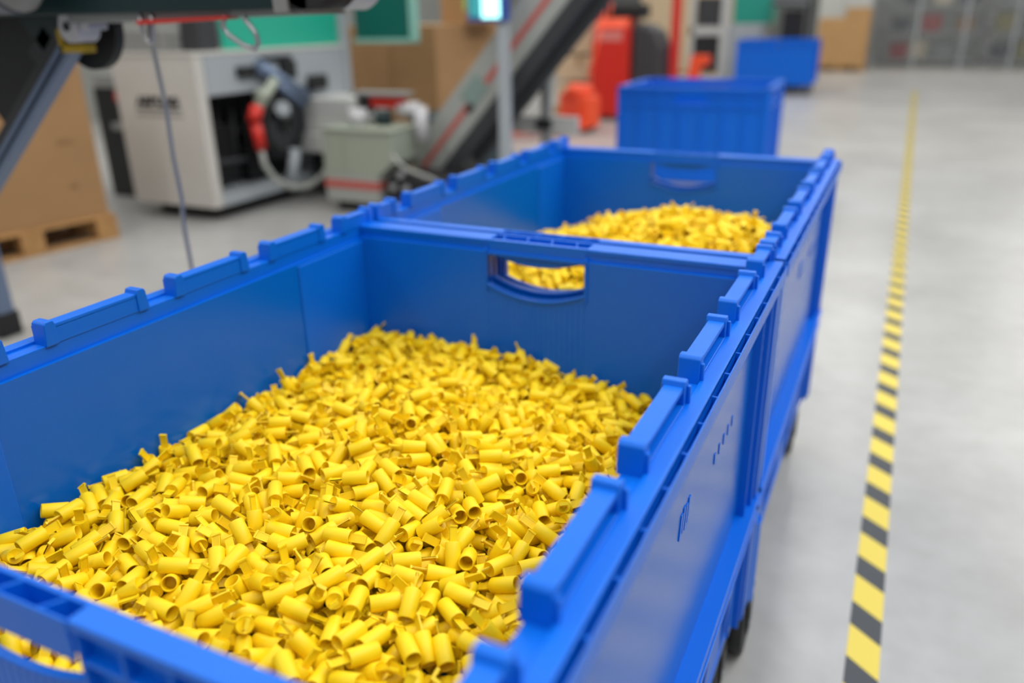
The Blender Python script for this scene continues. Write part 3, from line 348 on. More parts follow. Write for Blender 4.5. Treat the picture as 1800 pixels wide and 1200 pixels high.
-334,735,728,-142,-41,-52,-328,796,752,5,-7,-110,-325,826,736,-138,1,-7,-319,886,752,-52,-66,-120,-319,950,739,-49,-61,167,-362,1350,686,-168,28,-24,-354,1379,686,19,4,-165,
-392,1422,677,158,14,-127,-394,1479,675,157,-2,-99,-336,390,759,136,-25,-65,-314,434,766,-154,-12,-169,-301,458,748,-160,18,26,-285,537,755,-10,-38,-103,
-340,923,757,-70,-25,3,-353,996,734,-29,1,132,-374,1134,727,143,-6,-166,-367,1183,730,-24,21,155,-351,1202,733,31,22,142,-362,1273,693,119,21,88,-379,486,755,-111,-11,-118,
-331,511,750,89,-27,-117,-412,1427,683,-157,-31,38,-368,381,751,60,10,-62,-387,439,762,-30,-26,-1,-428,1175,726,-141,1,113,-423,346,745,58,-29,0,-453,408,761,150,-20,-14,
-433,491,760,154,-1,-13,-470,362,775,162,13,28,-514,420,772,-159,-50,-108,-482,458,765,-132,24,157,-516,999,758,-169,-8,137,-543,1054,760,146,16,136,-511,1209,740,-90,-14,177,
-555,1396,711,-11,-4,-70,-823,1118,765,-128,-16,-30,-816,1205,763,-154,-15,7,-828,465,774,-81,-5,-56,-816,354,769,-169,-45,41,-830,427,761,-130,28,-123,
-871,1152,762,7,-20,-116,-598,1363,717,-24,17,-109,-579,1394,720,164,25,140,-574,1479,698,-18,8,22,-514,368,766,-66,3,-165,-530,427,754,-53,-48,-106,-554,480,764,-180,-6,95,
-600,912,769,-86,-7,37,-595,947,758,26,2,155,-606,1033,756,-24,-22,17,-593,1199,749,-23,-1,-38,-569,1257,738,77,0,164,-599,488,772,21,43,149,-592,841,772,-171,-2,-56,
-621,366,757,69,-36,120,-606,410,776,-56,-10,93,-670,1013,779,174,21,59,-636,351,764,115,45,-154,-659,397,773,-77,-28,147,-643,468,763,28,6,136,-616,523,763,68,-14,-116,
-692,1389,739,69,-11,-35,-717,741,765,-15,-4,-36,-740,1426,724,-175,-31,109,-685,363,772,-108,-2,-144,-696,381,775,20,-55,8,-702,468,786,170,-32,-30,-805,1242,754,120,-10,33,
-770,893,779,166,4,-14,-804,1462,730,-73,27,115,-737,357,774,106,19,64,-783,431,759,-19,-4,-90,-768,461,767,-33,-36,-88,-763,1437,724,56,-37,-112,-711,358,752,-73,0,99,
-707,423,769,-115,38,90,-682,464,770,68,-17,-128,-789,1199,749,134,-29,-106,-740,1345,736,-21,-8,101,-792,1421,733,-106,-3,-112,-793,1478,708,-111,-28,-72,
-750,345,755,-162,-48,-180,-760,409,761,-140,-9,71,-747,537,773,-92,14,170,-798,959,757,160,-8,-105,-815,1034,761,76,-28,56,-798,1123,758,-88,16,151,-812,1208,742,112,-28,48,
-804,474,762,-180,20,-158,-808,507,750,18,-15,-131,-810,797,748,8,-23,-118,-868,1257,751,160,24,-51,-846,1392,738,-147,-1,56,-800,419,750,-19,-18,106,-886,1070,751,-159,-12,-30,
-854,1138,756,-125,17,-151,-612,1109,765,139,-18,-67,-658,361,761,-147,-50,26,-632,418,773,95,-24,-67,-684,480,785,148,-45,-27,-656,517,765,45,-21,22,-645,1295,720,-30,-6,-38,
-674,1050,770,41,-3,-114,-843,357,759,-17,38,73,-871,541,746,25,40,162,-933,1216,755,20,27,-179,-909,1283,734,-18,-8,-143,-926,1457,745,58,31,-172,-887,722,741,155,-3,105,
-909,846,751,-105,-16,-117,-933,1055,738,-168,-54,-141,-949,1473,740,97,-6,36,-914,346,753,8,24,0,-913,486,737,-13,-29,10,-924,513,743,-111,11,-18,-585,1337,728,139,1,-173,
-581,1458,715,-110,-20,84,-567,366,764,119,-71,-7,-544,449,755,-118,-38,-21,-527,476,760,38,7,74,-542,464,779,108,4,81,-593,364,761,7,-45,95,-622,423,793,164,22,100,
-986,1088,729,121,-5,112,-987,1216,724,-124,-59,33,-953,1245,734,105,5,102,-965,1318,727,-144,-5,41,-965,1348,721,-123,-32,24,-955,559,737,-31,-16,136,
-964,786,736,-84,4,-77,-1008,1365,732,-111,-22,37,-982,1427,732,-134,-16,105,-1007,1478,733,-9,6,-110,-945,358,745,-165,3,32,-972,422,747,144,-19,146,-962,473,743,61,-8,-99,
-956,517,753,165,22,113,-1028,1025,726,-143,-18,-8,-995,1045,727,-133,18,-84,-1013,1107,741,-6,49,106,-1038,1153,720,-83,9,126,-1017,485,732,70,-10,-58,
-984,543,748,-140,-11,-89,-1010,843,742,-76,10,123,-1071,1212,729,-161,17,123,-1063,1240,721,-139,-2,135,-1078,1418,721,50,-14,-55,-1031,349,744,53,6,-12,
-1025,415,746,67,5,119,-1060,793,725,30,3,-66,-1062,988,722,-141,24,-160,-1076,1009,716,59,4,40,-1035,1071,712,114,57,159,-1048,1124,707,8,-10,-132,-1082,1140,705,-94,-35,112,
-1062,357,729,-176,-5,53,-1065,414,721,-50,-9,57,-1056,469,731,-154,-12,100,-1058,539,719,88,16,-167,-1079,686,744,38,18,56,-1076,755,737,56,-5,19,-463,383,786,144,9,178,
-493,440,769,168,-1,-36,-505,487,768,-109,-18,-102,-533,1339,713,-145,-38,-66,-534,1357,725,62,-16,-172,-409,1361,682,68,-11,-88,-398,365,751,21,3,-29,
-389,418,782,43,8,111,-407,1015,747,-124,-35,179,-442,355,767,51,-48,-144,-430,443,764,150,-23,168,-439,485,780,150,-8,33,-420,518,760,108,-2,-43,-231,1146,697,136,-27,90,
-270,1164,717,30,42,158,-231,1272,683,-4,-40,90,-260,1258,686,177,2,-169,-270,1334,675,-47,7,35,-249,1441,655,-28,32,-72,-251,690,722,158,-46,-125,-260,756,727,42,-15,-7,
-259,777,737,-10,-21,2,-231,882,716,-137,-25,90,-261,905,737,-109,25,-145,-288,959,709,-66,-8,-139,-261,1014,724,167,7,18,-282,1050,722,88,-1,133,-316,1431,648,-21,21,164,
-317,1486,646,138,11,170,-242,375,734,-178,30,148,-272,421,739,4,-1,-11,-277,491,728,179,-9,152,-261,552,727,-63,-39,142,-231,583,724,175,30,90,-271,628,752,44,-30,67,
-306,1031,722,-147,-11,-139,-331,1069,733,-40,3,-109,-303,1113,705,20,-10,162,-304,1142,723,55,19,179,-320,1189,717,144,-4,-24,-335,1245,695,-119,-5,-26,
-330,1308,664,-179,-8,66,-336,1381,667,66,10,108,-279,598,763,-124,12,-116,-295,646,748,-20,-41,-63,-320,677,759,164,3,67,-312,756,751,-3,8,-27,-344,807,759,9,-41,-81,
-299,839,753,20,4,-55,-306,873,737,138,-26,-146,-355,1333,700,17,-17,158,-361,1392,701,167,-28,-4,-382,1416,695,-82,-18,63,-354,1465,681,133,-16,123,-350,388,774,60,-48,17,
-340,409,771,169,3,-173,-292,504,752,176,34,62,-324,549,753,33,4,156,-355,1122,739,-34,21,-133,-371,1154,734,146,22,-172,-342,1295,682,-41,-19,-73,-365,488,770,-73,-24,107,
-369,516,760,-49,6,169,-348,631,760,147,10,-12,-345,852,768,-66,40,112,-241,1096,720,169,14,69,-242,1208,714,-104,-7,-153,-253,1227,684,-79,8,-40,-261,1273,715,-101,-1,-2,
-243,1323,672,-157,-26,62,-242,1372,667,-115,-6,-157,-276,1432,672,147,-6,-119,-260,1469,650,-109,-10,172,-231,676,744,54,-26,90,-262,753,747,-9,13,158,
-271,811,731,64,-10,28,-260,818,711,-88,-15,13,-270,858,744,-166,34,173,-238,957,740,-106,-27,-118,-242,997,721,77,-22,-167,-233,1050,708,57,-22,81,-326,1425,679,-177,17,21,
-316,1450,667,109,6,12,-275,346,752,29,9,0,-272,439,750,4,11,-7,-232,478,755,92,20,-84,-242,524,726,-143,-23,158,-270,586,741,-161,3,-43,-246,669,756,78,-2,-56,
-311,1008,748,-119,6,-179,-315,1080,754,-111,-5,158,-326,1119,729,-172,-25,48,-309,1159,738,80,-27,-164,-290,1265,704,-99,-1,-70,-312,1300,696,-139,19,126,
-293,1306,687,163,-30,78,-306,1394,693,-174,2,44,-1004,489,752,10,-9,-126,-1022,516,764,12,-54,-71,-1021,791,735,55,-30,-18,-978,378,773,-175,-50,-110,
-1001,424,768,-160,22,-92,-1057,965,734,99,37,179,-1076,1083,718,-29,-8,-36,-1064,1157,727,-64,37,-94,-981,357,752,71,-24,127,-1048,426,758,4,0,-66,-1080,483,753,4,-45,-59,
-1054,517,744,-49,-13,166,-1076,550,746,89,15,-35,-1054,690,750,27,-30,-136,-317,568,743,-1,-8,138,-305,610,740,157,-13,176,-320,677,738,134,8,126,-308,735,737,36,17,121,
-315,796,730,112,-1,-29,-323,846,734,144,0,-7,-312,921,739,-55,26,42,-336,941,732,-9,16,98,-387,1343,684,-167,-49,-99,-360,1427,686,129,26,-133,-381,1473,660,161,44,135,
-319,387,745,-171,3,-81,-315,426,747,47,20,43,-313,481,746,-37,38,-9,-299,540,734,92,-30,-110,-339,897,743,-147,17,-79,-371,951,732,-158,-29,-17,-378,991,729,178,30,137,
-356,1065,726,79,-17,-97,-371,1106,711,109,-16,-12,-362,1179,711,55,15,177,-345,1217,718,-146,30,-96,-386,1274,697,-172,6,88,-377,462,742,-129,-52,-6,-392,541,751,11,-13,26,
-356,704,741,118,25,-73,-354,809,733,-117,-26,-172,-364,841,748,-27,21,115,-415,1245,698,-174,11,-137,-437,1315,701,-67,15,-20,-426,1471,658,-67,19,44,
-358,384,733,-173,-17,107,-388,421,754,-103,-16,4,-432,416,751,35,-12,132,-439,472,753,91,-25,-27,-425,501,743,96,-22,147,-426,560,753,161,-13,-146,-476,1322,706,-162,6,-144,
-468,1384,685,151,-20,-128,-463,1432,681,-168,-8,-57,-479,1471,686,109,-9,-32,-951,362,768,7,-9,74,-965,434,766,-111,24,-6,-970,471,764,-114,-2,-145,-1016,1272,730,113,-24,-141,
-481,726,745,-112,-14,55,-506,1472,698,101,-3,-43,-492,355,757,-88,1,35,-502,401,761,157,39,131,-473,488,761,174,-5,-55,-470,524,767,-71,27,-64,-545,1163,744,-153,-5,-81,
-518,1237,729,-156,10,-39,-535,1265,719,-113,-24,69,-512,1319,712,-170,-5,-104,-515,744,752,-103,14,151,-529,775,743,-8,-23,-177,-528,831,765,67,19,6,-549,970,758,-159,-47,6,
-879,382,775,-6,-44,62,-869,399,756,107,-6,-162,-887,491,774,130,-32,4,-903,1110,759,-10,-3,-115,-930,1305,749,97,-8,-39,-910,374,784,-130,-2,-157,-894,427,786,143,6,103,
-921,454,761,-9,29,-161,-573,1355,714,-24,22,-128,-592,1418,693,-91,4,128,-534,346,745,127,-27,-180,-555,398,776,74,17,-30,-574,482,757,-172,30,89,-589,889,770,-141,2,-129,
-591,1073,760,169,21,-124,-577,1109,762,-147,17,18,-610,1238,742,-92,-14,-103,-594,1285,729,162,-5,-20,-603,463,781,-142,19,152,-593,519,762,-50,2,56,-648,1180,756,-87,11,-175,
-676,1316,735,6,14,74,-643,1383,717,-174,31,156,-615,391,755,170,1,129,-591,418,764,-163,-15,-69,-654,1062,749,75,-13,-121,-633,1097,762,-144,-12,98,-628,1146,759,-53,-2,146,
-640,370,749,167,33,-62,-662,415,759,-62,23,-38,-667,455,755,-112,-35,-56,-661,537,751,63,-24,12,-622,696,756,-125,-1,8,-707,1317,742,-72,-5,-117,-716,675,763,172,1,-175,
-718,943,771,-52,7,107,-780,1092,775,-49,-11,-105,-839,365,781,-116,-31,-29,-832,397,765,61,-12,41,-687,355,752,-107,1,91,-695,413,757,54,17,68,-706,462,762,-32,-23,-145,
-759,987,765,-89,-11,-150,-744,1238,740,141,18,22,-760,1259,743,4,3,34,-749,1289,749,-147,0,-149,-776,553,736,159,-4,-105,-750,928,761,-142,19,46,-825,1340,729,-131,-16,72,
-842,1433,737,-40,52,-42,-767,362,756,79,23,-144,-741,423,748,-121,-5,-76,-752,454,758,62,-28,34,-738,511,758,33,9,111,-840,878,745,-13,39,138,-825,942,762,-18,14,90,
-819,999,751,123,18,125,-811,1065,759,164,-3,26,-814,1104,751,52,-9,-12,-835,1172,738,125,-7,-98,-839,1213,743,22,-14,81,-815,1277,729,-143,-28,25,-832,515,748,19,-7,74,
-862,1275,738,-44,-2,8,-870,1299,734,-158,-15,32,-872,1363,723,159,-6,-105,-858,1407,728,-148,-52,101,-878,1478,723,68,-14,-88,-784,377,757,-59,-40,-106,
-820,420,742,-163,-23,-85,-879,777,749,167,20,129,-866,824,747,-180,-9,-146,-857,1000,749,49,-16,-62,-879,1163,739,-18,-1,-40,-726,400,777,69,-75,0,-715,430,790,-143,46,-165,
-717,486,795,151,-7,-120,-755,385,775,-8,-34,-144,-772,412,780,77,2,122,-790,462,781,-174,-9,35,-868,353,750,152,-13,153,-848,479,747,-35,4,-105,-862,508,764,-39,-11,177,
-885,604,741,89,-28,7,-862,666,746,172,-4,98,-855,732,751,134,-2,64,-925,1169,738,-69,16,-20,-933,1195,749,85,-8,13,-893,1256,734,118,2,-94,-929,1283,718,-52,-17,122,
-893,1375,730,29,-26,-77,-916,1478,725,-44,-5,-49,-913,740,740,-164,-14,-79,-919,802,752,-12,20,49,-927,900,743,113,-28,-88,-930,943,741,160,5,121,-905,1026,738,-32,-17,38,
-955,1489,727,127,-53,180,-911,359,735,93,11,-148,-910,432,743,131,-37,-130,-915,530,736,178,-6,-12,-914,586,739,-38,9,-74,-611,357,788,4,-14,83,-653,414,787,-141,-16,-50,
-662,468,782,-76,2,70,-992,994,732,-178,15,-40,-972,1100,720,-13,3,-64,-981,1146,723,14,-27,-64,-974,1191,723,-153,-6,67,-980,1240,732,-4,41,-12,-994,1308,719,21,-16,-74,
-964,1374,728,38,8,-160,-988,624,732,-177,-2,-42,-943,780,744,125,13,-70,-950,916,736,-159,4,-121,-980,924,726,64,35,-77,-1041,1300,717,-67,-19,-9,-1014,1383,721,-88,-16,167,
-1017,1405,720,-59,-16,-10,-1006,1482,713,46,-7,163,-972,372,732,159,5,-126,-957,464,722,149,13,41,-964,503,739,-135,11,-4,-1018,961,729,-144,7,72,-1006,1151,710,-97,-13,-55,
-1017,1182,718,132,30,55,-1014,1244,701,83,-19,-93,-530,375,785,-81,2,40,-552,425,771,0,-60,-69,-523,463,792,72,-2,99,-572,453,765,63,-60,85,-596,346,772,8,-34,0,
-582,432,779,-22,-51,161,-1029,466,730,152,-11,-59,-1000,542,734,-29,-31,-174,-1032,669,728,-52,3,148,-1023,726,721,-90,-35,-29,-999,773,730,-87,-6,-157,
-994,852,719,107,-4,162,-1043,1267,712,176,2,168,-1076,1328,724,81,15,-19,-1068,1373,719,-64,-4,129,-1054,1438,722,87,8,20,-1061,1465,733,112,10,155,-1026,370,729,-22,11,-130,
-1021,419,726,143,4,118,-1087,798,732,-18,10,-90,-1080,854,725,65,1,65,-1087,914,726,163,8,-90,-1034,973,722,-144,-3,-107,-1054,1033,690,123,-43,166,-1076,436,723,-39,33,61,
-1081,469,729,-146,-14,-104,-1077,601,729,-150,-5,-47,-1076,669,728,4,-3,-22,-559,1480,717,-72,-3,-89,-466,406,781,-78,10,169,-463,428,793,-54,20,134,-488,471,783,-23,-38,-148,
-410,1282,727,101,13,24,-366,1321,722,-19,-1,57,-393,373,769,162,-28,-89,-402,427,799,-135,-14,71,-415,368,772,40,-11,74,-420,436,782,-8,0,-93,-424,471,780,-22,5,32,
-421,521,780,108,3,-173,-461,1375,704,20,-29,137,-253,1119,706,-69,-27,-147,-250,1167,698,-180,33,74,-242,1244,671,63,7,169,-270,1276,682,-68,27,2,-253,1344,652,50,-5,-45,
-285,1363,644,115,13,19,-242,1452,633,118,4,-155,-245,1489,637,67,-29,180,-282,678,724,55,21,47,-258,723,715,-101,4,32,-262,786,716,-130,16,-59,-268,857,716,178,-24,-112,
-270,920,724,-173,9,-4,-236,934,703,45,-5,-79,-268,1028,703,-152,-1,173,-272,1087,697,105,-17,-167,-330,1455,649,-154,29,-14,-261,407,723,4,-4,-17,-242,443,723,2,-22,164,
-262,573,720,-169,9,-25,-248,599,729,-80,-24,48,-269,638,734,-135,-19,115,-296,1013,727,-39,30,-124,-332,1047,712,-155,11,119,-314,1137,699,-129,-17,3,
-322,1168,711,4,-3,-24,-320,1202,700,43,24,-107,-326,1249,677,-133,0,142,-311,556,773,136,2,15,-299,676,753,122,-49,-110,-276,688,746,88,-41,-100,-331,741,752,170,33,169,
-314,778,761,108,-45,-125,-327,831,756,116,-12,-31,-297,882,756,-41,-18,112,-288,979,738,107,-12,-80,-333,1355,701,60,-35,-107,-373,1363,713,118,33,152,
-353,1406,688,-1,-49,60,-374,1456,686,45,-33,111,-301,402,756,45,-28,-108,-282,455,768,31,-23,-96,-331,473,771,-45,-34,29,-326,525,766,-62,-13,-38,-350,1042,750,173,7,84,
-336,1215,739,-9,-37,166,-368,1295,706,135,-18,-99,-388,470,783,145,-24,-138,-366,531,776,151,11,159,-313,862,771,165,-9,26,-268,1097,734,-146,8,42,-269,1209,743,32,-50,126,
-272,1217,700,-110,-11,12,-231,1253,706,-74,-50,-90,-261,1313,694,130,2,-12,-260,1376,686,-137,-9,21,-251,1428,672,120,-31,90,-242,1489,658,-110,-29,180,
-253,706,741,39,-68,-49,-277,741,764,78,9,-147,-293,798,747,180,-5,-31,-260,838,741,66,-55,-142,-248,882,753,-151,-25,-74,-248,978,741,-176,0,-125,-242,1010,739,-163,-14,-179,
-242,1054,745,138,-36,165,-308,1432,694,57,-6,122,-312,1471,676,148,10,-180,-288,379,752,68,-19,5,-234,408,753,-169,-5,81,-259,474,747,36,-33,146,-242,512,743,-146,-18,164,
-258,596,756,-121,-18,-106,-238,673,775,30,-14,-116,-321,1029,744,80,-16,7,-326,1063,756,148,-46,143,-341,1100,740,144,-26,66,-290,1182,738,141,-40,-144,
-293,1207,740,8,-36,-132,-316,1306,715,22,-14,-10,-314,1333,697,0,36,127,-290,1380,693,-157,18,-132,-1024,488,771,4,-11,-15,-1042,513,772,59,-72,-59,-1087,1293,743,4,2,90,
-1029,379,756,125,-17,-151,-1018,393,775,71,9,-175,-1079,1066,733,77,-11,113,-1063,356,749,-1,-6,93,-1066,413,764,-106,-27,94,-1084,438,754,92,-9,102,-1043,555,740,108,-50,-104,
-301,582,744,51,36,-52,-309,627,726,-20,18,-116,-313,698,726,37,-47,28,-318,774,734,99,5,156,-307,903,726,104,-1,171,-334,927,714,110,4,-25,-375,1320,681,-7,2,9,
-361,1460,656,-45,4,70,-337,391,736,-32,-25,-93,-343,430,745,-147,-29,57,-323,463,735,20,22,-36,-363,915,737,-7,5,-75,-373,973,717,-136,-2,168,-379,1056,716,-50,-9,-70,
-385,1160,706,62,-21,-17,-360,1238,704,-157,12,-35,-353,496,743,-176,-8,-85,-364,540,738,45,29,48,-393,573,728,-167,6,25,-374,605,730,10,0,26,-368,666,725,-32,6,-34,
-369,781,739,-78,11,-28,-357,854,727,-147,5,-107,-388,1231,696,-123,-33,-66,-428,1387,677,0,23,-109,-447,1479,665,-10,-10,-139,-384,381,739,-155,16,-56,
-375,441,745,27,25,173,-431,933,742,-145,8,15,-422,967,730,37,-11,2,-424,1049,727,-166,21,-50,-450,1166,715,81,-16,132,-414,394,744,-78,-46,29,-410,463,742,38,-8,55,
-433,527,739,6,2,178,-480,1097,745,116,27,-32,-493,1152,733,-8,24,-65,-480,1199,711,-137,-19,-173,-473,1298,696,48,-25,6,-496,1329,694,77,-15,43,-464,1354,676,-28,-8,-151,
-499,1476,663,134,2,-109,-964,357,783,-25,-17,58,-970,412,766,-146,-16,8,-972,493,775,-9,-28,-102,-477,664,749,-121,-26,103,-480,766,751,19,15,7,-490,945,757,-4,15,-23,
-463,976,733,26,-15,170,-520,1459,677,106,-1,76,-489,384,751,125,-17,11,-482,539,754,-169,-10,-176,-499,621,753,-175,-6,-48,-546,1112,734,-119,-11,122,
-521,1161,740,-172,9,87,-548,1307,700,166,10,0,-523,962,759,-50,34,89,-859,420,773,59,2,-147,-870,457,774,-33,20,14,-885,441,801,-37,5,104,-920,386,759,-114,-16,-116,
-925,449,782,-81,6,-90,-941,463,770,-162,-16,-106,-555,1296,719,-78,-17,173,-556,1367,696,-139,-16,144,-564,1450,700,89,-8,-64,-539,377,751,24,31,1,-548,402,753,147,-1,-19,
-553,480,743,-145,-3,40,-555,539,744,81,11,0,-591,887,750,33,2,123,-589,1091,745,-159,-9,154,-570,1178,730,-71,-1,-58,-594,1225,733,-167,12,-108,-566,1264,713,4,-18,-153,
-601,461,760,142,-10,-118,-581,590,756,128,-29,-157,-574,675,758,172,24,-111,-650,1209,740,80,9,-104,-632,1277,741,-47,-2,173,-635,1402,707,-62,-16,-39,
-631,1424,712,116,44,-20,-578,407,749,23,0,-110,-833,443,786,-132,-42,-28,-819,378,770,138,-42,27,-849,409,786,56,-47,143,-652,831,754,150,-8,29,-633,1168,741,175,-19,-31,
-663,367,731,-14,-5,37,-656,433,746,93,-19,21,-634,457,743,-157,10,-174,-631,522,749,-150,-8,-109,-672,1207,741,-30,29,69,-691,1239,729,69,3,-163,-722,1296,723,-118,12,118,
-700,1365,725,116,-3,-67,-701,1422,718,32,27,104,-706,690,749,-29,-7,11,-695,776,752,-55,-10,5,-692,906,758,-42,-19,-155,-730,1048,756,74,-21,58,-741,1468,706,10,2,42,
-705,372,732,168,-1,18,-715,422,743,-169,22,87,-706,488,753,-168,23,38,-718,518,756,-81,7,106,-772,978,746,60,-13,-28,-754,1050,752,117,16,46,-764,1267,724,-43,-1,39,
-753,1305,735,-53,6,-142,-734,1379,721,49,23,-39,-746,576,758,-75,-1,-77,-770,680,755,45,28,-8,-764,739,756,-150,30,159,-736,764,754,110,-24,-160,-782,940,761,91,-5,-104,
-823,1309,737,-43,-7,51,-807,1372,719,-34,-15,43,-815,1413,724,-145,-20,-106,-800,1441,716,44,-24,167,-745,375,745,-70,15,142,-736,470,747,-21,29,-81,-746,421,785,-173,-6,-84,
-749,477,798,-103,35,-82,-717,374,788,14,-5,-29,-788,399,779,1,-20,128,-776,495,785,125,-15,24,-808,919,747,115,-14,-154,-826,984,739,163,-6,-46,-802,1035,745,0,21,-112,
-816,1132,732,7,5,-124,-783,1156,753,160,1,70,-818,1261,741,166,10,-173,-803,477,742,145,-20,17,-797,635,736,-131,2,146,-813,766,740,85,1,-135,-868,1315,719,11,-25,64,
-871,1428,728,114,0,-131,-853,1462,727,129,25,109,-816,393,732,99,15,176,-858,906,740,-6,-19,-160,-874,934,739,-153,-10,121,-867,1029,744,4,-6,36,-865,1106,726,23,-5,-156,
-664,346,772,50,-32,0,-652,435,797,106,-20,178,-642,466,785,107,-8,73,-867,357,728,-105,-28,120,-866,513,744,-135,6,37,-879,664,735,99,-28,115,-900,1075,721,150,10,-171,
-934,1138,729,-94,8,107,-916,1197,730,-77,-11,118,-893,1312,712,74,3,-112,-909,1359,725,97,25,-45,-908,1417,726,-31,14,46,-911,1468,706,166,6,25,-918,799,731,51,-28,-68,
-910,848,729,120,-16,-124,-910,879,740,-26,13,-129,-940,1407,721,174,5,53,-975,1479,721,172,-4,-85,-929,424,734,-143,-5,-68,-911,516,717,-177,8,62,-930,565,737,159,5,116,
-897,633,725,-58,5,82,-528,349,787,152,67,-28,-522,425,797,-73,-42,-127,-551,471,798,-73,9,-111,-584,368,792,-122,-22,-125,-549,432,800,4,-8,-148,-964,1010,727,177,0,9,
-947,1034,725,84,-19,8,-967,1130,710,163,37,-160,-955,1185,726,-131,-7,67,-981,1260,717,106,6,-125,-974,1292,707,0,-22,-30,-939,1364,714,-108,14,-114,-955,833,736,58,-10,-133,
-967,950,732,109,15,147,-1029,1380,706,-6,-23,-117,-1005,1423,716,42,17,-25,-951,357,723,51,14,71,-941,400,731,-179,2,-55,-998,499,729,26,0,-47,-960,523,721,96,-13,109,
-1004,940,728,82,26,-112,-1033,1183,705,-132,30,-28,-500,357,784,-135,-26,101,-493,433,792,138,-13,-72,-469,476,793,-132,-17,-108,-351,1301,720,-158,-19,-110,
-366,357,768,152,-19,111,-367,418,790,-165,0,-75,-433,376,785,-120,1,-87,-438,435,795,61,-13,-65,-448,501,792,-93,29,164,-1024,466,711,163,7,-142,-1019,628,725,116,-2,70,
-1017,764,712,-39,4,-21,-1045,862,716,-80,-22,105,-1087,1269,698,90,-5,-90,-1078,1350,697,-48,-4,60,-1073,1399,703,-11,-18,-19,-1055,1476,717,69,24,-84,
-994,413,721,22,-34,75,-1078,819,718,-78,-20,51,-1088,1042,696,-90,8,90,-1015,389,711,-19,-17,177,-1074,489,706,7,-4,31,-1066,560,717,40,-58,131,-1086,597,710,49,-26,-95,
-1050,642,718,-173,-32,-63,-1087,732,712,20,-8,90,-306,578,769,100,-44,36,-318,622,774,-115,-1,45,-238,624,784,106,4,-114,-302,728,779,6,-18,-5,-253,799,758,-147,-30,-31,
-296,845,773,103,-16,-142,-297,949,757,-108,-36,59,-312,978,755,137,-30,-92,-325,1335,735,-173,-12,-46,-328,1409,697,-29,-30,69,-340,1469,697,-65,23,50,
-315,346,761,93,-35,0,-242,450,767,-141,26,164,-341,486,785,66,25,91,-311,536,781,136,12,10,-324,1283,728,33,-30,-35,-348,1270,710,48,18,89,-361,484,791,-162,16,-91,
-350,545,766,33,-40,61,-329,702,768,-24,-26,-93,-347,885,769,-65,-30,-68,-263,1083,750,122,37,-39,-272,1139,726,85,-38,113,-282,1227,721,155,3,142,-307,1268,718,-76,-30,-34,
-242,1330,699,-60,-9,162,-243,1414,688,90,7,60,-230,1439,665,126,-3,-90,-241,1471,667,-40,-10,-174,-280,711,762,-28,-41,-170,-258,724,766,96,34,2,-282,771,759,43,-17,-3,
-231,817,745,-69,-36,90,-231,898,745,15,-13,90,-270,939,753,150,20,-113,-241,1031,739,-82,-4,179,-231,1117,738,-53,-1,90,-273,1447,691,79,3,98,-295,1454,691,-1,-37,89,
-242,359,760,79,-11,169,-264,410,764,117,-18,-127,-261,506,768,175,-12,-4,-246,537,752,63,-27,-49,-246,569,763,-27,-37,64,-240,623,763,73,5,-68,-325,1019,763,-94,-14,-18,
-339,1048,768,-167,9,-28,-299,1111,749,118,23,-89,-301,1147,759,-39,-23,-139,-326,1241,721,-131,-21,112,-253,1291,704,-122,-41,64,-310,1358,713,103,-9,-113,
-285,1350,693,-27,13,7,-273,1117,693,-118,6,106,-262,1148,688,-115,3,119,-282,1221,678,143,-9,-32,-280,1276,665,-169,-12,-120,-269,1416,634,-167,-20,-150,
-265,1476,631,-31,-10,153,-273,662,715,12,0,-148,-287,785,711,64,-12,-89,-275,902,709,-172,-4,-41,-274,944,708,-159,8,41,-266,1007,705,-63,-2,173,-264,1053,703,-117,-2,156,
-310,1409,636,-171,3,45,-281,375,724,142,-13,153,-272,432,721,-75,1,-18,-255,469,718,109,1,-152,-281,630,714,-15,4,41,-326,999,707,120,-4,-127,-315,1061,709,138,-13,109,
-322,1094,697,126,-6,-178,-307,1271,668,-32,18,58,-328,1361,648,-73,-10,-178,-1044,473,773,74,-23,154,-1057,346,768,57,-13,-180,-1039,432,777,91,11,53,
-1087,384,741,-32,-21,-90,-1087,415,770,-94,13,-90,-1087,455,779,23,-14,90,-1076,501,764,-71,18,0,-327,585,725,-4,8,-4,-325,639,720,162,-5,62,-296,691,716,-158,-15,70,
-346,764,716,43,-9,-140,-309,969,708,-94,-2,-139,-375,1415,642,15,19,120,-383,1466,636,-32,8,29,-329,368,726,32,-9,-135,-329,434,729,-41,5,-63,-338,488,725,-152,1,39,
-326,525,723,-90,-7,-170,-345,1026,712,15,1,115,-356,1153,696,40,10,93,-370,1215,688,-166,12,65,-383,491,730,162,-9,133,-391,550,727,-23,7,30,-380,695,725,-125,14,22,
-378,725,724,-164,-11,-11,-387,849,721,11,6,51,-432,1336,670,-74,-3,-28,-399,356,732,10,12,93,-431,989,723,-116,-15,163,-412,1118,714,-139,13,135,-423,1168,706,-159,-1,-62,
-456,361,745,-117,-51,-122,-440,462,735,-151,-7,-141,-432,547,736,110,0,177,-483,1164,719,161,0,150,-451,1211,703,-19,14,124,-486,776,733,-34,-4,-139,-471,907,743,-86,-27,134,
-494,930,736,107,-1,86,-463,1067,727,169,-12,171,-535,1478,670,171,2,-104,-487,356,737,-108,3,-25,-475,411,738,-147,8,-104,-496,475,739,141,-13,100,-540,1000,743,-141,16,31,
-538,1079,737,-158,15,-13,-521,1113,735,-115,6,-54,-543,1234,716,33,10,-26,-497,1250,701,70,15,97,-537,1328,694,19,-1,-173,-519,1369,683,144,-8,-132,-550,653,745,-71,12,-12,
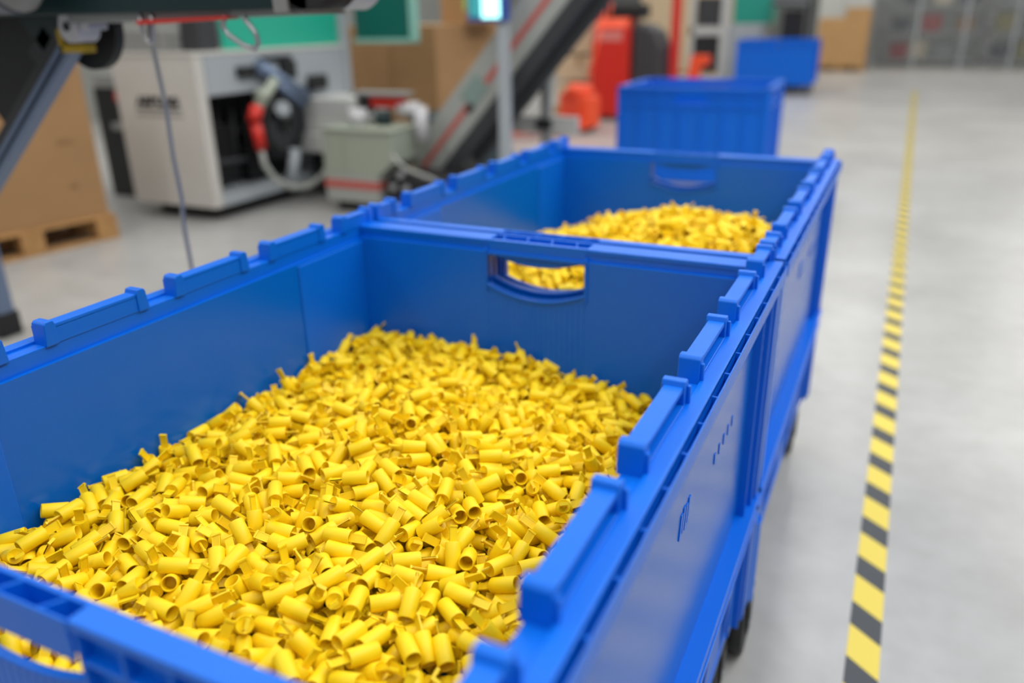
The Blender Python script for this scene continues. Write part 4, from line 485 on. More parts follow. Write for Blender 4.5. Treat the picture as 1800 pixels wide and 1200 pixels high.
-594,1374,699,-57,-1,123,-555,373,738,176,2,110,-563,936,746,-65,6,48,-582,999,752,-148,-10,-150,-589,1114,744,-55,12,-27,-592,1150,738,-101,-17,-47,-570,1221,723,179,-11,-66,
-596,1271,713,-109,11,29,-600,458,740,-171,5,113,-588,568,747,-8,19,119,-585,736,746,112,-6,-137,-596,839,752,70,0,98,-631,1212,730,-129,-22,-70,-630,1367,707,-170,4,-173,
-654,1428,702,-31,-25,-165,-610,1467,688,117,-3,146,-651,856,755,136,-2,23,-682,1071,752,-5,2,81,-650,1122,743,-173,6,-177,-625,1142,738,-119,-10,167,-667,397,746,31,-56,177,
-641,480,743,152,-29,-7,-627,624,746,-110,8,-68,-650,740,750,128,-4,42,-682,1151,742,-1,0,-131,-676,1277,726,-1,-10,-50,-699,1311,721,-62,3,108,-686,1373,712,27,-6,-64,
-705,1396,709,9,17,32,-690,831,754,-104,-3,131,-701,870,755,-9,3,143,-704,949,754,-42,11,-133,-711,999,752,122,-7,25,-705,1055,749,-41,11,99,-759,1479,703,-142,0,-138,
-701,351,732,-103,1,-162,-694,403,737,-23,6,-148,-700,462,737,-42,-3,144,-716,512,736,-11,-3,57,-703,583,744,77,9,155,-770,1061,744,100,4,-115,-763,1201,735,-22,4,41,
-749,1253,726,-76,-5,-142,-758,1330,719,-154,4,-104,-751,1366,719,164,15,-42,-746,581,737,69,-1,-74,-753,721,741,-166,-13,49,-742,827,750,-39,7,157,-763,942,749,12,4,-107,
-804,1400,712,105,-4,44,-748,357,727,-50,5,62,-815,897,738,-106,-2,4,-832,943,743,-121,-3,135,-795,1012,752,24,30,-97,-805,1161,730,34,-9,-35,-821,623,734,87,-11,128,
-817,735,736,43,17,-151,-834,784,737,-33,-8,71,-824,835,739,33,-14,-22,-862,1206,722,-168,-9,64,-843,1319,712,-16,-10,-61,-887,1377,708,-154,-2,62,-861,1422,708,-179,5,161,
-809,359,723,-50,5,64,-801,423,729,-129,-10,61,-888,1026,724,-106,-14,44,-858,1132,727,160,9,23,-862,1165,722,161,18,-148,-882,402,721,39,-15,141,-856,559,723,8,0,28,
-857,643,723,50,2,-140,-862,731,731,-154,-5,70,-914,1369,707,46,-4,-117,-906,1406,709,79,0,-155,-899,1451,708,-83,0,24,-917,682,716,51,10,-141,-905,779,720,32,3,-131,
-933,845,716,62,3,-100,-917,934,721,92,1,-57,-919,1027,716,-68,-17,38,-953,1463,705,163,13,161,-927,529,714,87,1,64,-968,994,708,177,2,74,-954,1155,707,-164,4,143,
-970,1384,710,-177,19,-35,-988,571,708,-6,4,83,-961,655,712,-11,-2,-48,-965,691,713,-11,3,37,-961,787,715,19,-6,-119,-963,828,717,20,-5,92,-963,948,712,90,3,65,
-999,1347,711,-161,15,54,-967,371,713,-16,2,79,-946,434,715,-163,7,-78,-968,483,713,-4,16,-106,-1032,1238,692,-9,-2,97,]
HEAP_FAR = [
-537,2038,911,-139,7,-150,-333,2238,890,153,-73,-69,-561,2190,909,79,-11,-35,-370,2045,898,-121,-22,147,-393,2139,896,90,-17,-171,-481,2045,910,150,-3,-89,
-662,2140,890,179,-27,-36,-480,2175,914,-34,-1,-92,-348,2166,896,-80,-6,100,-326,2168,890,122,9,113,-396,2220,895,77,-6,133,-507,2070,907,-90,8,-164,-459,2155,896,-30,-1,-152,
-392,2276,890,88,6,36,-385,2100,898,-18,11,-27,-538,2074,918,-115,-23,-99,-443,2185,897,8,-48,-149,-715,2164,884,175,-5,142,-506,2098,907,-152,-12,22,-464,2738,818,57,6,-3,
-341,2096,886,39,28,161,-544,2294,894,147,-23,53,-677,2316,874,23,-10,-24,-592,2070,892,-13,-24,124,-527,2415,873,-73,0,168,-781,2230,860,-67,-33,-61,-559,2061,913,-18,-13,115,
-493,2481,856,79,6,37,-457,2248,885,-43,-40,-13,-421,2081,892,62,-8,-121,-910,2411,813,-87,-26,8,-632,2123,887,-127,-16,37,-792,2279,863,53,-9,-132,-663,2216,886,-5,-20,-11,
-416,2120,887,38,-19,163,-448,2441,860,105,28,139,-312,2279,878,88,-15,156,-561,2329,880,100,-43,169,-493,2116,892,72,-14,0,-497,2056,895,-176,-22,-121,
-380,2231,885,118,60,151,-386,2191,881,153,-43,-174,-489,2338,884,72,24,10,-781,2575,824,40,22,-162,-364,2118,890,-135,1,-2,-852,2256,838,-22,-26,23,-706,2036,885,52,-36,80,
-681,2082,886,83,-11,150,-611,2212,887,-138,-29,-114,-683,2229,864,-110,-52,-172,-631,2341,874,139,-1,-174,-594,2132,901,72,-3,56,-573,2075,899,-55,-14,118,
-773,2172,857,175,-29,-141,-764,2252,854,93,-46,174,-364,2135,878,-2,-44,94,-509,2148,894,-120,-53,99,-470,2085,882,-87,-2,62,-750,2286,853,157,-44,152,
-690,2280,873,69,4,-32,-443,2580,837,-77,6,-132,-404,2452,851,-50,-22,88,-409,2540,844,-23,28,-129,-461,2613,831,41,-12,176,-527,2187,904,-58,4,117,-735,2303,855,-116,32,-18,
-461,2137,882,-99,-1,25,-682,2478,847,80,32,-130,-1035,2549,774,126,-44,46,-957,2526,787,171,-21,148,-520,2599,838,6,-42,-100,-619,2719,815,108,4,-36,-322,2038,877,-59,-45,145,
-611,2314,884,120,51,140,-576,2279,893,-13,5,-36,-896,2235,828,-120,-48,90,-525,2125,899,-115,-21,18,-701,2178,879,60,-7,141,-829,2522,817,-145,-52,-43,
-499,2086,893,-50,-11,23,-373,2465,852,-6,-11,37,-466,2035,895,30,1,96,-359,2275,877,175,-30,-46,-644,2035,890,-103,-29,-36,-339,2385,864,24,-1,-55,-409,2486,841,-115,-37,-150,
-412,2041,892,-163,-5,-168,-311,2206,878,178,-8,30,-958,2370,801,7,-51,-57,-304,2180,875,163,8,-130,-883,2463,817,-20,23,-143,-950,2266,831,151,-2,-6,-638,2166,873,53,-54,-128,
-480,2180,894,-178,2,175,-699,2720,794,-17,-43,139,-707,2487,838,163,-49,-88,-932,2492,797,-132,-40,-4,-852,2325,826,90,-23,-122,-753,2428,833,-66,-40,151,
-713,2373,858,173,-6,130,-888,2330,822,-15,17,162,-568,2176,895,28,6,-5,-682,2152,870,-24,-29,-143,-516,2645,820,-133,-61,162,-516,2507,854,161,2,60,-413,2224,872,22,-58,-125,
-535,2631,827,51,-17,158,-667,2190,876,16,-24,11,-974,2480,791,41,-18,110,-291,2135,870,-136,-31,-128,-414,1964,889,56,-62,93,-362,2592,814,53,25,-141,
-499,2239,889,144,-40,-2,-668,2515,844,160,17,-114,-957,2553,772,135,-56,151,-632,2654,809,-168,62,73,-722,2318,866,108,6,-25,-847,2510,820,-16,-27,-42,
-503,2625,817,-114,-41,30,-413,2506,826,65,-36,42,-595,2239,887,-129,12,-31,-807,2688,788,-127,-47,-146,-333,2059,873,-64,-47,145,-676,1997,892,-118,-24,96,
-857,2377,815,-84,-19,125,-931,2400,793,-132,-32,127,-625,2075,877,105,-30,-165,-764,2409,826,15,-63,141,-587,2007,882,33,-36,102,-506,2260,884,80,-21,-6,
-1037,2439,787,74,-9,-174,-1033,2411,795,-5,-17,-81,-1087,2642,739,163,-45,-90,-334,2217,875,19,-12,28,-529,2052,887,8,-14,-115,-682,2133,860,84,-58,-86,
-925,2513,792,145,-29,128,-580,2213,896,144,-8,27,-1021,2534,776,160,-2,46,-638,2092,873,-61,13,-137,-716,2453,842,-47,40,81,-563,1973,890,-11,-78,41,-985,2438,792,-99,-5,120,
-532,2281,878,-39,-2,82,-439,2274,883,-32,-11,137,-351,2576,811,93,-28,38,-722,2714,796,-35,73,70,-618,2669,816,158,20,121,-579,2590,833,-90,-5,51,-688,2524,830,76,-21,154,
-428,2331,874,-90,1,-32,-799,2192,854,-153,18,159,-986,2681,742,-56,-76,124,-808,2424,835,-173,-39,-80,-406,2181,874,-122,-52,-153,-302,2376,852,154,-16,133,
-527,2230,890,2,-21,-62,-968,2354,788,113,-54,146,-571,1993,894,-148,-18,38,-570,2252,874,17,-11,5,-807,2299,816,-59,-41,177,-937,2647,758,57,-73,64,-490,2405,867,130,19,110,
-393,2163,886,-74,3,33,-661,2420,832,133,-85,179,-322,2115,858,14,-35,73,-404,2381,861,-95,-13,91,-1085,2259,804,-3,-80,129,-957,2452,792,111,-17,41,-900,2267,823,146,21,-100,
-1053,2739,731,-171,-40,180,-316,2258,871,163,-7,-40,-994,2731,747,-66,-24,-148,-560,2432,857,-24,-10,65,-788,2329,841,-56,-55,94,-394,2687,806,166,9,23,
-916,2430,811,-163,-17,8,-410,2570,834,-152,-4,-14,-805,2465,823,5,-18,158,-673,2702,796,115,-26,-173,-465,2367,861,-72,56,40,-447,2667,802,-141,-40,124,
-344,2187,863,145,1,-150,-376,2634,805,162,-47,-165,-856,2546,805,-55,27,-13,-1033,2584,769,126,5,95,-429,2016,894,65,14,-165,-682,2391,862,18,11,110,-676,2586,816,-109,-30,0,
-797,2281,844,-123,6,57,-923,2739,742,-78,-39,-180,-597,2269,882,163,24,5,-1021,2480,776,-147,12,39,-383,2329,867,95,-26,8,-775,2497,828,-168,1,127,-557,2097,885,171,-9,11,
-1057,2528,759,-165,-33,-152,-676,2249,863,101,-20,176,-813,2441,810,7,-45,140,-394,2659,805,-163,23,-161,-651,2235,874,-15,-25,24,-397,2075,879,15,-5,81,
-697,2384,851,-10,-14,129,-567,2300,881,84,-22,44,-339,2648,808,-121,15,102,-1039,2334,794,-168,-43,19,-580,2194,883,174,-15,15,-832,2612,795,64,-29,169,
-887,2509,808,-170,-9,101,-584,2726,804,4,-5,162,-877,2607,795,41,8,162,-985,2517,780,100,9,-79,-771,2275,842,38,-28,-139,-555,2086,902,20,-19,122,-797,2370,821,156,-57,-1,
-569,2016,879,32,-44,99,-713,2225,864,180,-6,-97,-454,2223,875,17,-37,17,-442,2499,842,131,13,93,-373,2253,881,18,0,-45,-435,2461,843,173,-20,152,-409,2644,817,127,36,-72,
-658,2131,871,51,12,75,-775,2186,834,-113,-37,106,-427,2739,797,12,-9,0,-534,2538,840,108,13,-44,-335,2079,865,145,-27,46,-1000,2625,756,15,-29,126,-604,2122,873,160,-33,-117,
-538,2740,801,126,-16,180,-621,2609,819,-125,-18,-78,-472,2315,876,-84,0,-15,-942,2385,802,-28,-1,144,-817,2539,811,-167,-4,121,-854,2580,803,-154,7,-167,
-669,2721,783,-71,-55,154,-652,2280,869,-11,-5,147,-665,2000,874,112,-41,70,-710,2337,858,75,33,145,-434,2290,855,-43,-80,44,-507,2575,832,140,-13,-16,
-783,2484,815,67,-8,135,-779,2651,791,-116,-33,35,-665,2632,812,75,1,-162,-507,2390,857,-87,-4,151,-707,2643,802,-90,-29,119,-973,2650,752,12,-20,144,-1066,2551,756,60,-26,-138,
-556,2375,859,164,-26,101,-744,2200,865,-40,7,121,-829,2638,773,84,-70,-64,-728,2107,855,153,-59,89,-583,2114,891,82,17,-125,-482,2264,871,103,29,-69,-638,2314,864,50,-24,-75,
-923,2592,786,-100,-15,-100,-1053,2474,778,-105,9,122,-1031,2681,747,-77,-22,-40,-978,2314,802,-119,-25,159,-381,2437,839,161,-39,15,-629,2137,871,-62,21,-68,
-559,2136,873,-171,-18,-1,-826,2401,802,-20,-35,175,-950,2628,754,-38,-72,62,-328,1728,836,-33,-20,-29,-331,1879,867,-61,-28,-132,-386,1844,877,18,-11,140,
-330,1946,881,-34,25,109,-363,2212,865,-95,4,104,-397,2592,827,-37,-6,140,-421,2719,801,-130,16,-1,-359,1673,844,-99,-36,-157,-394,1732,851,56,24,-121,
-389,1784,860,22,-3,-26,-376,2408,852,45,-31,-104,-426,1661,838,110,-4,4,-402,1685,856,162,-10,-91,-454,1777,862,171,-30,-29,-472,1776,879,-34,18,-174,
-410,1808,873,158,-7,171,-455,1893,890,-56,-10,136,-1071,2712,669,101,14,128,-1022,1678,710,-41,20,-136,-1034,1783,718,-61,-12,36,-1029,1941,730,103,12,-138,
-1087,2293,713,166,15,90,-1072,2364,723,38,-47,150,-1082,2375,708,86,-10,74,-1074,2453,703,-7,-8,-115,-1033,2493,707,25,8,-175,-1087,2562,688,-150,-12,-90,
-1078,2624,682,138,-31,50,-1086,2675,668,30,-3,-90,-1067,1674,705,21,-36,-103,-966,2440,734,145,13,154,-966,2559,715,-106,6,100,-979,1944,747,148,7,-85,
-985,2131,751,9,-8,45,-1016,2515,715,33,28,153,-965,1662,720,5,-7,113,-979,1716,726,176,15,-144,-1024,2154,739,98,17,-127,-860,1719,751,-1,-10,70,-871,1931,777,87,7,-149,
-904,2399,753,-124,-19,-10,-933,2543,722,100,-17,9,-912,2714,697,40,4,51,-933,1969,765,-180,-11,32,-928,2104,769,112,11,117,-955,2595,713,-146,6,119,-965,2702,701,62,-17,122,
-966,2722,687,-25,-19,-7,-917,1662,731,-154,3,107,-897,1684,737,-128,8,134,-937,1817,746,44,5,124,-834,2242,793,-64,-11,-49,-823,2324,784,168,14,-153,-829,2357,778,-151,0,61,
-800,2454,768,39,-15,-28,-814,2613,735,-134,25,126,-809,1920,794,-14,-8,119,-816,2033,797,-27,-11,40,-836,2091,796,-119,-21,30,-829,2121,799,-112,-24,-1,
-833,2203,792,-11,-4,-63,-875,2576,735,158,24,128,-866,2681,711,-96,13,173,-881,2070,788,136,21,133,-883,2196,779,-80,-12,63,-877,2312,770,-112,6,-141,
-882,2359,763,42,-9,57,-859,2404,765,-82,10,150,-865,2483,752,9,-18,36,-696,1729,781,-17,-8,48,-717,1768,787,-126,-16,51,-723,1839,802,157,-7,28,-716,1935,823,-75,-11,16,
-719,1983,826,-158,-6,-46,-727,2091,830,60,-10,-19,-740,2430,784,11,15,-154,-755,2475,776,-8,13,134,-772,2561,752,21,-5,-106,-792,2646,740,10,13,-93,-742,2668,734,-26,0,-171,
-722,1671,772,29,-4,19,-767,1958,812,-153,8,-177,-774,2007,814,103,17,151,-758,2076,824,144,1,92,-780,2202,809,-155,11,134,-780,2357,794,-8,-7,118,-798,2672,726,-26,15,35,
-808,2735,711,37,-17,13,-747,1724,776,-60,25,-127,-767,1825,791,74,14,-92,-764,1854,796,-138,19,177,-784,1920,801,140,6,123,-671,2341,815,-144,-12,-49,
-657,2451,795,80,-9,-9,-655,2470,790,116,-7,-9,-664,2585,766,1,-9,-136,-653,1911,833,-112,9,151,-676,2046,840,14,-22,43,-661,2099,848,57,9,-169,-676,2158,841,-163,12,167,
-667,2187,844,102,16,117,-667,2253,832,88,-5,13,-637,1672,782,54,-7,149,-649,1707,789,-22,5,160,-647,1755,798,-55,-22,23,-730,2153,828,53,-2,100,-716,2208,828,-7,10,133,
-698,2247,827,74,6,98,-713,2309,817,136,-13,-99,-715,2354,807,-110,18,130,-708,2523,772,-129,-2,-111,-572,1766,812,-51,18,-21,-549,1899,850,129,-11,-6,
-542,1923,844,-88,-5,5,-553,1958,860,-138,2,-19,-550,2027,877,141,10,128,-576,2111,871,75,-19,16,-596,2496,793,-13,15,175,-582,2544,779,81,6,-165,-621,2688,743,-19,-13,-83,
-551,1660,815,-160,58,88,-532,1678,790,114,-2,-63,-615,2032,859,-30,23,-164,-629,2087,855,55,1,97,-620,2157,857,5,-11,30,-602,2215,852,-165,4,45,-603,2266,846,-7,-6,-20,
-606,2311,835,-75,-11,-68,-604,2367,823,-65,-15,-37,-599,2402,816,-180,6,71,-650,2724,732,2,-9,31,-609,1703,792,-120,-5,-3,-595,1824,820,50,-16,85,-602,1918,839,-65,5,-146,
-612,1978,849,76,5,-42,-502,2398,820,-98,6,5,-492,2429,815,-19,10,51,-484,2499,797,46,-17,-124,-486,2531,788,-51,-12,-6,-467,2673,752,-13,26,112,-511,2718,748,1,-42,93,
-487,1922,852,-137,18,-58,-481,1960,862,72,-23,103,-456,2020,871,25,-22,84,-488,2164,881,61,3,0,-482,2201,869,66,22,90,-488,2283,849,-139,-14,-42,-480,2334,836,70,7,117,
-555,2739,736,-162,10,0,-493,1778,811,-35,-12,142,-492,1808,819,115,11,-52,-495,1864,835,9,11,-23,-550,2240,860,166,-17,-19,-542,2260,858,167,10,156,-549,2341,832,-38,2,3,
-531,2372,828,60,19,90,-536,2459,805,-136,10,166,-557,2530,784,-43,-10,-146,-359,1821,813,156,2,-79,-388,1881,829,147,-13,153,-368,1921,835,-110,3,-151,
-346,1962,840,-31,-7,150,-367,2028,854,-33,-12,-162,-356,2106,852,-150,14,39,-361,2157,851,73,-18,-128,-363,2208,845,135,-10,-104,-429,2522,792,8,18,112,
-405,2627,759,84,-3,-43,-388,1663,785,-35,-4,-25,-388,1706,790,94,-24,120,-358,1753,802,120,7,-110,-421,2083,872,-117,-9,-128,-425,2165,872,-46,17,-23,
-431,2219,860,-17,-3,131,-383,2278,840,176,4,139,-425,2316,839,-171,15,79,-423,2385,822,158,7,-176,-466,2427,817,58,-8,65,-453,2472,797,18,-15,-93,-460,1771,809,157,-11,46,
-433,1815,822,148,4,-156,-429,1868,832,-44,3,-121,-434,1925,851,179,3,168,-427,1975,857,91,9,-110,-427,2005,864,132,3,-13,-282,2418,792,-173,-3,158,-328,2469,794,-178,15,58,
-335,2586,763,179,2,22,-317,2682,739,-71,0,160,-277,1651,767,-20,13,0,-306,1973,833,-68,3,57,-305,2013,838,-17,-7,-118,-321,2090,840,62,-20,-174,-317,2159,840,-172,6,105,
-295,2189,831,158,9,67,-289,2275,823,-85,1,-53,-311,2320,818,179,8,44,-308,2362,811,-167,-8,-167,-314,1821,808,71,7,20,-337,1886,820,-110,-14,141,-327,1925,831,-26,17,2,
-375,2310,832,79,-6,172,-380,2359,819,14,-12,-94,-425,2440,809,-50,17,18,-361,2517,786,-17,-16,-97,-375,2624,759,-95,-9,-62,-1087,1876,735,55,18,90,-1076,1924,741,81,-1,31,
-1087,1995,727,39,-44,-90,-1022,2045,742,92,-1,-80,-1064,2084,745,39,9,59,-287,2564,764,51,9,63,-261,2636,744,-48,-13,161,-262,2661,736,-126,-12,-180,-273,2728,720,-29,-11,-80,
-1051,1670,720,-144,41,72,-1077,1706,711,127,11,0,-1078,1759,718,24,-10,54,-256,2280,814,21,-8,145,-244,2357,795,11,-17,-164,-254,2408,794,-46,8,69,-258,2454,779,11,11,32,
-263,2541,764,173,-11,-158,-270,1712,774,52,14,3,-261,1787,790,149,1,-13,-271,1809,797,156,20,-6,-238,1925,807,-62,8,-116,-249,1982,818,23,-14,169,-269,2052,825,-21,-7,-112,
-277,2086,834,-30,32,-15,-1029,2458,727,1,-20,-14,-1043,2676,688,134,16,-75,-1012,2739,683,-50,-13,0,-951,1674,732,-136,-29,-118,-996,1710,743,-21,8,-53,
-1040,1998,742,107,23,86,-1040,2184,743,-13,36,120,-1022,2365,745,166,-20,7,-1076,2739,679,165,22,0,-1077,2333,720,155,-29,-42,-1058,2394,718,43,-16,87,
-1087,2469,708,160,-46,-90,-1087,2625,702,-84,21,-90,-944,1917,771,10,-28,-50,-951,1990,769,-103,-7,57,-946,2039,780,76,7,-109,-950,2078,784,-23,-5,-121,
-956,2147,777,161,-3,-78,-932,2226,772,-129,-17,154,-934,2314,773,-13,49,-170,-979,2684,704,145,-35,128,-932,2740,690,-126,12,-180,-935,1664,743,-5,-23,79,
-926,1721,743,-15,24,154,-913,1761,750,-94,27,-88,-950,1821,765,-156,5,-69,-940,1887,766,165,11,8,-999,2208,761,45,-6,24,-977,2257,763,-90,20,-72,-979,2310,759,-80,-35,-81,
-972,2354,760,118,29,-72,-960,2466,738,26,-41,-111,-951,2514,727,42,-24,54,-988,2568,712,33,3,-78,-1021,1797,742,51,11,-140,-994,1935,759,26,18,118,-985,1993,766,152,5,-72,
-1009,2028,760,159,-7,112,-983,2126,770,122,14,-21,-881,2545,761,36,-7,-59,-902,2578,727,-83,-22,-61,-848,2711,710,-55,-17,63,-820,1688,751,-46,-9,4,-840,1715,757,-125,-5,-115,
-832,1768,787,2,-2,74,-876,2093,791,124,30,128,-906,2195,785,-16,-42,-113,-882,2300,789,-177,-7,47,-873,2431,771,-65,19,-3,-870,1662,757,21,13,95,-842,1769,769,141,-8,-115,
-876,1825,765,-172,-21,-8,-898,1911,793,-126,11,110,-882,2014,781,179,8,-157,-936,2330,755,22,-32,-6,-927,2475,757,151,29,-39,-919,2523,753,-176,12,-51,
-941,2562,729,112,-31,-120,-938,2602,723,-132,-9,133,-936,2672,715,132,18,6,-915,2728,714,100,-2,-133,-778,1985,814,62,-3,157,-749,2033,823,51,-3,-78,-779,2078,814,161,-18,-84,
-794,2143,827,-95,10,92,-768,2210,825,118,9,-5,-777,2256,828,-3,-3,-51,-757,2308,808,-26,21,-173,-770,2356,812,-45,20,-19,-812,2691,727,-97,-40,-3,-800,2709,722,2,-10,139,
-771,1651,773,-124,-4,0,-756,1699,785,-152,-19,40,-768,1773,779,-100,-18,2,-744,1804,791,-155,-19,103,-777,1876,795,22,-13,-4,-777,1891,812,-173,20,11,
-857,2287,805,-33,9,-48,-831,2309,800,-54,8,-40,-813,2352,791,-105,-21,-144,-842,2408,786,166,17,89,-836,2458,760,-120,5,77,-818,2506,763,-37,-28,119,-839,2573,753,-27,-12,49,
-847,2621,736,-154,11,-115,-838,1816,791,44,9,-109,-848,1855,780,46,-18,-101,-817,1894,805,151,16,-177,-859,1952,802,46,-13,52,-819,2005,800,127,-1,-143,
-812,2081,808,9,26,-144,-826,2150,802,-108,-6,24,-851,2193,792,64,-13,-64,-703,2679,758,161,2,-175,-728,2737,728,-96,-32,10,-645,1695,808,9,15,-163,-654,1731,800,105,7,10,
-669,1760,809,9,11,90,-672,1828,820,94,3,29,-710,2147,840,126,-27,153,-748,2202,844,-76,-6,15,-720,2242,829,172,35,116,-721,2335,829,102,20,111,-721,2424,803,-167,29,-130,
-689,2466,796,35,-60,106,-694,2535,790,87,-5,-118,-737,1852,814,-114,-12,-121,-722,1904,819,163,0,-161,-733,1963,819,-131,3,122,-739,2025,841,158,1,-69,
-780,2391,786,-23,19,144,-763,2454,781,-6,26,140,-787,2555,770,155,8,-122,-755,2686,738,142,-2,8,-678,1670,780,51,-29,174,-639,2009,857,-109,-8,171,-623,2239,850,-35,-4,110,
-629,2294,851,165,-7,31,-619,2350,829,-76,-18,113,-573,2454,820,69,9,-79,-602,1680,801,-124,1,-168,-594,1722,801,43,-26,-153,-602,1765,821,33,24,98,-625,1798,824,-99,19,121,
-647,1920,850,-2,29,78,-641,1955,856,-16,-16,23,-688,2311,838,57,13,-4,-663,2366,814,-141,-25,-34,-677,2432,802,88,1,138,-660,2480,808,-14,5,40,-654,2561,776,-67,-26,180,
-659,2641,757,-62,-31,-174,-676,2660,754,-141,-24,65,-690,1912,828,78,-32,141,-703,1960,847,-100,-4,85,-670,2024,845,58,-16,45,-671,2087,865,93,37,-114,
-652,2131,851,-50,8,-151,-643,2203,854,-146,-22,-122,-671,2277,831,-165,-16,-180,-560,2679,762,-179,45,148,-543,2712,741,135,-6,-170,-482,1672,794,-23,-16,-165,
-490,1734,801,-44,2,-156,-506,1756,811,144,-12,-16,-485,1832,828,5,-7,-47,-480,1838,848,-81,7,32,-577,2216,862,-56,1,-133,-539,2287,848,-23,13,176,-552,2308,840,-109,5,173,
-558,2369,832,-167,-28,43,-543,2460,825,-12,-4,17,-554,2506,793,44,3,23,-546,2551,798,99,-8,-159,-529,2589,784,93,-14,-131,-535,1767,816,79,-14,-100,-539,1918,864,53,7,-168,
-581,1967,863,163,5,71,-584,2034,872,-85,26,-91,-558,2069,878,14,4,162,-584,2160,878,142,-9,-104,-598,2483,810,61,-40,72,-594,2558,791,-15,-17,10,-594,2626,768,157,34,44,
-587,2719,753,-73,-14,-149,-562,1688,800,-83,12,55,-550,1733,801,-155,-11,10,-436,2095,878,99,-2,-132,-414,2136,874,48,-1,11,-386,2304,852,137,6,-7,-441,2340,853,-42,-6,-10,
-455,2346,831,-78,7,118,-408,2437,823,13,21,-78,-431,2492,804,141,33,10,-455,1717,817,-10,1,-102,-407,1804,821,149,-1,-133,-417,1906,867,179,6,167,-413,1951,856,-1,-3,69,
-426,2036,872,-91,-13,70,-487,2388,836,-21,-20,69,-498,2448,828,-23,-8,8,-494,2457,804,78,7,42,-496,2548,799,-132,34,23,-504,2590,771,122,-6,37,-493,2682,758,112,-26,29,
-491,2728,734,30,-23,-88,-490,1890,845,-177,-1,-45,-462,1963,867,2,-38,110,-507,2011,873,117,-7,-8,-504,2213,869,7,-14,-105,-505,2265,863,70,-9,84,-468,2306,842,-43,-1,34,
-385,2722,740,39,-16,3,-300,1715,799,-165,24,-68,-326,1779,812,31,0,23,-288,1809,825,29,17,62,-339,1854,826,68,-29,78,-292,1904,823,10,33,-3,-324,2293,846,178,-15,-118,
-356,2328,838,102,-36,-11,-360,2358,816,166,14,87,-371,2428,808,65,12,39,-363,2478,819,165,6,61,-387,2524,790,95,-10,49,-371,2587,787,-175,5,-80,-360,2627,778,-123,5,105,
-359,1861,828,-62,-25,79,-386,1938,847,-139,5,15,-350,1988,844,40,-27,157,-351,2013,861,-116,-58,143,-386,2103,862,178,4,-96,-337,2159,856,111,6,-120,-353,2247,843,149,12,-13,
-444,2566,789,-144,-18,-19,-405,2664,780,161,22,-142,-378,1707,808,59,-33,140,-393,1748,809,-5,-13,-46,-231,2217,822,162,28,90,-261,2272,832,-82,-17,110,
-231,2301,830,-35,56,-90,-260,2374,796,153,23,12,-231,2434,780,-178,1,-90,-251,2483,781,-23,-38,34,-253,2523,764,-42,-23,-163,-262,1732,779,-128,17,5,-281,1768,795,49,15,-4,
-252,1813,812,-78,20,113,-231,1855,797,20,-6,90,-255,1927,822,-60,-24,-38,-242,1993,833,127,-19,-177,-257,2066,842,-77,21,-24,-249,2084,840,-65,45,-31,
-280,2439,797,-5,-21,-27,-344,2486,789,109,-20,-115,-317,2536,789,-128,-5,-34,-311,2580,777,44,-47,163,-344,2621,761,-168,-26,77,-338,2667,744,-160,1,-28,
-319,2714,730,34,16,54,-302,1983,853,22,4,64,-299,2044,845,119,0,175,-302,2103,851,23,22,107,-293,2148,836,110,-8,-79,-300,2224,838,-160,4,-171,-277,2275,850,-3,22,157,
-341,2313,827,2,3,76,-297,2388,804,-45,-5,27,-991,2713,696,-149,-32,106,-1003,1671,736,-20,19,177,-1025,1908,735,8,-11,8,-1037,1939,760,119,-36,-117,-999,1982,753,138,-35,122,
-1078,2310,738,-152,6,-57,-1053,2367,751,79,31,-113,-1041,2381,730,55,-20,-180,-1067,2476,720,-126,-2,131,-1061,2517,716,136,7,148,-1054,2575,716,120,2,-139,
-1062,2657,685,-128,-41,125,-1057,1901,741,-65,-3,-59,-1086,1943,754,-133,-20,-84,-1054,2028,739,-133,11,66,-1077,2100,762,-85,-3,6,-1057,2131,750,-135,18,71,
-1059,2210,748,60,-12,40,-1066,2273,753,-120,21,-7,-254,2578,762,-146,-44,126,-286,2619,750,29,13,-7,-260,2655,755,-131,17,-20,-281,2739,739,-139,-4,180,
-1088,1661,729,-18,49,90,-1087,1770,734,30,29,90,-1061,1826,732,-115,-30,117,-991,2191,771,-13,-2,23,-980,2244,779,-167,-15,122,-989,2344,770,-86,0,136,
-989,2398,756,132,11,95,-987,2499,739,-46,3,-7,-979,2532,738,-98,-11,-46,-971,2574,734,-14,-4,-148,-958,1774,753,36,-9,-104,-995,1810,760,102,-8,-93,-990,1851,768,111,-39,76,
-967,1942,763,-41,-33,174,-972,1988,782,-99,-6,-93,-991,2022,776,30,16,14,-988,2094,775,-17,42,38,-991,2143,791,-153,42,41,-1043,2441,735,85,-6,-36,-1036,2535,738,-169,25,-79,
-1038,2570,732,4,2,36,-1014,2625,720,147,1,-80,-1025,2641,692,-4,12,25,-1045,2725,682,-95,-57,57,-953,1662,762,-9,30,86,-967,1724,752,-43,-18,-134,-1033,2020,755,175,-8,-74,
-1019,2138,764,163,-10,-74,-1025,2193,760,160,-22,-63,-1005,2244,765,-162,0,-126,-1034,2287,748,-82,-15,-25,-1013,2398,747,-67,-12,128,-891,1651,781,-61,-49,-180,
-867,1709,786,-51,15,43,-868,1778,783,-31,12,137,-894,1834,779,-77,-1,-112,-903,1878,790,56,9,-41,-887,1954,791,87,-19,38,-859,2006,800,-27,20,59,-943,2343,769,-44,-24,4,
-928,2449,763,37,17,-154,-932,2505,750,-65,7,-46,-932,2581,743,93,-2,-63,-931,2625,732,59,-10,-64,-912,2695,718,29,3,11,-929,1938,772,-56,-29,-65,-933,1973,786,82,-11,20,
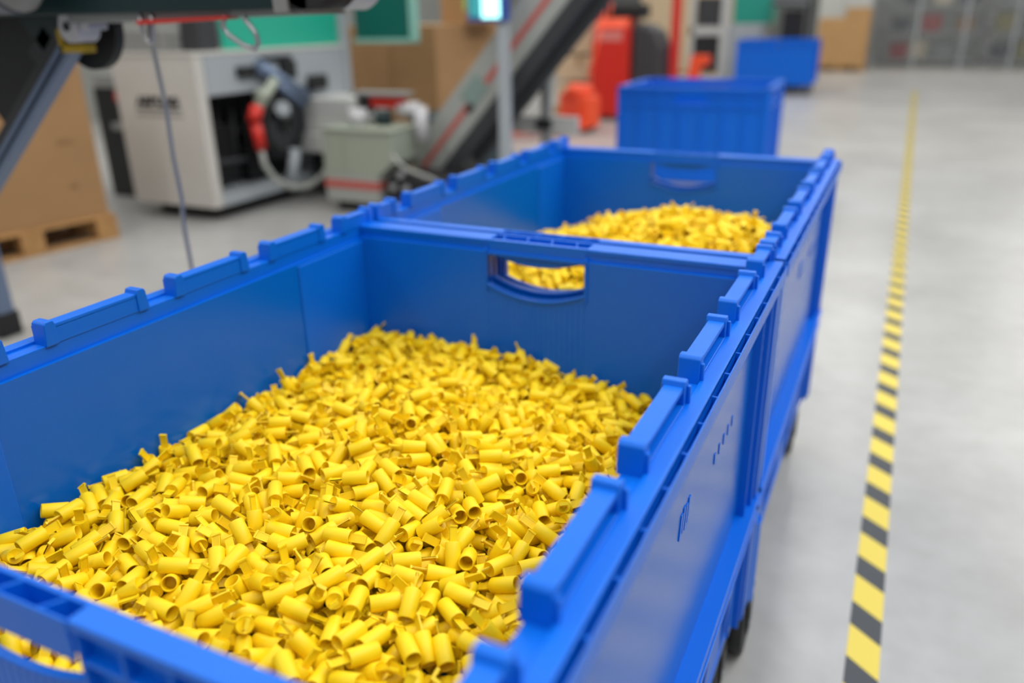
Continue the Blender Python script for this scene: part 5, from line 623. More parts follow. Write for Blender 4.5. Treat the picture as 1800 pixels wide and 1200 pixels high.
-928,2099,791,-5,-3,-49,-937,2143,788,-127,-17,116,-923,2247,775,39,-49,-178,-992,2622,721,164,-26,-92,-988,2648,707,-116,4,-8,-961,2729,724,-166,36,-58,
-914,1666,754,-49,-35,-143,-953,1709,741,11,51,-132,-935,1753,751,-123,-61,25,-848,2257,816,106,5,-46,-828,2281,791,57,4,138,-820,2370,802,117,-24,-135,
-820,2506,787,28,27,-79,-829,2559,765,-61,-39,107,-833,2613,748,170,8,-118,-856,1796,807,-179,-12,30,-835,1866,794,-98,19,-33,-850,1950,824,-36,26,14,-834,2039,810,-150,34,136,
-834,2088,819,140,-1,93,-827,2150,822,105,-6,50,-807,2184,808,96,-17,-163,-849,2530,761,-98,37,104,-865,2589,753,-125,-41,-49,-878,2667,731,-53,6,-131,
-807,1673,765,160,31,-162,-832,1717,776,-129,9,52,-817,1751,796,-160,18,52,-887,2090,810,-114,7,-138,-862,2135,790,55,0,-152,-907,2229,792,31,-11,5,-887,2262,794,-148,-7,-148,
-869,2282,776,75,23,-174,-849,2369,784,46,-33,-85,-879,2429,794,137,19,-46,-872,2451,766,-129,-24,176,-710,1685,806,-41,11,31,-707,1756,811,92,18,169,-700,1782,812,-166,-14,-160,
-724,1916,839,-48,1,134,-741,1983,838,-13,-3,-55,-718,2030,851,-45,32,55,-736,2119,837,-90,6,12,-786,2416,796,-90,-4,4,-759,2482,795,5,-13,-92,-803,2524,781,-156,37,-71,
-772,2584,769,149,-20,-46,-775,2622,760,-5,7,121,-760,2693,759,3,1,157,-758,2737,761,-172,20,-5,-687,1650,780,-162,-61,0,-782,1962,831,136,-9,71,-778,2033,816,173,-35,-48,
-813,2061,817,-175,-13,-162,-750,2144,822,-55,3,95,-793,2235,823,142,-46,-21,-770,2285,803,-154,-27,6,-750,2371,802,-128,-70,-54,-793,2737,737,27,0,172,
-775,1662,791,-41,42,90,-801,1710,785,-137,-4,52,-775,1761,795,130,-11,-18,-741,1803,814,128,4,-99,-782,1866,813,-169,10,171,-760,1930,812,139,-29,-36,
-681,2341,834,-108,14,155,-701,2402,808,133,-82,50,-690,2431,819,160,1,140,-657,2473,827,50,-7,-145,-642,2541,778,89,1,-171,-647,2577,786,49,-20,174,-656,2626,773,69,1,51,
-643,2672,763,110,-1,65,-672,1872,840,126,2,-54,-682,1911,848,-89,-5,58,-718,1954,862,15,17,108,-705,2015,844,-179,-28,-126,-698,2107,849,132,-66,-12,-660,2232,843,-151,-36,6,
-659,2285,847,-20,-11,-70,-744,2583,778,-11,6,-54,-746,2637,756,-109,-29,87,-719,2656,759,-49,38,-168,-701,2700,771,-1,9,1,-653,1658,786,25,-39,146,-652,1735,820,40,-8,-163,
-746,2147,842,-55,1,99,-720,2178,845,-81,15,13,-733,2268,834,105,-36,-73,-719,2395,823,-29,9,112,-732,2449,804,-160,-7,-135,-732,2486,795,-98,10,67,-554,1770,826,137,-36,-68,
-559,1881,857,12,12,175,-569,1938,852,-120,-30,-4,-544,1960,881,9,28,86,-604,2008,869,132,-57,116,-552,2154,884,115,6,11,-616,2496,809,-57,-2,-105,-609,2525,791,-60,-14,154,
-568,2599,792,31,-30,144,-600,2642,780,158,-4,-167,-599,2663,780,-1,35,-170,-591,2681,773,-49,-7,148,-534,1691,811,179,30,29,-633,2057,865,83,-21,173,-617,2250,870,-132,2,-50,
-588,2292,858,121,-14,-128,-621,2345,854,-161,-5,126,-632,2397,817,8,27,126,-601,2446,807,63,6,-135,-623,1662,817,-15,-11,125,-592,1726,822,-148,-24,-167,
-609,1776,837,60,-6,-151,-618,1824,826,-30,-25,-55,-646,1887,848,-88,-14,-2,-622,1930,857,31,-4,-56,-654,1991,850,176,-34,-47,-450,2396,834,22,-1,9,-481,2474,839,152,0,-153,
-469,2479,819,158,8,107,-468,2553,807,-48,-14,-90,-481,2586,797,-175,5,169,-504,2643,791,170,20,-121,-494,2715,761,-125,4,51,-467,1903,864,-67,12,-78,-503,1963,863,-154,-3,97,
-503,2325,849,84,17,-135,-569,2633,779,-155,-4,60,-536,2672,782,-179,31,-60,-542,2720,759,-174,-26,-106,-494,1689,801,45,-32,-163,-477,1713,817,10,-32,82,
-492,1756,834,-11,8,93,-508,1818,842,8,1,-76,-516,1850,846,-9,6,175,-559,2303,862,-43,-15,-72,-542,2321,858,-179,18,103,-573,2374,846,-78,-4,84,-540,2438,834,49,28,-120,
-539,2491,797,39,-11,-161,-545,2530,802,-167,14,20,-542,2603,792,177,-42,-99,-340,1801,828,66,-5,58,-380,1864,842,130,-29,42,-383,1902,853,-6,-18,117,-365,1958,859,-170,20,163,
-324,2015,850,-98,-27,-99,-367,2075,869,-131,18,-115,-343,2222,855,-125,22,-80,-439,2564,815,54,0,5,-441,2596,791,161,-2,21,-440,2635,775,-65,24,-51,-432,2676,767,-164,3,49,
-454,2731,745,16,-41,-42,-371,1670,802,65,-34,-127,-355,1697,824,-89,67,18,-373,1769,814,179,-22,-74,-393,2208,874,74,-8,-158,-394,2267,853,71,-29,94,-431,2356,846,176,-1,-13,
-422,2374,839,68,6,-15,-440,2411,816,62,-3,-20,-406,2487,810,139,8,-122,-415,1703,816,-130,5,-156,-427,1743,822,45,-17,174,-416,1828,843,159,-1,158,-433,1894,847,120,-18,-8,
-437,1978,875,31,17,148,-403,2035,873,-57,-18,-107,-305,2410,806,-163,-41,51,-296,2486,789,21,-2,-111,-335,2529,801,166,-51,65,-323,2560,774,171,2,174,
-325,2608,775,-28,4,13,-346,2658,762,-76,17,-165,-295,2706,737,162,-27,129,-306,2013,863,-169,-22,-103,-315,2066,843,-5,23,-10,-266,2109,852,178,17,48,
-293,2164,864,-177,13,-135,-296,2203,857,95,3,-119,-301,2254,834,-144,-61,50,-302,2347,830,-60,-9,-135,-373,2690,773,21,1,28,-384,2706,754,157,3,-19,-316,1671,790,-152,-21,-180,
-318,1693,791,-98,-38,-29,-319,1759,811,-113,26,-150,-311,1810,828,116,-5,-121,-309,1852,821,160,-20,94,-310,1919,846,-19,6,-105,-351,2283,857,43,-34,48,
-376,2326,849,-2,29,156,-349,2380,830,116,-13,-63,-366,2443,824,22,-10,-38,-386,2480,813,123,-36,-114,-399,2545,790,116,-20,39,-348,2592,791,-35,-29,114,
-390,2647,786,-160,19,-150,-1064,1883,755,-121,-44,47,-1060,1941,761,28,-23,-106,-1077,2079,774,160,17,-46,-1077,2149,757,-150,14,43,-1072,2179,760,136,-4,39,
-1079,2225,752,13,-19,57,-231,2545,767,-75,-49,-89,-240,2617,755,105,8,-124,-255,2637,769,178,9,-143,-240,2739,738,160,-52,-177,-1078,1738,741,-37,1,3,
-1087,1783,750,28,32,90,-261,2169,842,-140,-14,163,-250,2198,838,154,-6,76,-236,2260,830,-139,-8,107,-289,2316,826,-35,8,-133,-242,2380,812,-108,-17,154,
-241,2451,804,-50,-6,178,-260,2510,788,-178,11,0,-241,2500,767,105,-10,179,-274,1700,796,72,-16,103,-261,1761,810,-117,-10,-163,-231,1814,798,45,-13,-89,
-231,1886,818,-108,-3,-90,-278,1926,829,26,2,-53,-237,1970,836,-71,42,-120,-266,2035,845,-92,12,-108,-245,2100,823,-172,-25,170,-1037,2476,740,12,11,56,
-1011,2521,743,-95,-26,-166,-1028,2565,749,-178,13,22,-1035,2597,730,-91,-64,-176,-972,1680,753,85,9,-106,-991,1731,760,-91,-43,-106,-1033,2028,774,111,9,95,
-1038,2093,777,-132,-11,178,-1037,2130,761,-128,-6,107,-1020,2207,780,144,3,-161,-1032,2257,757,131,-31,23,-1020,2301,756,-173,3,157,-1043,2339,749,53,-30,76,
-1025,2388,762,29,17,157,-1077,2717,689,-162,-21,47,-1020,1687,744,129,-22,-1,-1020,1730,740,94,-62,28,-1013,1775,761,11,-11,116,-1014,1827,747,83,-34,-152,
-999,1878,757,-152,-5,140,-1017,1938,768,129,21,-70,-1009,1970,789,-93,-4,99,-1088,2291,747,162,-51,90,-1080,2351,743,44,-52,95,-1078,2422,725,-104,19,52,
-1069,2469,741,-142,-38,40,-1067,2503,730,-116,-7,134,-1078,2590,727,-25,-19,-67,-1051,2606,717,-110,17,45,-1055,2661,713,-85,-20,-101,-942,1928,788,22,31,121,
-914,1958,779,-129,-27,-159,-917,2020,801,45,11,24,-930,2071,797,-101,-21,121,-915,2116,791,105,-47,139,-952,2207,786,15,-17,-52,-913,2270,794,30,-40,51,
-933,2295,782,101,0,-22,-958,2647,726,-21,-1,18,-980,2666,715,96,2,168,-983,2717,726,-21,3,-38,-892,1662,757,51,-31,85,-899,1708,750,-1,-27,-119,-948,1766,771,-144,1,-89,
-929,1833,762,-74,-66,-159,-937,1858,776,22,-13,-37,-992,2176,787,178,-2,24,-989,2221,781,-146,-29,-47,-1006,2305,776,2,-22,-48,-1015,2345,781,-4,-18,115,
-984,2430,771,-24,-6,-85,-979,2526,760,-25,5,-132,-958,2565,748,22,-3,-147,-978,1781,758,81,30,-129,-964,1814,753,-153,31,-42,-970,1852,780,-32,-17,73,
-977,1926,785,-20,25,-105,-947,1987,794,163,-19,-144,-975,2029,792,124,-7,-49,-971,2084,781,111,19,-120,-979,2113,787,-167,0,-167,-880,2497,766,46,-30,38,
-880,2581,765,99,17,114,-869,2620,748,10,-24,-45,-872,2678,756,-171,20,62,-857,2739,730,84,19,180,-843,1662,765,-45,-8,67,-827,1707,794,67,6,56,-847,1766,803,165,3,-105,
-883,2121,809,-19,7,-18,-891,2155,799,-22,-10,-25,-882,2199,802,-53,-19,81,-864,2246,809,-136,-31,-57,-882,2333,800,-26,-25,-94,-876,2372,788,13,-23,32,
-890,2400,789,94,42,-91,-866,2466,779,27,-54,-122,-881,1728,776,6,-26,-125,-886,1776,762,15,-36,-57,-893,1788,796,75,-28,-37,-876,1826,792,11,22,-65,-896,1938,807,-122,-6,-168,
-894,1973,801,144,4,-137,-875,2027,803,112,7,-115,-918,2375,766,41,-27,-180,-918,2414,779,84,24,-151,-902,2511,769,67,16,87,-902,2581,748,-65,-24,-106,
-924,2629,753,-14,-46,-126,-901,2662,744,70,-5,57,-936,2729,729,88,-26,-56,-802,1968,836,142,5,78,-806,2022,824,21,-21,-109,-786,2102,826,163,-15,-96,-768,2129,831,-160,16,96,
-798,2202,833,-140,-16,99,-801,2262,812,74,-55,-120,-767,2325,823,-55,-16,-65,-751,2395,800,-179,-50,-38,-830,2645,744,-65,-15,161,-806,2712,744,22,3,-165,
-792,1665,802,24,38,84,-774,1715,793,-138,-11,-134,-783,1753,812,-9,11,-60,-777,1785,799,84,0,177,-785,1838,816,2,-13,138,-778,1916,822,74,5,146,-824,2260,809,-150,-30,129,
-839,2308,820,-175,-19,58,-807,2391,814,18,-7,-161,-820,2419,811,43,42,125,-831,2492,798,62,35,-96,-844,2504,789,-81,36,-95,-802,2568,757,-27,-35,129,-823,2616,769,158,16,-6,
-876,1801,818,109,20,70,-844,1858,815,-50,17,-102,-837,1931,810,-150,-10,-28,-830,1957,837,24,26,55,-845,2021,815,55,-9,-50,-853,2084,812,142,-7,-91,-814,2137,834,-95,22,-102,
-828,2208,813,36,-6,-12,-700,2591,797,145,12,83,-721,2613,772,127,11,167,-718,2671,785,7,20,136,-698,2710,734,155,5,42,-657,1670,816,93,15,-43,-657,1712,810,66,-13,17,
-677,1762,828,33,-21,-54,-671,1821,845,-93,15,-148,-714,2130,854,-25,-14,171,-692,2173,856,81,-19,-170,-744,2245,833,-83,28,118,-760,2328,843,-121,11,128,
-736,2408,838,58,-17,18,-760,2445,818,118,0,-120,-708,2481,801,147,12,53,-746,2534,788,-38,9,-124,-724,1700,801,-10,11,31,-710,1732,811,179,-52,26,-720,1818,824,128,-8,-108,
-718,1880,835,-51,6,-135,-740,1902,844,-108,15,140,-745,1957,850,-31,-14,-50,-722,2056,854,-82,20,178,-783,2448,793,-141,-1,79,-796,2479,777,-175,-31,-101,
-773,2527,775,130,14,65,-790,2595,783,-76,-20,-20,-788,2623,779,110,-10,-25,-766,2716,752,140,6,-26,-709,1655,801,63,17,-167,-634,2032,873,25,-24,11,-620,2056,883,-73,25,16,
-613,2173,879,2,9,82,-588,2375,860,108,4,-96,-646,2381,827,127,-67,123,-632,2425,819,17,-20,-48,-654,2715,758,-15,30,121,-580,1735,838,11,-29,-67,-600,1773,855,41,-16,120,
-620,1838,841,-149,22,129,-632,1867,847,-158,1,0,-603,1939,857,7,-15,-54,-672,1952,864,-9,18,92,-654,2331,839,31,-35,-121,-679,2391,823,161,-19,-87,-660,2447,823,-151,24,38,
-669,2499,807,-50,5,40,-661,2554,802,-64,-16,152,-621,2599,794,19,30,173,-686,2612,775,33,-13,-90,-683,2664,785,-125,-30,-32,-700,1864,853,-143,14,-161,
-697,1924,858,89,-4,-124,-683,1984,840,-134,-6,-88,-690,2021,858,-29,7,88,-705,2088,860,41,-22,-41,-695,2212,848,146,-3,98,-685,2264,852,-79,-11,-175,-554,2628,793,-40,7,43,
-518,2677,792,12,-11,97,-541,2736,774,-61,-2,-169,-480,1677,818,133,27,-67,-501,1715,818,4,-13,102,-498,1763,853,-132,8,-160,-531,1805,859,99,-27,143,-488,1854,863,-63,-23,-79,
-551,2208,870,-165,7,-123,-530,2365,856,-144,14,-77,-548,2409,839,90,36,-110,-515,2502,812,18,-6,-83,-527,2542,818,-175,-1,141,-553,2609,811,-76,10,43,
-568,1785,837,147,-13,8,-561,1827,847,94,9,172,-559,1847,854,14,22,163,-559,1900,878,-15,14,-144,-524,1948,880,-128,16,86,-634,2508,821,11,18,69,-604,2569,812,-77,-7,-11,
-583,2581,800,-177,16,-174,-599,2626,796,157,1,22,-567,2701,771,-30,-34,-93,-567,1689,822,-124,-19,-42,-558,1723,833,112,8,103,-369,2062,886,26,-27,141,
-421,2262,847,-164,-5,-61,-395,2349,860,108,-19,177,-391,2405,838,64,-21,-92,-445,2418,835,-119,1,4,-421,2472,828,-154,-1,170,-425,1651,820,-104,7,180,
-440,1712,833,-167,18,22,-425,1762,830,-27,8,170,-427,1809,844,-35,7,152,-412,1837,861,-27,12,102,-441,1879,859,169,-37,111,-393,1983,877,137,18,-83,-381,2032,879,-155,7,-84,
-511,2365,841,175,5,104,-502,2423,838,-123,-13,33,-458,2506,824,-123,64,32,-490,2534,814,-158,24,-113,-464,2604,806,58,-11,-8,-481,2621,787,-97,-14,-152,
-503,2679,778,55,37,126,-502,2712,783,98,-3,117,-499,1903,865,68,-5,-46,-479,1941,875,-108,-23,103,-510,2034,883,-28,-21,-132,-484,2225,881,-157,-21,-129,
-485,2305,861,108,-29,-54,-474,2339,855,-8,12,107,-362,2676,783,54,34,7,-375,2739,756,-21,3,180,-328,1651,801,165,-2,-180,-327,1700,808,-144,-15,-107,-316,1738,811,65,-3,-156,
-337,1831,845,175,32,-179,-297,1837,839,148,1,159,-292,1909,851,71,-52,-139,-365,2261,863,5,-7,-23,-367,2363,856,81,-8,-65,-367,2374,835,116,-9,-64,-375,2402,823,12,-31,25,
-342,2469,814,109,16,55,-372,2535,814,156,-6,-102,-350,2649,789,87,-16,-79,-358,1804,841,-60,-38,-42,-368,1849,853,-20,-45,130,-343,1896,860,129,-58,-149,
-339,1936,852,-11,-19,-174,-352,2051,861,-157,-43,-68,-341,2131,873,-55,13,-86,-385,2209,852,136,6,82,-438,2543,806,-55,-1,-4,-421,2580,796,26,-26,175,
-443,2617,789,17,-4,21,-440,2681,786,-16,-16,-14,-441,2728,778,35,-24,-71,-364,1676,820,110,-4,-55,-349,1716,829,105,7,-20,-355,1762,836,112,27,114,-250,2156,857,-99,-26,49,
-271,2203,839,176,6,81,-230,2267,850,-54,2,-90,-250,2313,828,-69,5,52,-242,2348,814,13,-18,-167,-231,2401,805,-102,-70,-87,-270,2488,787,-78,-47,21,-261,2534,784,-110,-11,172,
-230,1696,775,162,-87,-90,-259,1746,797,-17,16,22,-267,1846,827,-15,1,-60,-261,1881,813,-48,6,172,-265,1897,844,-9,10,-168,-231,2030,817,121,10,-91,-252,2013,834,-175,-85,49,
-231,2118,834,43,19,90,-328,2433,804,-35,1,56,-291,2478,818,93,-77,-12,-348,2552,797,-56,-12,-112,-289,2573,782,-56,12,73,-312,2639,767,175,-43,-134,-297,2668,765,-125,-21,174,
-314,2707,761,-146,-25,34,-260,1670,792,138,22,10,-269,1968,835,121,-65,70,-285,2063,859,24,-30,-61,-279,2125,855,-27,-30,-130,-322,2220,857,171,-1,99,
-308,2282,857,-157,22,-115,-297,2314,846,31,-7,96,-321,2402,836,-113,-9,-22,-1081,2715,710,-99,-11,-68,-1025,1651,734,-52,-17,-2,-1020,1708,748,-144,-74,14,
-1016,1758,777,51,-19,114,-1023,1845,761,-18,5,162,-1028,1876,756,-37,15,-49,-1024,1919,779,-127,-48,53,-1032,1976,777,97,-4,-113,-1076,2289,773,-132,47,34,
-1073,2335,757,-28,-45,130,-1072,2409,745,146,-24,122,-1065,2434,746,-149,-29,-38,-1061,2543,715,15,-54,172,-1087,2572,745,-17,-7,90,-1066,2614,735,-58,22,144,
-1078,2661,716,-84,-42,37,-1087,1889,753,132,-20,-91,-1077,1969,768,1,16,45,-1077,2006,762,-90,-1,-118,-1087,2046,759,164,-2,90,-1076,2086,799,92,-8,24,
-1064,2135,778,-36,-23,-101,-1068,2190,783,157,42,154,-1077,2217,771,-89,3,-4,-261,2555,780,139,-14,-8,-231,2607,770,-53,30,-90,-243,2701,733,-53,-20,-180,
-1087,1684,745,-10,-24,-90,-1077,1715,746,155,45,-19,-1061,1755,757,6,-34,-10,-1053,1806,757,-157,2,103,-999,2184,804,-70,2,-155,-998,2222,800,29,-3,94,
-1004,2307,798,178,22,135,-992,2365,790,34,13,62,-1001,2430,782,48,-13,-78,-987,2473,760,71,-18,-46,-958,2518,763,-177,7,-129,-972,2568,766,14,9,47,-980,1754,773,136,-34,-2,
-992,1815,779,-11,1,-30,-959,1840,793,-39,-28,88,-996,1933,790,141,38,-107,-991,1985,797,-159,-56,-83,-993,2019,798,-18,-2,-51,-972,2073,799,31,18,-133,
-989,2160,802,146,-28,-168,-1014,2457,753,77,-5,-138,-1010,2519,766,-74,6,51,-1011,2548,755,52,2,42,-1022,2613,738,62,13,153,-1027,2664,715,41,-24,138,
-1021,2701,709,111,-7,-157,-979,1677,772,35,-5,89,-964,1723,772,-55,2,-58,-1042,2030,793,122,21,-159,-1027,2092,797,169,24,-93,-1029,2123,783,-135,15,-158,
-1035,2181,781,-1,-18,24,-1041,2232,773,-145,-31,-13,-1037,2301,775,61,22,-98,-1030,2335,768,138,-33,120,-1016,2431,765,105,27,32,-858,1662,782,-161,0,67,
-909,1742,785,10,-28,148,-900,1765,777,-29,39,-110,-897,1819,800,-107,0,132,-887,1884,810,134,-1,49,-890,1933,826,-59,14,-15,-910,1954,819,161,-1,3,-906,2041,815,-86,-10,-49,
-974,2317,779,-75,9,17,-962,2414,767,148,14,-103,-924,2474,779,-35,-3,-125,-929,2521,773,-10,9,-124,-914,2588,767,128,14,148,-909,2617,752,51,14,56,-919,2670,759,-173,16,-171,
-925,2685,743,-137,19,-170,-956,1903,783,-153,64,155,-941,1964,804,86,-12,24,-950,2042,804,158,-2,-85,-938,2067,818,-30,-7,128,-932,2165,807,-167,-13,137,
-940,2219,800,-140,-10,138,-948,2268,797,14,-35,-175,-940,2327,796,-156,-3,40,-980,2627,738,-13,13,-59,-987,2657,733,-100,-8,16,-914,1661,780,-19,-31,-155,
-936,1724,762,61,-27,-79,-931,1808,791,93,19,169,-938,1856,797,161,-10,96,-827,2234,834,175,5,-71,-835,2421,825,100,24,102,-825,2461,803,88,-16,71,-874,2527,797,76,-3,-72,
-812,2552,777,0,-18,63,-835,1828,820,-104,-32,-140,-811,1848,804,-66,28,-34,-839,1917,827,-73,-34,47,-847,1982,825,148,16,-158,-861,2010,824,-147,1,125,
-865,2074,829,-115,-20,-70,-849,2126,829,-163,-54,27,-839,2196,833,-139,-6,-72,-888,2517,783,153,13,90,-879,2589,784,142,18,11,-863,2643,764,35,7,162,-855,2670,762,-3,-57,-128,
-894,2725,735,62,-35,43,-832,1651,780,-118,-46,180,-820,1700,812,61,-30,177,-825,1764,809,156,-21,-126,-896,2069,826,31,-14,-162,-879,2160,819,72,-1,179,
-862,2197,809,-18,10,-103,-879,2260,819,16,26,98,-904,2311,798,-1,13,81,-850,2452,795,-71,-5,-95,-879,2482,780,65,26,-148,-691,1722,810,-78,-25,-119,-728,1738,821,-163,-19,71,
-707,1787,838,83,-25,138,-755,1867,830,27,-58,-133,-749,1882,842,-53,-37,-41,-742,1977,864,132,-18,-82,-747,2043,861,-140,-15,-7,-735,2076,843,43,-48,3,
-785,2442,814,63,0,-117,-790,2494,791,-19,-28,-118,-783,2540,793,-154,-12,-49,-789,2610,796,-108,-17,-16,-787,2663,771,-103,13,-41,-743,2720,771,147,30,-44,
-724,1651,819,58,11,-178,-794,1949,855,-52,22,9,-784,2036,841,54,-5,-166,-771,2070,840,-159,-3,85,-773,2147,850,-59,-31,22,-801,2172,843,-22,6,-19,-799,2280,823,-13,-17,-159,
-792,2319,812,-57,-29,-49,-774,2389,812,64,-30,-63,-825,2674,748,-26,-42,-136,-801,2738,757,-82,1,177,-747,1671,790,-74,15,66,-795,1719,813,17,32,91,-766,1748,826,-111,39,-30,
-781,1811,803,-156,-33,-24,-772,1848,828,39,-18,146,-814,1909,831,18,-17,71,-685,2344,855,-16,5,-85,-671,2387,844,-13,14,108,-694,2433,840,161,14,-172,
-647,2539,819,139,-10,-122,-643,2569,805,101,21,-40,-658,2598,794,96,-38,-11,-668,2632,792,-110,-3,-26,-651,2667,784,109,-20,-75,-667,1863,860,-81,-10,73,
-688,1927,876,-150,17,-44,-700,1964,867,-34,-8,118,-682,2019,877,-137,15,48,-691,2289,853,-80,-5,-164,-722,2579,800,60,-19,83,-726,2636,784,49,-23,-66,
-708,2691,791,-151,14,-8,-664,1679,842,-112,21,-110,-669,1701,826,-90,25,-134,-656,1787,830,-23,-30,-139,-696,1837,846,-91,-32,0,-721,2148,870,99,25,9,
-743,2503,806,-83,-23,-112,-720,2536,799,-26,5,50,-583,1788,854,-110,14,111,-575,1815,861,-27,5,-35,-557,1863,866,-132,9,173,-521,1893,874,-111,-25,77,
-519,1969,895,51,19,100,-575,2494,828,-15,-42,99,-582,2522,813,104,-23,45,-593,2598,820,-128,-17,60,-604,2644,805,-46,-6,-155,-601,2688,795,-50,-7,-112,
-602,2739,786,-11,-6,0,-561,1667,846,-94,-9,79,-546,1728,848,166,-35,167,-636,2002,876,-51,-3,-134,-626,2199,865,122,-40,104,-653,2355,848,-7,-30,-121,
-605,2356,845,4,17,-64,-618,2439,825,5,-13,-45,-639,2730,768,-112,-13,-38,-583,1651,825,70,-14,-180,-596,1702,826,-80,-61,66,-619,1738,824,-118,-70,54,
-591,1846,860,113,-40,-8,-617,1873,867,-21,-10,177,-612,1894,871,106,5,171,-631,1935,877,-174,-3,-167,-465,2396,855,82,2,44,-521,2428,853,86,-1,76,-489,2511,827,34,-10,54,
-505,2547,830,4,28,134,-506,2576,809,90,-29,87,-474,2636,803,163,9,4,-492,2687,799,42,40,-6,-487,2728,781,7,-24,-59,-496,1922,877,139,-6,-48,-503,1961,883,-9,-5,86,
-452,2201,874,151,-32,169,-456,2282,860,-136,-27,-72,-552,2641,811,160,3,31,-546,2667,804,3,11,-155,-531,2712,784,-117,25,-84,-497,1674,836,133,-54,-34,
-523,1713,833,-122,-20,62,-513,1778,854,-14,-12,20,-532,1778,872,-16,7,166,-459,1859,872,19,-24,20,-534,2197,875,-77,3,-124,-520,2316,865,-159,-8,110,-567,2420,833,-155,15,-104,
-551,2490,822,-177,-11,114,-542,2520,822,69,14,-67,-525,2608,804,-143,-46,-107,-385,1820,840,-23,3,-123,-390,1834,859,-156,6,100,-368,1908,867,-167,31,20,
-368,1971,874,34,-34,-71,-334,2022,866,42,-37,-86,-354,2160,874,34,7,-173,-423,2548,825,54,-5,-179,-416,2610,809,-157,-4,155,-427,2648,808,-10,2,86,-454,2703,790,105,-45,-49,
-392,1673,822,72,-48,32,-320,1689,830,55,-40,171,-381,1746,836,-122,-27,-32,-433,2252,861,-145,-39,-25,-426,2311,862,-127,-3,150,-428,2399,854,143,14,35,
-437,2439,840,-173,-41,-16,-406,2520,811,98,-7,173,-430,1683,831,84,-7,169,-433,1733,841,36,4,14,-444,1760,850,42,8,58,-447,1800,853,-96,-25,-14,-434,1850,868,-139,-42,-6,
-413,1879,869,-63,-18,4,-449,1960,883,-156,27,-84,-339,2404,813,-114,-9,-16,-326,2454,822,4,22,62,-299,2547,805,-58,10,12,-309,2600,791,-118,-33,154,-318,2646,791,137,-50,-83,
-277,2645,773,-74,-26,32,-292,2687,755,51,9,3,-242,1655,774,9,-36,-166,-291,1960,838,110,-54,65,-302,2055,867,27,18,116,-278,2248,847,-81,-24,-149,-279,2335,852,102,21,84,
-311,2420,841,-101,-1,-20,-326,2692,779,-161,-23,174,-403,2729,776,51,8,-41,-300,1662,819,-54,-2,-159,-293,1701,816,159,-16,130,-273,1789,815,-139,-37,71,
-289,1809,847,-50,4,-36,-301,1860,844,-50,-15,165,-297,1927,867,-78,-1,173,-405,2261,869,64,-15,113,-354,2382,849,153,-13,-66,-346,2443,843,-171,14,123,
-361,2512,830,-83,11,21,-389,2548,823,-80,-34,-62,-1058,1873,776,80,-20,167,-1073,1944,778,38,10,52,-1058,1997,776,141,-18,164,-1064,2044,779,153,-21,48,
-1077,2061,788,-165,-31,33,-1088,2115,796,18,36,90,-1078,2225,796,71,-22,74,-1078,2254,775,19,2,53,-242,2574,780,144,-26,-178,-249,2605,780,145,-42,-40,
-231,2683,755,61,-16,-90,-250,2721,735,54,-50,180,-1067,1681,748,158,-1,-87,-1058,1730,762,-111,-53,110,-1056,1775,749,-172,-30,-14,-1071,1809,767,-23,10,-88,
-241,2136,856,-100,-36,-141,-259,2217,856,-111,-11,-110,-259,2251,861,-87,-39,-180,-255,2319,853,71,-24,35,-278,2369,821,111,-8,110,-265,2412,820,-8,-31,-23,
-268,2468,790,-72,-26,11,-243,2531,806,2,3,66,-251,1695,794,-128,-43,-75,-260,1737,818,-121,-33,160,-237,1828,816,-41,17,114,-281,1876,830,81,-9,13,-251,1861,835,175,-66,109,
-240,1953,848,25,0,-179,-233,2028,843,52,-11,-82,-241,2095,861,-87,21,-62,-1020,2480,754,148,-17,-133,-1019,2632,745,39,-29,-180,-1011,2676,732,10,-9,-123,
-1016,2729,725,82,25,-142,-965,1679,788,159,34,-9,-972,1718,790,-172,11,143,-1061,2033,805,-59,-23,-49,-1032,2065,807,-51,-23,102,-1010,2063,788,-116,16,-102,
-1059,2229,786,170,-21,-56,-1023,2249,781,35,14,169,-1045,2290,799,-60,36,-49,-1060,2727,715,-67,-23,147,-1017,1651,758,-100,-17,1,-1036,1721,761,-128,-23,-93,
-1035,1747,791,-153,-26,53,-1041,1835,777,-100,-9,-43,-1016,1872,776,-137,-6,31,-1038,1928,794,-5,1,-99,-1029,1978,797,116,2,102,-1065,2293,789,53,-45,-135,
-1056,2339,768,61,-2,-84,-1067,2406,766,-126,9,-90,-1061,2446,762,-3,23,151,-1054,2520,737,58,-23,-71,-1063,2643,741,-61,-28,-73,-1087,2692,729,-45,-39,90,
-938,1937,821,19,-56,-80,-977,1996,817,-46,-13,173,-907,1995,807,121,49,156,-963,2067,827,159,-15,-40,-918,2141,818,-29,-22,145,-934,2235,816,-27,-30,-165,
-943,2254,815,45,10,16,-956,2291,799,-87,-31,46,-973,2621,756,-120,14,-54,-960,2726,747,-166,35,-51,-919,1683,788,-106,-35,-133,-917,1729,771,-88,-8,-63,
-925,1782,800,129,-1,159,-941,1808,809,161,-14,-33,-970,1884,814,14,-2,15,-1024,2205,807,-61,-19,-111,-979,2244,800,16,-11,104,-979,2333,795,-127,-3,179,
-1001,2470,777,-7,14,-135,-980,2592,759,-61,-43,35,-989,1770,782,55,-9,21,-989,1791,791,-32,-71,2,-995,1839,787,-98,-20,-41,-991,1893,797,-150,2,39,-1010,1971,809,-47,-3,105,
-968,2037,820,6,-72,62,-999,2049,808,-22,-12,12,-974,2102,803,109,-16,33,-905,2533,790,14,22,95,-857,2551,778,139,-21,162,-890,2645,781,-107,1,-29,-841,2683,771,148,39,95,
-869,2720,748,31,6,-139,-805,1680,814,175,10,-178,-826,1724,820,154,-28,-166,-819,1743,827,-168,43,36,-908,2102,803,107,-35,173,-914,2176,824,62,12,19,
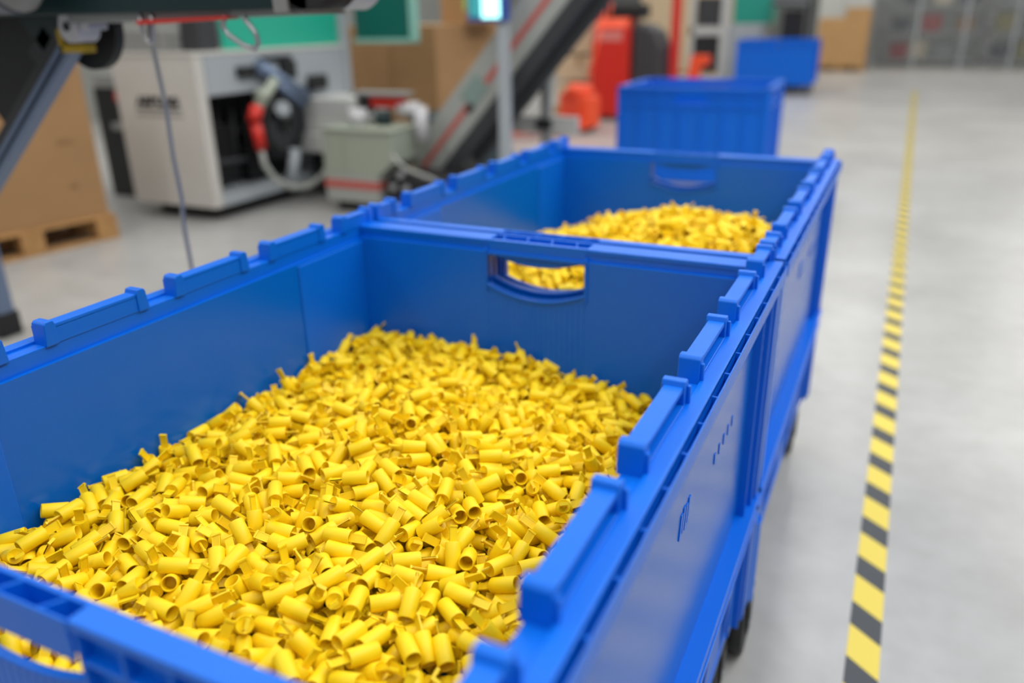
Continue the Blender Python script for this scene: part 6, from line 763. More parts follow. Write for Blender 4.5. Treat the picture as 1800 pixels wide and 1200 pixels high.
-900,2206,812,166,-51,-24,-862,2329,807,12,7,95,-902,2370,799,100,8,104,-861,2442,813,-73,-6,71,-886,2471,796,45,-26,27,-861,1677,800,89,3,-125,-878,1733,796,18,-24,-60,
-880,1756,807,-103,-12,166,-910,1812,815,-89,10,147,-916,1901,808,175,-24,9,-894,1914,836,35,26,173,-892,1978,828,72,-21,-140,-907,2011,835,-144,10,112,
-932,2358,790,-146,18,24,-957,2486,781,-114,24,-73,-938,2578,771,10,28,-73,-913,2640,766,99,-18,-75,-941,2700,753,44,27,-165,-759,1941,855,109,-50,81,-763,1999,853,76,-7,-102,
-787,2107,850,23,2,-114,-800,2131,858,-120,21,-156,-808,2312,837,-33,-49,-89,-813,2655,767,44,24,-68,-830,2725,770,-56,16,-42,-807,1653,791,-79,-68,-159,
-762,1696,807,-50,-27,124,-758,1768,825,-79,-24,-42,-807,1811,808,-176,-22,-41,-802,1839,837,142,-3,-18,-789,1921,843,-103,-18,-124,-803,2345,821,-3,-8,161,
-822,2568,794,-89,-12,68,-810,2645,795,29,6,122,-877,1851,814,-34,-4,171,-865,1867,824,29,-40,-37,-857,1918,837,34,-33,49,-844,1972,843,-138,-17,23,-859,1997,845,-26,24,164,
-805,2103,836,-14,7,-110,-884,2103,831,-174,6,65,-859,2191,828,46,-18,110,-746,2567,817,-143,2,-168,-691,2729,770,-92,-5,27,-633,1663,837,60,13,-154,-640,1701,839,86,4,92,
-675,1795,847,-155,1,18,-700,1810,856,54,28,152,-747,2344,845,94,-5,-52,-708,2368,833,-141,-28,-173,-733,2465,824,-133,-25,-97,-727,2511,821,40,12,-12,
-694,2553,814,63,7,-46,-730,1702,825,-162,37,136,-705,1760,845,136,-8,179,-736,1783,847,155,36,160,-742,1840,839,-74,-22,-174,-798,1883,845,98,-29,-143,
-780,2014,860,-150,-36,-72,-803,2058,852,-128,-17,-32,-752,2085,854,59,-6,80,-782,2437,833,-132,-1,69,-775,2506,808,34,15,161,-785,2586,807,143,-15,8,-749,2632,798,-73,-10,58,
-758,2643,783,-83,-15,66,-691,1659,827,62,-48,-144,-615,1997,887,-146,40,-46,-601,2302,871,56,2,43,-641,2417,837,0,-11,79,-647,2729,787,166,4,-87,-614,1651,852,-58,6,0,
-589,1690,846,117,-26,174,-615,1761,866,-14,-33,15,-639,1833,850,143,-34,115,-594,1872,884,139,-3,157,-609,1916,880,136,3,-177,-625,1957,880,24,0,12,-652,2500,841,-65,-12,-107,
-657,2612,812,-144,3,-166,-709,1832,864,-124,15,159,-692,1886,863,-3,23,-164,-670,1961,883,62,-17,-35,-692,2054,876,1,-10,144,-674,2210,859,-156,-31,-166,
-560,2663,821,-146,12,-178,-547,2713,798,-84,-28,-56,-504,1657,819,-75,-2,159,-502,1710,838,-122,6,-119,-487,1743,860,-161,-14,33,-497,1811,861,12,34,-11,
-514,1848,868,41,17,122,-567,2339,860,94,27,-140,-534,2494,835,-144,-23,116,-547,2599,828,147,0,-120,-550,1761,872,149,8,-16,-532,1834,865,-42,-57,163,
-561,1880,888,171,-33,176,-576,1918,882,104,21,73,-600,2475,830,-72,41,-129,-593,2544,811,122,-52,27,-628,2693,790,91,-13,89,-598,2719,788,118,13,-4,-523,1722,857,135,8,-82,
-569,1757,854,80,1,35,-433,1673,813,115,-24,-174,-431,1696,848,-157,-27,-153,-414,1770,850,12,-34,-110,-459,1799,870,-16,-21,-28,-453,1825,860,-126,-28,12,
-428,1927,879,31,10,28,-433,1991,892,-130,-7,-1,-498,2501,845,145,8,-127,-486,2575,816,-164,-9,86,-480,2651,817,155,7,2,-480,2667,799,10,28,-2,-469,2729,800,36,-1,159,
-501,1897,888,-41,32,-97,-462,1938,887,-135,-20,100,-484,2020,891,169,-25,-87,-503,2354,863,-62,-22,-102,-356,2713,788,39,3,3,-355,2723,770,-175,-19,32,
-318,1669,835,-112,-4,14,-264,1688,818,-137,-22,-104,-334,1758,826,-30,-25,31,-312,1743,837,-69,28,-23,-293,1877,853,-9,-14,-35,-231,1861,839,108,-5,90,
-371,2304,871,42,3,21,-370,2486,840,162,-4,-153,-384,2613,799,-3,48,81,-368,1810,858,-38,-6,35,-347,1847,857,113,-55,-137,-334,1916,868,95,-32,152,-364,1980,893,-145,-6,-171,
-353,1997,875,124,-47,158,-405,2583,811,-9,-22,165,-414,2699,799,-48,54,3,-357,1653,840,-41,-1,-175,-391,1699,835,99,-26,37,-383,1784,838,36,-14,-123,-231,2119,866,161,-68,90,
-231,2182,837,126,-33,90,-270,2227,871,39,-40,-37,-251,2340,839,138,-17,47,-258,2374,832,64,-28,136,-257,2434,823,53,-5,-33,-272,2483,814,102,-3,104,-263,2536,809,40,-17,59,
-240,1718,802,54,34,62,-231,1753,813,-162,-38,90,-239,1790,826,-61,-49,62,-254,1840,845,-92,10,-38,-261,1933,846,-151,12,3,-247,1986,859,-54,-14,-88,-262,2031,865,-59,4,-127,
-248,2065,860,-169,-19,141,-305,2442,819,-166,29,47,-309,2488,823,110,41,62,-317,2516,808,-97,10,-152,-290,2603,801,-76,-5,-81,-293,2651,785,-21,-6,-113,
-279,2687,774,66,-16,144,-335,2717,761,33,-19,36,-288,1651,800,10,-40,0,-308,1953,856,-60,-10,-18,-292,2072,876,155,-29,-70,-275,2156,857,99,-55,22,-322,2369,840,108,-14,118,
-1029,1675,758,11,-28,23,-1027,1719,781,129,-27,-105,-1081,1755,780,84,-53,-84,-1036,1820,799,-96,-4,-68,-1017,1861,794,-174,4,-151,-1021,1890,783,-154,-28,-132,
-1058,1987,806,-132,27,178,-1080,2315,790,-99,10,64,-1066,2368,791,100,23,131,-1087,2400,756,61,-63,90,-1074,2490,756,87,-17,-122,-1088,2507,749,18,31,-90,
-1061,2698,731,-29,-42,-124,-1077,1898,785,70,-44,7,-1076,1942,800,-159,-14,-19,-1057,1971,793,14,10,-168,-1087,2028,795,52,-31,-90,-1058,2082,822,-8,2,121,
-1076,2141,800,-150,-2,-19,-1087,2184,791,13,8,-90,-248,2582,804,-4,-1,133,-276,2629,789,128,-25,96,-249,2684,763,124,-35,60,-241,2715,755,-24,-48,-172,
-1067,1713,771,106,-11,132,-1047,1697,752,20,-34,-110,-1086,1834,787,-119,-17,87,-1066,1852,778,-53,-64,66,-965,2169,813,148,-19,-59,-982,2212,820,-14,-13,-83,
-993,2598,774,-119,0,90,-998,1745,798,-101,-14,9,-1007,1791,800,-53,-47,-64,-1011,1843,802,-14,-22,36,-1003,1916,802,116,-37,65,-1068,2007,808,101,-58,-110,
-990,2023,818,-100,6,-26,-996,2068,825,125,16,79,-982,2125,804,142,15,52,-1013,2585,764,-24,12,99,-1028,2704,732,-37,-13,147,-953,1663,796,1,-59,103,-1004,1677,787,-148,13,-123,
-1047,2047,811,119,-20,-48,-1013,2075,815,131,20,76,-1014,2151,786,157,-47,167,-1047,2166,796,81,21,-92,-1049,2252,795,-55,-9,-68,-1020,2291,783,-42,-50,122,
-1027,2403,776,-147,-7,-165,-883,1697,811,39,17,151,-893,1724,808,-34,-53,-28,-900,1741,817,-83,-33,-1,-917,1840,819,8,-7,-18,-913,1862,802,173,-33,134,
-917,1894,829,-3,5,-23,-877,1973,840,-81,-32,113,-898,2046,839,9,30,23,-948,2413,783,-35,6,-116,-962,2672,762,-32,5,109,-903,2729,754,-132,-8,-92,-965,1929,810,-115,-40,-159,
-940,1987,813,-128,-17,-137,-931,2024,821,74,-29,-90,-966,2091,834,-10,-19,-44,-955,2134,811,-86,-42,-139,-952,2206,811,160,-1,-33,-927,2293,805,-178,-26,68,
-1004,2699,748,84,5,34,-919,1695,807,71,-3,143,-936,1722,789,-12,-1,-113,-952,1768,808,146,-25,12,-955,1797,819,163,14,147,-951,1910,816,177,3,-165,-883,2379,811,-50,-4,-85,
-823,1799,824,31,-51,131,-849,1887,824,35,13,-6,-837,1893,841,24,5,-55,-835,1960,858,-44,-5,-180,-856,2022,840,112,7,-42,-849,2088,833,69,-12,-68,-864,2125,846,32,-16,105,
-871,2172,835,81,-26,-43,-878,2616,775,12,-14,-9,-861,2694,778,-41,5,-141,-861,2711,764,139,-3,-151,-823,1667,790,43,-56,-142,-818,1688,832,-82,-2,69,-841,1775,827,24,-4,-176,
-915,2088,825,-32,-29,61,-893,2147,835,151,-24,143,-923,2195,827,175,-26,-155,-956,2283,819,100,-2,170,-919,2461,796,-69,13,-102,-747,1694,832,-162,-56,-16,
-721,1720,834,150,-39,143,-767,1784,846,158,0,104,-802,1806,836,94,3,-49,-741,1916,861,-27,-26,-50,-811,2009,851,-132,-11,164,-744,2020,872,-3,-14,-22,
-730,2087,873,-155,-8,42,-785,2543,813,130,-8,-27,-780,2673,790,-37,22,11,-750,2701,783,-105,12,-164,-713,1674,829,150,-2,-162,-787,1982,851,140,19,73,
-811,2048,833,147,-8,-155,-775,2089,860,-122,-7,69,-832,2089,849,-135,-5,121,-782,2398,833,55,-15,-42,-817,2690,767,93,-37,139,-787,2728,776,-151,13,-104,
-776,1667,816,-138,-48,-116,-747,1673,816,-102,-38,163,-763,1726,829,-99,-41,149,-799,1824,821,31,-14,-31,-808,1783,829,-85,-50,144,-773,1916,854,-167,43,-94,
-708,2587,820,176,-8,64,-691,2656,812,-35,0,118,-659,2684,799,-39,2,-165,-685,1849,875,-42,18,172,-681,1869,879,148,-12,-5,-697,1980,887,-141,-22,-102,
-733,2550,813,-31,14,-172,-741,2594,799,-70,-1,78,-706,2740,784,18,24,180,-656,1660,853,-110,-1,37,-707,1730,845,164,27,-53,-651,1769,852,-145,-5,-94,-659,1810,865,-16,-9,-143,
-742,2255,860,109,-19,-84,-697,2524,812,-33,-21,156,-479,1722,863,121,47,-104,-563,1799,879,158,-4,-1,-535,1864,888,-29,-15,-167,-534,1910,894,-101,-14,-63,
-548,1990,887,-52,-43,-56,-617,2492,830,79,0,-116,-598,2528,825,-56,-40,10,-618,2544,824,-25,-37,-106,-523,1653,845,-76,-45,-9,-541,1701,857,-45,26,-78,
-653,1982,899,-94,-14,-80,-599,2387,838,35,-27,175,-614,2458,841,-176,32,-33,-597,1671,843,66,47,-1,-601,1733,852,-148,3,-136,-632,1781,862,-116,39,70,
-607,1818,868,5,-3,-58,-604,1850,878,-176,47,-180,-587,1945,885,-152,-28,12,-620,1976,890,-110,-33,-23,-552,1894,901,4,-6,-49,-435,1942,892,-78,-24,-134,
-568,2692,803,58,-31,-18,-486,1651,838,-140,1,0,-471,1694,852,-60,-20,43,-461,1731,856,-112,-54,64,-531,1819,883,-170,-33,-169,-467,1832,881,-93,-17,107,
-580,2349,876,166,-4,52,-585,2434,843,-119,-16,-109,-549,2467,843,-175,6,-172,-535,2565,837,108,-21,-33,]

# ================================================================== THE SETTING
def floor_material():
    m = bpy.data.materials.new('polished_concrete'); m.use_nodes = True; nt = m.node_tree; N = nt.nodes; L = nt.links
    b = N['Principled BSDF']; tc = N.new('ShaderNodeTexCoord')
    n1 = N.new('ShaderNodeTexNoise'); n1.inputs['Scale'].default_value = 0.9; n1.inputs['Detail'].default_value = 8; n1.inputs['Roughness'].default_value = 0.65
    n2 = N.new('ShaderNodeTexNoise'); n2.inputs['Scale'].default_value = 9; n2.inputs['Detail'].default_value = 6
    L.new(tc.outputs['Object'], n1.inputs['Vector']); L.new(tc.outputs['Object'], n2.inputs['Vector'])
    r1 = N.new('ShaderNodeValToRGB'); r1.color_ramp.elements[0].position = 0.32; r1.color_ramp.elements[1].position = 0.68
    r1.color_ramp.elements[0].color = (0.38, 0.372, 0.355, 1); r1.color_ramp.elements[1].color = (0.54, 0.533, 0.512, 1)
    L.new(n1.outputs['Fac'], r1.inputs['Fac'])
    mx = N.new('ShaderNodeMixRGB'); mx.blend_type = 'MULTIPLY'; mx.inputs['Fac'].default_value = 0.5
    r2_ = N.new('ShaderNodeValToRGB'); r2_.color_ramp.elements[0].position = 0.35; r2_.color_ramp.elements[1].position = 0.6
    r2_.color_ramp.elements[0].color = (0.86, 0.855, 0.84, 1); r2_.color_ramp.elements[1].color = (1, 1, 1, 1)
    L.new(n2.outputs['Fac'], r2_.inputs['Fac']); L.new(r1.outputs['Color'], mx.inputs['Color1']); L.new(r2_.outputs['Color'], mx.inputs['Color2'])
    # cast slabs, each a slightly different grey, with fine joints
    br = N.new('ShaderNodeTexBrick'); br.offset = 0.0; br.inputs['Scale'].default_value = 1.0
    br.inputs['Brick Width'].default_value = 6.0; br.inputs['Row Height'].default_value = 6.0; br.inputs['Mortar Size'].default_value = 0.004
    br.inputs['Color1'].default_value = (0.80, 0.81, 0.82, 1); br.inputs['Color2'].default_value = (1.0, 0.99, 0.965, 1); br.inputs['Mortar'].default_value = (0.7, 0.7, 0.7, 1)
    mp = N.new('ShaderNodeMapping'); mp.inputs['Location'].default_value = (1.5, 2.75, 0); L.new(tc.outputs['Object'], mp.inputs['Vector']); L.new(mp.outputs['Vector'], br.inputs['Vector'])
    m3 = N.new('ShaderNodeMixRGB'); m3.blend_type = 'MULTIPLY'; m3.inputs['Fac'].default_value = 0.8
    L.new(mx.outputs['Color'], m3.inputs['Color1']); L.new(br.outputs['Color'], m3.inputs['Color2'])
    L.new(m3.outputs['Color'], b.inputs['Base Color'])
    b.inputs['Roughness'].default_value = 0.33; b.inputs['Specular IOR Level'].default_value = 0.45
    return m
fl = MB().box((-12, -4, -0.2), (9, 40, 0)).build('floor', floor_material()); tag(fl, kind='structure')
M['wall'] = mat('wall_paint', (0.27, 0.275, 0.255), 0.7, var=0.05, vscale=0.6)
tag(box((-12.2, 33, 0), (9, 33.2, 5)).build('wall_back', 'wall'), kind='structure')
tag(box((-12.2, -4, 0), (-12.0, 33, 5)).build('wall_left', 'wall'), kind='structure')

# hazard tape: one strip of yellow film with slanting black blocks
def tape_material():
    m = bpy.data.materials.new('hazard_tape'); m.use_nodes = True; nt = m.node_tree; N = nt.nodes; L = nt.links
    b = N['Principled BSDF']; tc = N.new('ShaderNodeTexCoord'); sx = N.new('ShaderNodeSeparateXYZ'); L.new(tc.outputs['Object'], sx.inputs[0])
    a = N.new('ShaderNodeMath'); a.operation = 'MULTIPLY_ADD'; a.inputs[1].default_value = 0.80   # slant
    L.new(sx.outputs['X'], a.inputs[0]); L.new(sx.outputs['Y'], a.inputs[2])
    d = N.new('ShaderNodeMath'); d.operation = 'DIVIDE'; d.inputs[1].default_value = 0.217; L.new(a.outputs[0], d.inputs[0])
    fr = N.new('ShaderNodeMath'); fr.operation = 'FRACT'; L.new(d.outputs[0], fr.inputs[0])
    g = N.new('ShaderNodeMath'); g.operation = 'GREATER_THAN'; g.inputs[1].default_value = 0.56; L.new(fr.outputs[0], g.inputs[0])
    mx = N.new('ShaderNodeMixRGB'); mx.inputs['Color1'].default_value = (0.74, 0.575, 0.07, 1); mx.inputs['Color2'].default_value = (0.03, 0.036, 0.045, 1)
    L.new(g.outputs[0], mx.inputs['Fac']); L.new(mx.outputs['Color'], b.inputs['Base Color']); b.inputs['Roughness'].default_value = 0.4
    return m
tp = MB().box((0, 0, 0), (0.0756, 17.6, 0.0009)).build('hazard_tape', tape_material()); tp.location = (0.0616, 0.643, 0.0)
tag(tp, 'yellow and black striped warning tape stuck along the grey floor', 'tape')

# ================================================================== BLUE CRATES
W2, L2, ZR = 0.5, 0.6225, 1.0208
GAPS = [-0.500, -0.258, -0.010, 0.230, 0.468]
def wall_long(s):
    # s=+1 the side facing the aisle, -1 the far side; d = distance in from the outer face
    X = lambda d: s * (W2 - d)
    m = MB()
    def bx(d0, d1, y0, y1, z0, z1): m.box((X(d0), y0, z0), (X(d1), y1, z1))
    YL = L2 - 0.004
    bx(0.024, 0.055, -YL, YL, 0.988, 1.0165)            # band above the ledge
    bx(0.0085, 0.0305, -YL, YL, 1.0145, ZR)              # flat outer lip
    bx(0.0, 0.0022, -YL, YL, 0.989, ZR - 0.007)          # thin outer rail of the pockets
    bx(0.0, 0.034, -YL, YL, 0.987, 0.991)               # floor of the pockets
    bx(0.0085, 0.030, -YL, YL, 0.992, ZR - 0.002)
    k = -YL
    while k < YL:                                        # ribs between the rim pockets
        bx(0.001, 0.012, k, k + 0.0030, 0.989, ZR - 0.007); k += 0.077
    # stiff post bundle near each end
    for e in (-1, 1):
        y1 = e * YL
        bx(0.008, 0.036, y1, y1 - e * 0.03, 0.19, 0.99)
        bx(0.020, 0.036, y1 - e * 0.03, y1 - e * 0.052, 0.19, 0.99)
        bx(0.012, 0.036, y1 - e * 0.052, y1 - e * 0.060, 0.19, 0.99)
        bx(0.026, 0.036, y1 - e * 0.06, y1 - e * 0.10, 0.19, 0.99)
        bx(0.018, 0.036, y1 - e * 0.10, y1 - e * 0.106, 0.45, 0.99)
        for r in range(7):                               # vent slots, raised frames
            for c in range(3):
                yy = y1 - e * (0.064 + c * 0.012)
                bx(0.022, 0.030, yy, yy - e * 0.006, 0.955 - r * 0.024, 0.967 - r * 0.024)
    # ledge and base section
    bx(0.002, 0.040, -YL, YL, 0.500, 0.512)
    bx(0.012, 0.040, -YL, YL, 0.470, 0.500)
    bx(0.004, 0.040, -YL, YL, 0.455, 0.466)
    bx(0.052, 0.062, -YL, YL, 0.19, 0.46)
    bx(0.030, 0.062, -YL, YL, 0.185, 0.205)
    for yy in (-0.50, -0.26, -0.13, 0.12, 0.25, 0.46):
        m.add([(X(0.012), yy, 0.46), (X(0.056), yy, 0.46), (X(0.056), yy, 0.19), (X(0.032), yy, 0.19), (X(0.012), yy + 0.02, 0.46), (X(0.056), yy + 0.02, 0.46), (X(0.056), yy + 0.02, 0.19), (X(0.032), yy + 0.02, 0.19)],
              [(0, 1, 2, 3), (7, 6, 5, 4), (0, 4, 5, 1), (1, 5, 6, 2), (2, 6, 7, 3), (3, 7, 4, 0)])
    for ya, yb in ((-0.50, -0.26), (0.25, 0.46)):          # lower skirt between the feet
        bx(0.032, 0.05, ya, yb, 0.20, 0.31)
    # small embossed dashes and a moulded oval mark on the panel
    return m
def panel_long(s):
    X = lambda d: s * (W2 - d); m = MB(); YL = L2 - 0.06
    return m.box((X(0.034), -YL - 0.05, 0.19), (X(0.062), YL + 0.05, 0.990))
def panel_marks(s):
    # moulded dashes and a small slanting emblem on the smooth panel
    X = lambda d: s * (W2 - d); out = []
    for i in range(5): out.append(MB().box((X(0.0325), 0.20 + i * 0.035, 0.80), (X(0.0345), 0.206 + i * 0.035, 0.818)))
    for i in range(4):
        y = -0.02 + i * 0.014; z = 0.80 + 0.004 * (i % 2)
        p = [(y, z), (y + 0.009, z), (y + 0.016, z + 0.036), (y + 0.007, z + 0.036)]
        out.append(MB().add([(X(0.0325), a, b) for a, b in p] + [(X(0.0345), a, b) for a, b in p],
              [(0, 1, 2, 3), (7, 6, 5, 4), (0, 4, 5, 1), (1, 5, 6, 2), (2, 6, 7, 3), (3, 7, 4, 0)]))
    return out
def rim_block(y0, y1, s, c0=True, c1=True):
    X = lambda d: s * (W2 - d)
    m = MB(); zb = 1.015
    m.box((X(0.030), y0, zb), (X(0.056), y1, zb + 0.008))
    m.box((X(0.0325), y0, 1.0385), (X(0.0565), y1, 1.046))    # top plate
    m.box((X(0.049), y0, zb), (X(0.0565), y1, 1.042))          # web
    n = max(1, int(round((y1 - y0) / 0.058)))
    for k in range(1, n):                                      # gussets
        yy = y0 + (y1 - y0) * k / n
        m.add(
            [(X(0.034), yy - .0015, 1.040), (X(0.050), yy - .0015, 1.040), (X(0.050), yy - .0015, zb + .006), (X(0.040), yy - .0015, zb + .006),
             (X(0.034), yy + .0015, 1.040), (X(0.050), yy + .0015, 1.040), (X(0.050), yy + .0015, zb + .006), (X(0.040), yy + .0015, zb + .006)],
            [(0, 1, 2, 3), (7, 6, 5, 4), (0, 4, 5, 1), (1, 5, 6, 2), (2, 6, 7, 3), (3, 7, 4, 0)])
    for on, ye, e in ((c0, y0, 1), (c1, y1, -1)):              # raised end caps
        if not on: continue
        p = [(ye - e * 0.004, zb), (ye - e * 0.001, 1.049), (ye + e * 0.003, 1.0525), (ye + e * 0.014, 1.0525), (ye + e * 0.017, 1.046), (ye + e * 0.017, zb)]
        vs = [(X(0.0305), a, b) for a, b in p] + [(X(0.0595), a, b) for a, b in p]; n_ = len(p)
        m.add(vs, [tuple(range(n_)), tuple(range(2 * n_ - 1, n_ - 1, -1))] + [(k, (k + 1) % n_, n_ + (k + 1) % n_, n_ + k) for k in range(n_)])
        m.box((X(0.026), ye, zb), (X(0.031), ye + e * 0.006, 1.044))
    return m
def wall_end(e, sill, sill_in):
    # e=-1 near end, +1 far end
    kd = 0.5 if e < 0 else 1.0                             # the near wall is the thinner one
    Y = lambda d: e * (L2 - d * kd)
    XI = W2 - 0.056; H = 0.112
    m = MB()
    def bx(x0, x1, d0, d1, z0, z1): m.box((x0, Y(d0), z0), (x1, Y(d1), z1))
    def skin(d0, d1, zb, zt, top, hw):
        bx(-XI, -hw, d0, d1, 0.19, top); bx(hw, XI, d0, d1, 0.19, top)
        n = 18
        for k in range(n):
            xa = -hw + 2 * hw * k / n; xb = -hw + 2 * hw * (k + 1) / n
            f = lambda x: (zb(x / hw), zt(x / hw))
            (ba, ta), (bb, tb) = f(xa), f(xb)
            for (a0, a1, b0, b1) in ((0.19, ba, 0.19, bb), (min(ta, 0.988), min(top, 0.993), min(tb, 0.988), min(top, 0.993))):
                vs = [(xa, Y(d0), a0), (xb, Y(d0), b0), (xb, Y(d0), b1), (xa, Y(d0), a1), (xa, Y(d1), a0), (xb, Y(d1), b0), (xb, Y(d1), b1), (xa, Y(d1), a1)]
                m.add(vs, [(0, 1, 2, 3), (7, 6, 5, 4), (0, 4, 5, 1), (1, 5, 6, 2), (2, 6, 7, 3), (3, 7, 4, 0)])
    # outer skin, then inner skin with a lower scooped edge
    skin(0.026, 0.032, lambda u: sill - 0.024 * (1 - u * u), lambda u: 0.988 - 0.022 * (1 - u * u), 1.012, H)
    skin(0.052, 0.060, lambda u: sill_in - 0.026 * (1 - u * u), lambda u: 0.985, 0.993, H)
    # collar around the hole
    n = 18
    for k in range(n):
        xa = -H + 2 * H * k / n; xb = -H + 2 * H * (k + 1) / n
        ga = sill_in - 0.026 * (1 - (xa / H) ** 2); gb = sill_in - 0.026 * (1 - (xb / H) ** 2)
        vs = []
        for d in (0.046, 0.064):
            vs += [(xa, Y(d), ga - 0.006), (xb, Y(d), gb - 0.006), (xb, Y(d), gb), (xa, Y(d), ga)]
        m.add(vs, [(0, 1, 2, 3), (7, 6, 5, 4), (0, 4, 5, 1), (1, 5, 6, 2), (2, 6, 7, 3), (3, 7, 4, 0)])
        ga = sill - 0.024 * (1 - (xa / H) ** 2); gb = sill - 0.024 * (1 - (xb / H) ** 2)
        vs = []
        for d in (0.018, 0.036):
            vs += [(xa, Y(d), ga - 0.005), (xb, Y(d), gb - 0.005), (xb, Y(d), gb), (xa, Y(d), ga)]
        m.add(vs, [(0, 1, 2, 3), (7, 6, 5, 4), (0, 4, 5, 1), (1, 5, 6, 2), (2, 6, 7, 3), (3, 7, 4, 0)])
    for sx in (-1, 1):
        bx(sx * H, sx * (H + 0.006), 0.026, 0.064, 0.905, 0.998)
    # band above the ledge and the rim
    bx(-XI, -H, 0.034, 0.053, 0.989, 1.014); bx(H, XI, 0.034, 0.053, 0.989, 1.014); bx(-H, H, 0.048, 0.053, 0.985, 1.014)
    # grip bar hanging in the handle
    for k in range(n):
        xa = -H + 2 * H * k / n; xb = -H + 2 * H * (k + 1) / n
        ga = 0.988 - 0.022 * (1 - (xa / H) ** 2); gb = 0.988 - 0.022 * (1 - (xb / H) ** 2)
        vs = []
        for d in (0.030, 0.053):
            vs += [(xa, Y(d), ga), (xb, Y(d), gb), (xb, Y(d), 0.990), (xa, Y(d), 0.990)]
        m.add(vs, [(0, 1, 2, 3), (7, 6, 5, 4), (0, 4, 5, 1), (1, 5, 6, 2), (2, 6, 7, 3), (3, 7, 4, 0)])
    # rim: flat plate on the flanks, open ribbed cells above the handle
    bx(-XI, -H, 0.004, 0.055, 1.008, ZR - 0.003); bx(H, XI, 0.004, 0.055, 1.008, ZR - 0.003)
    bx(-H, H, 0.002, 0.008, 0.975, ZR - 0.003); bx(-H, H, 0.044, 0.055, 0.990, ZR - 0.003)
    bx(-H, H, 0.004, 0.050, 0.982, 0.986)
    for k in range(4):
        x0 = -H + (k + 0.3) * 2 * H / 4
        vs = [(x0, Y(0.006), 0.985), (x0 + 0.0035, Y(0.006), 0.985), (x0 + 0.017, Y(0.046), 0.985), (x0 + 0.0135, Y(0.046), 0.977)]
        vs += [(a, b, ZR - 0.004) for a, b, c in vs]
        m.add(vs, [(0, 3, 2, 1), (4, 5, 6, 7), (0, 1, 5, 4), (1, 2, 6, 5), (2, 3, 7, 6), (3, 0, 4, 7)])
    # outer ribs beside the handle recess
    for sx in (-1, 1):
        bx(sx * (H + 0.004), sx * XI, 0.004, 0.030, 0.975, 0.979)
        bx(sx * (H + 0.004), sx * XI, 0.004, 0.030, 0.865, 0.870)
        k = 0
        while H + 0.004 + k * 0.052 < XI:
            x0 = sx * (H + 0.004 + k * 0.052); bx(x0, x0 + sx * 0.004, 0.004, 0.030, 0.865, 1.010); k += 1
    bx(-XI, XI, 0.010, 0.030, 0.50, 0.512); bx(-XI, XI, 0.010, 0.030, 0.19, 0.21)
    return m
def caster(x, y, rz, root):
    c = MB(); c.box((-0.028, -0.045, 0.158), (0.028, 0.045, 0.172)); c.cyl((0, 0, 0.145), (0, 0, 0.162), 0.026)
    for s in (-1, 1): c.box((s * 0.0265, -0.022, 0.06), (s * 0.030, 0.022, 0.150))
    f = c.build('caster', 'black', root, 0.001)
    f.location = (x, y, 0); f.rotation_euler = (0, 0, rz)
    w = MB(); w.cyl((-0.024, 0, 0.0755), (0.024, 0, 0.0755), 0.075, n=40)
    w.build('wheel', 'tyre', f)
    MB().cyl((-0.033, 0, 0.075), (0.033, 0, 0.075), 0.011).build('axle', 'steel', f)
def make_crate(loc, label, sill):
    root = thing('storage_crate', loc, label, 'crate', 'large blue wheeled crates standing in a row')
    B = 0.0016
    for s in (1, -1):
        w = wall_long(s).build('side_wall', 'blue', root, B)
        panel_long(s).build('smooth_panel', 'bluegloss', w)
        for mk_ in panel_marks(s): mk_.build('moulded_mark', 'blue', w)
    for e in (-1, 1): wall_end(e, sill if e < 0 else 0.930, 0.905 if e < 0 else 0.922).build('end_wall', 'blue', root, B)
    ys = [-L2 + 0.006] + [v for g in GAPS for v in (g - 0.033, g + 0.033)] + [L2 - 0.006]
    for s in (1, -1):
        for k in range(0, len(ys), 2):
            rim_block(ys[k], ys[k + 1], s, True, True).build('rim_block', 'blue', root, 0.0014)
    m = MB(); m.box((-W2 + 0.04, -L2 + 0.04, 0.17), (W2 - 0.04, L2 - 0.04, 0.20)); m.build('base', 'blue', root, B)
    for sx in (-1, 1):
        for sy2 in (-1, 1):
            # inner corner pilaster and outer round foot
            m = MB(); m.box((sx * (W2 - 0.0655), sy2 * (L2 - 0.06), 0.20), (sx * (W2 - 0.060), sy2 * (L2 - 0.29), 0.985))
            if sy2 < 0: m.cyl((sx * (W2 - 0.040), sy2 * (L2 - 0.075), 0.163), (sx * (W2 - 0.040), sy2 * (L2 - 0.075), 0.385), 0.038, n=28)
            m.box((sx * (W2 - 0.012), sy2 * (L2 - 0.004), 0.47), (sx * (W2 - 0.06), sy2 * (L2 - 0.035), 1.0)); m.box((sx * (W2 - 0.028), sy2 * (L2 - 0.006), 0.19), (sx * (W2 - 0.06), sy2 * (L2 - 0.035), 0.47))
            m.build('corner_post', 'blue', root, B)
            caster(sx * (W2 - (0.034 if sy2 < 0 else 0.06)), sy2 * (L2 - 0.09), 0.0, root)
    return root
CX = -0.659; Y1C = 0.9275; Y2C = 2.1835
make_crate((CX, Y1C, 0), 'big blue plastic crate in front, heaped with sharp yellow tube caps', 0.950)
make_crate((CX, Y2C, 0), 'second big blue crate, touching the back of the front crate, yellow heap inside', 0.918)

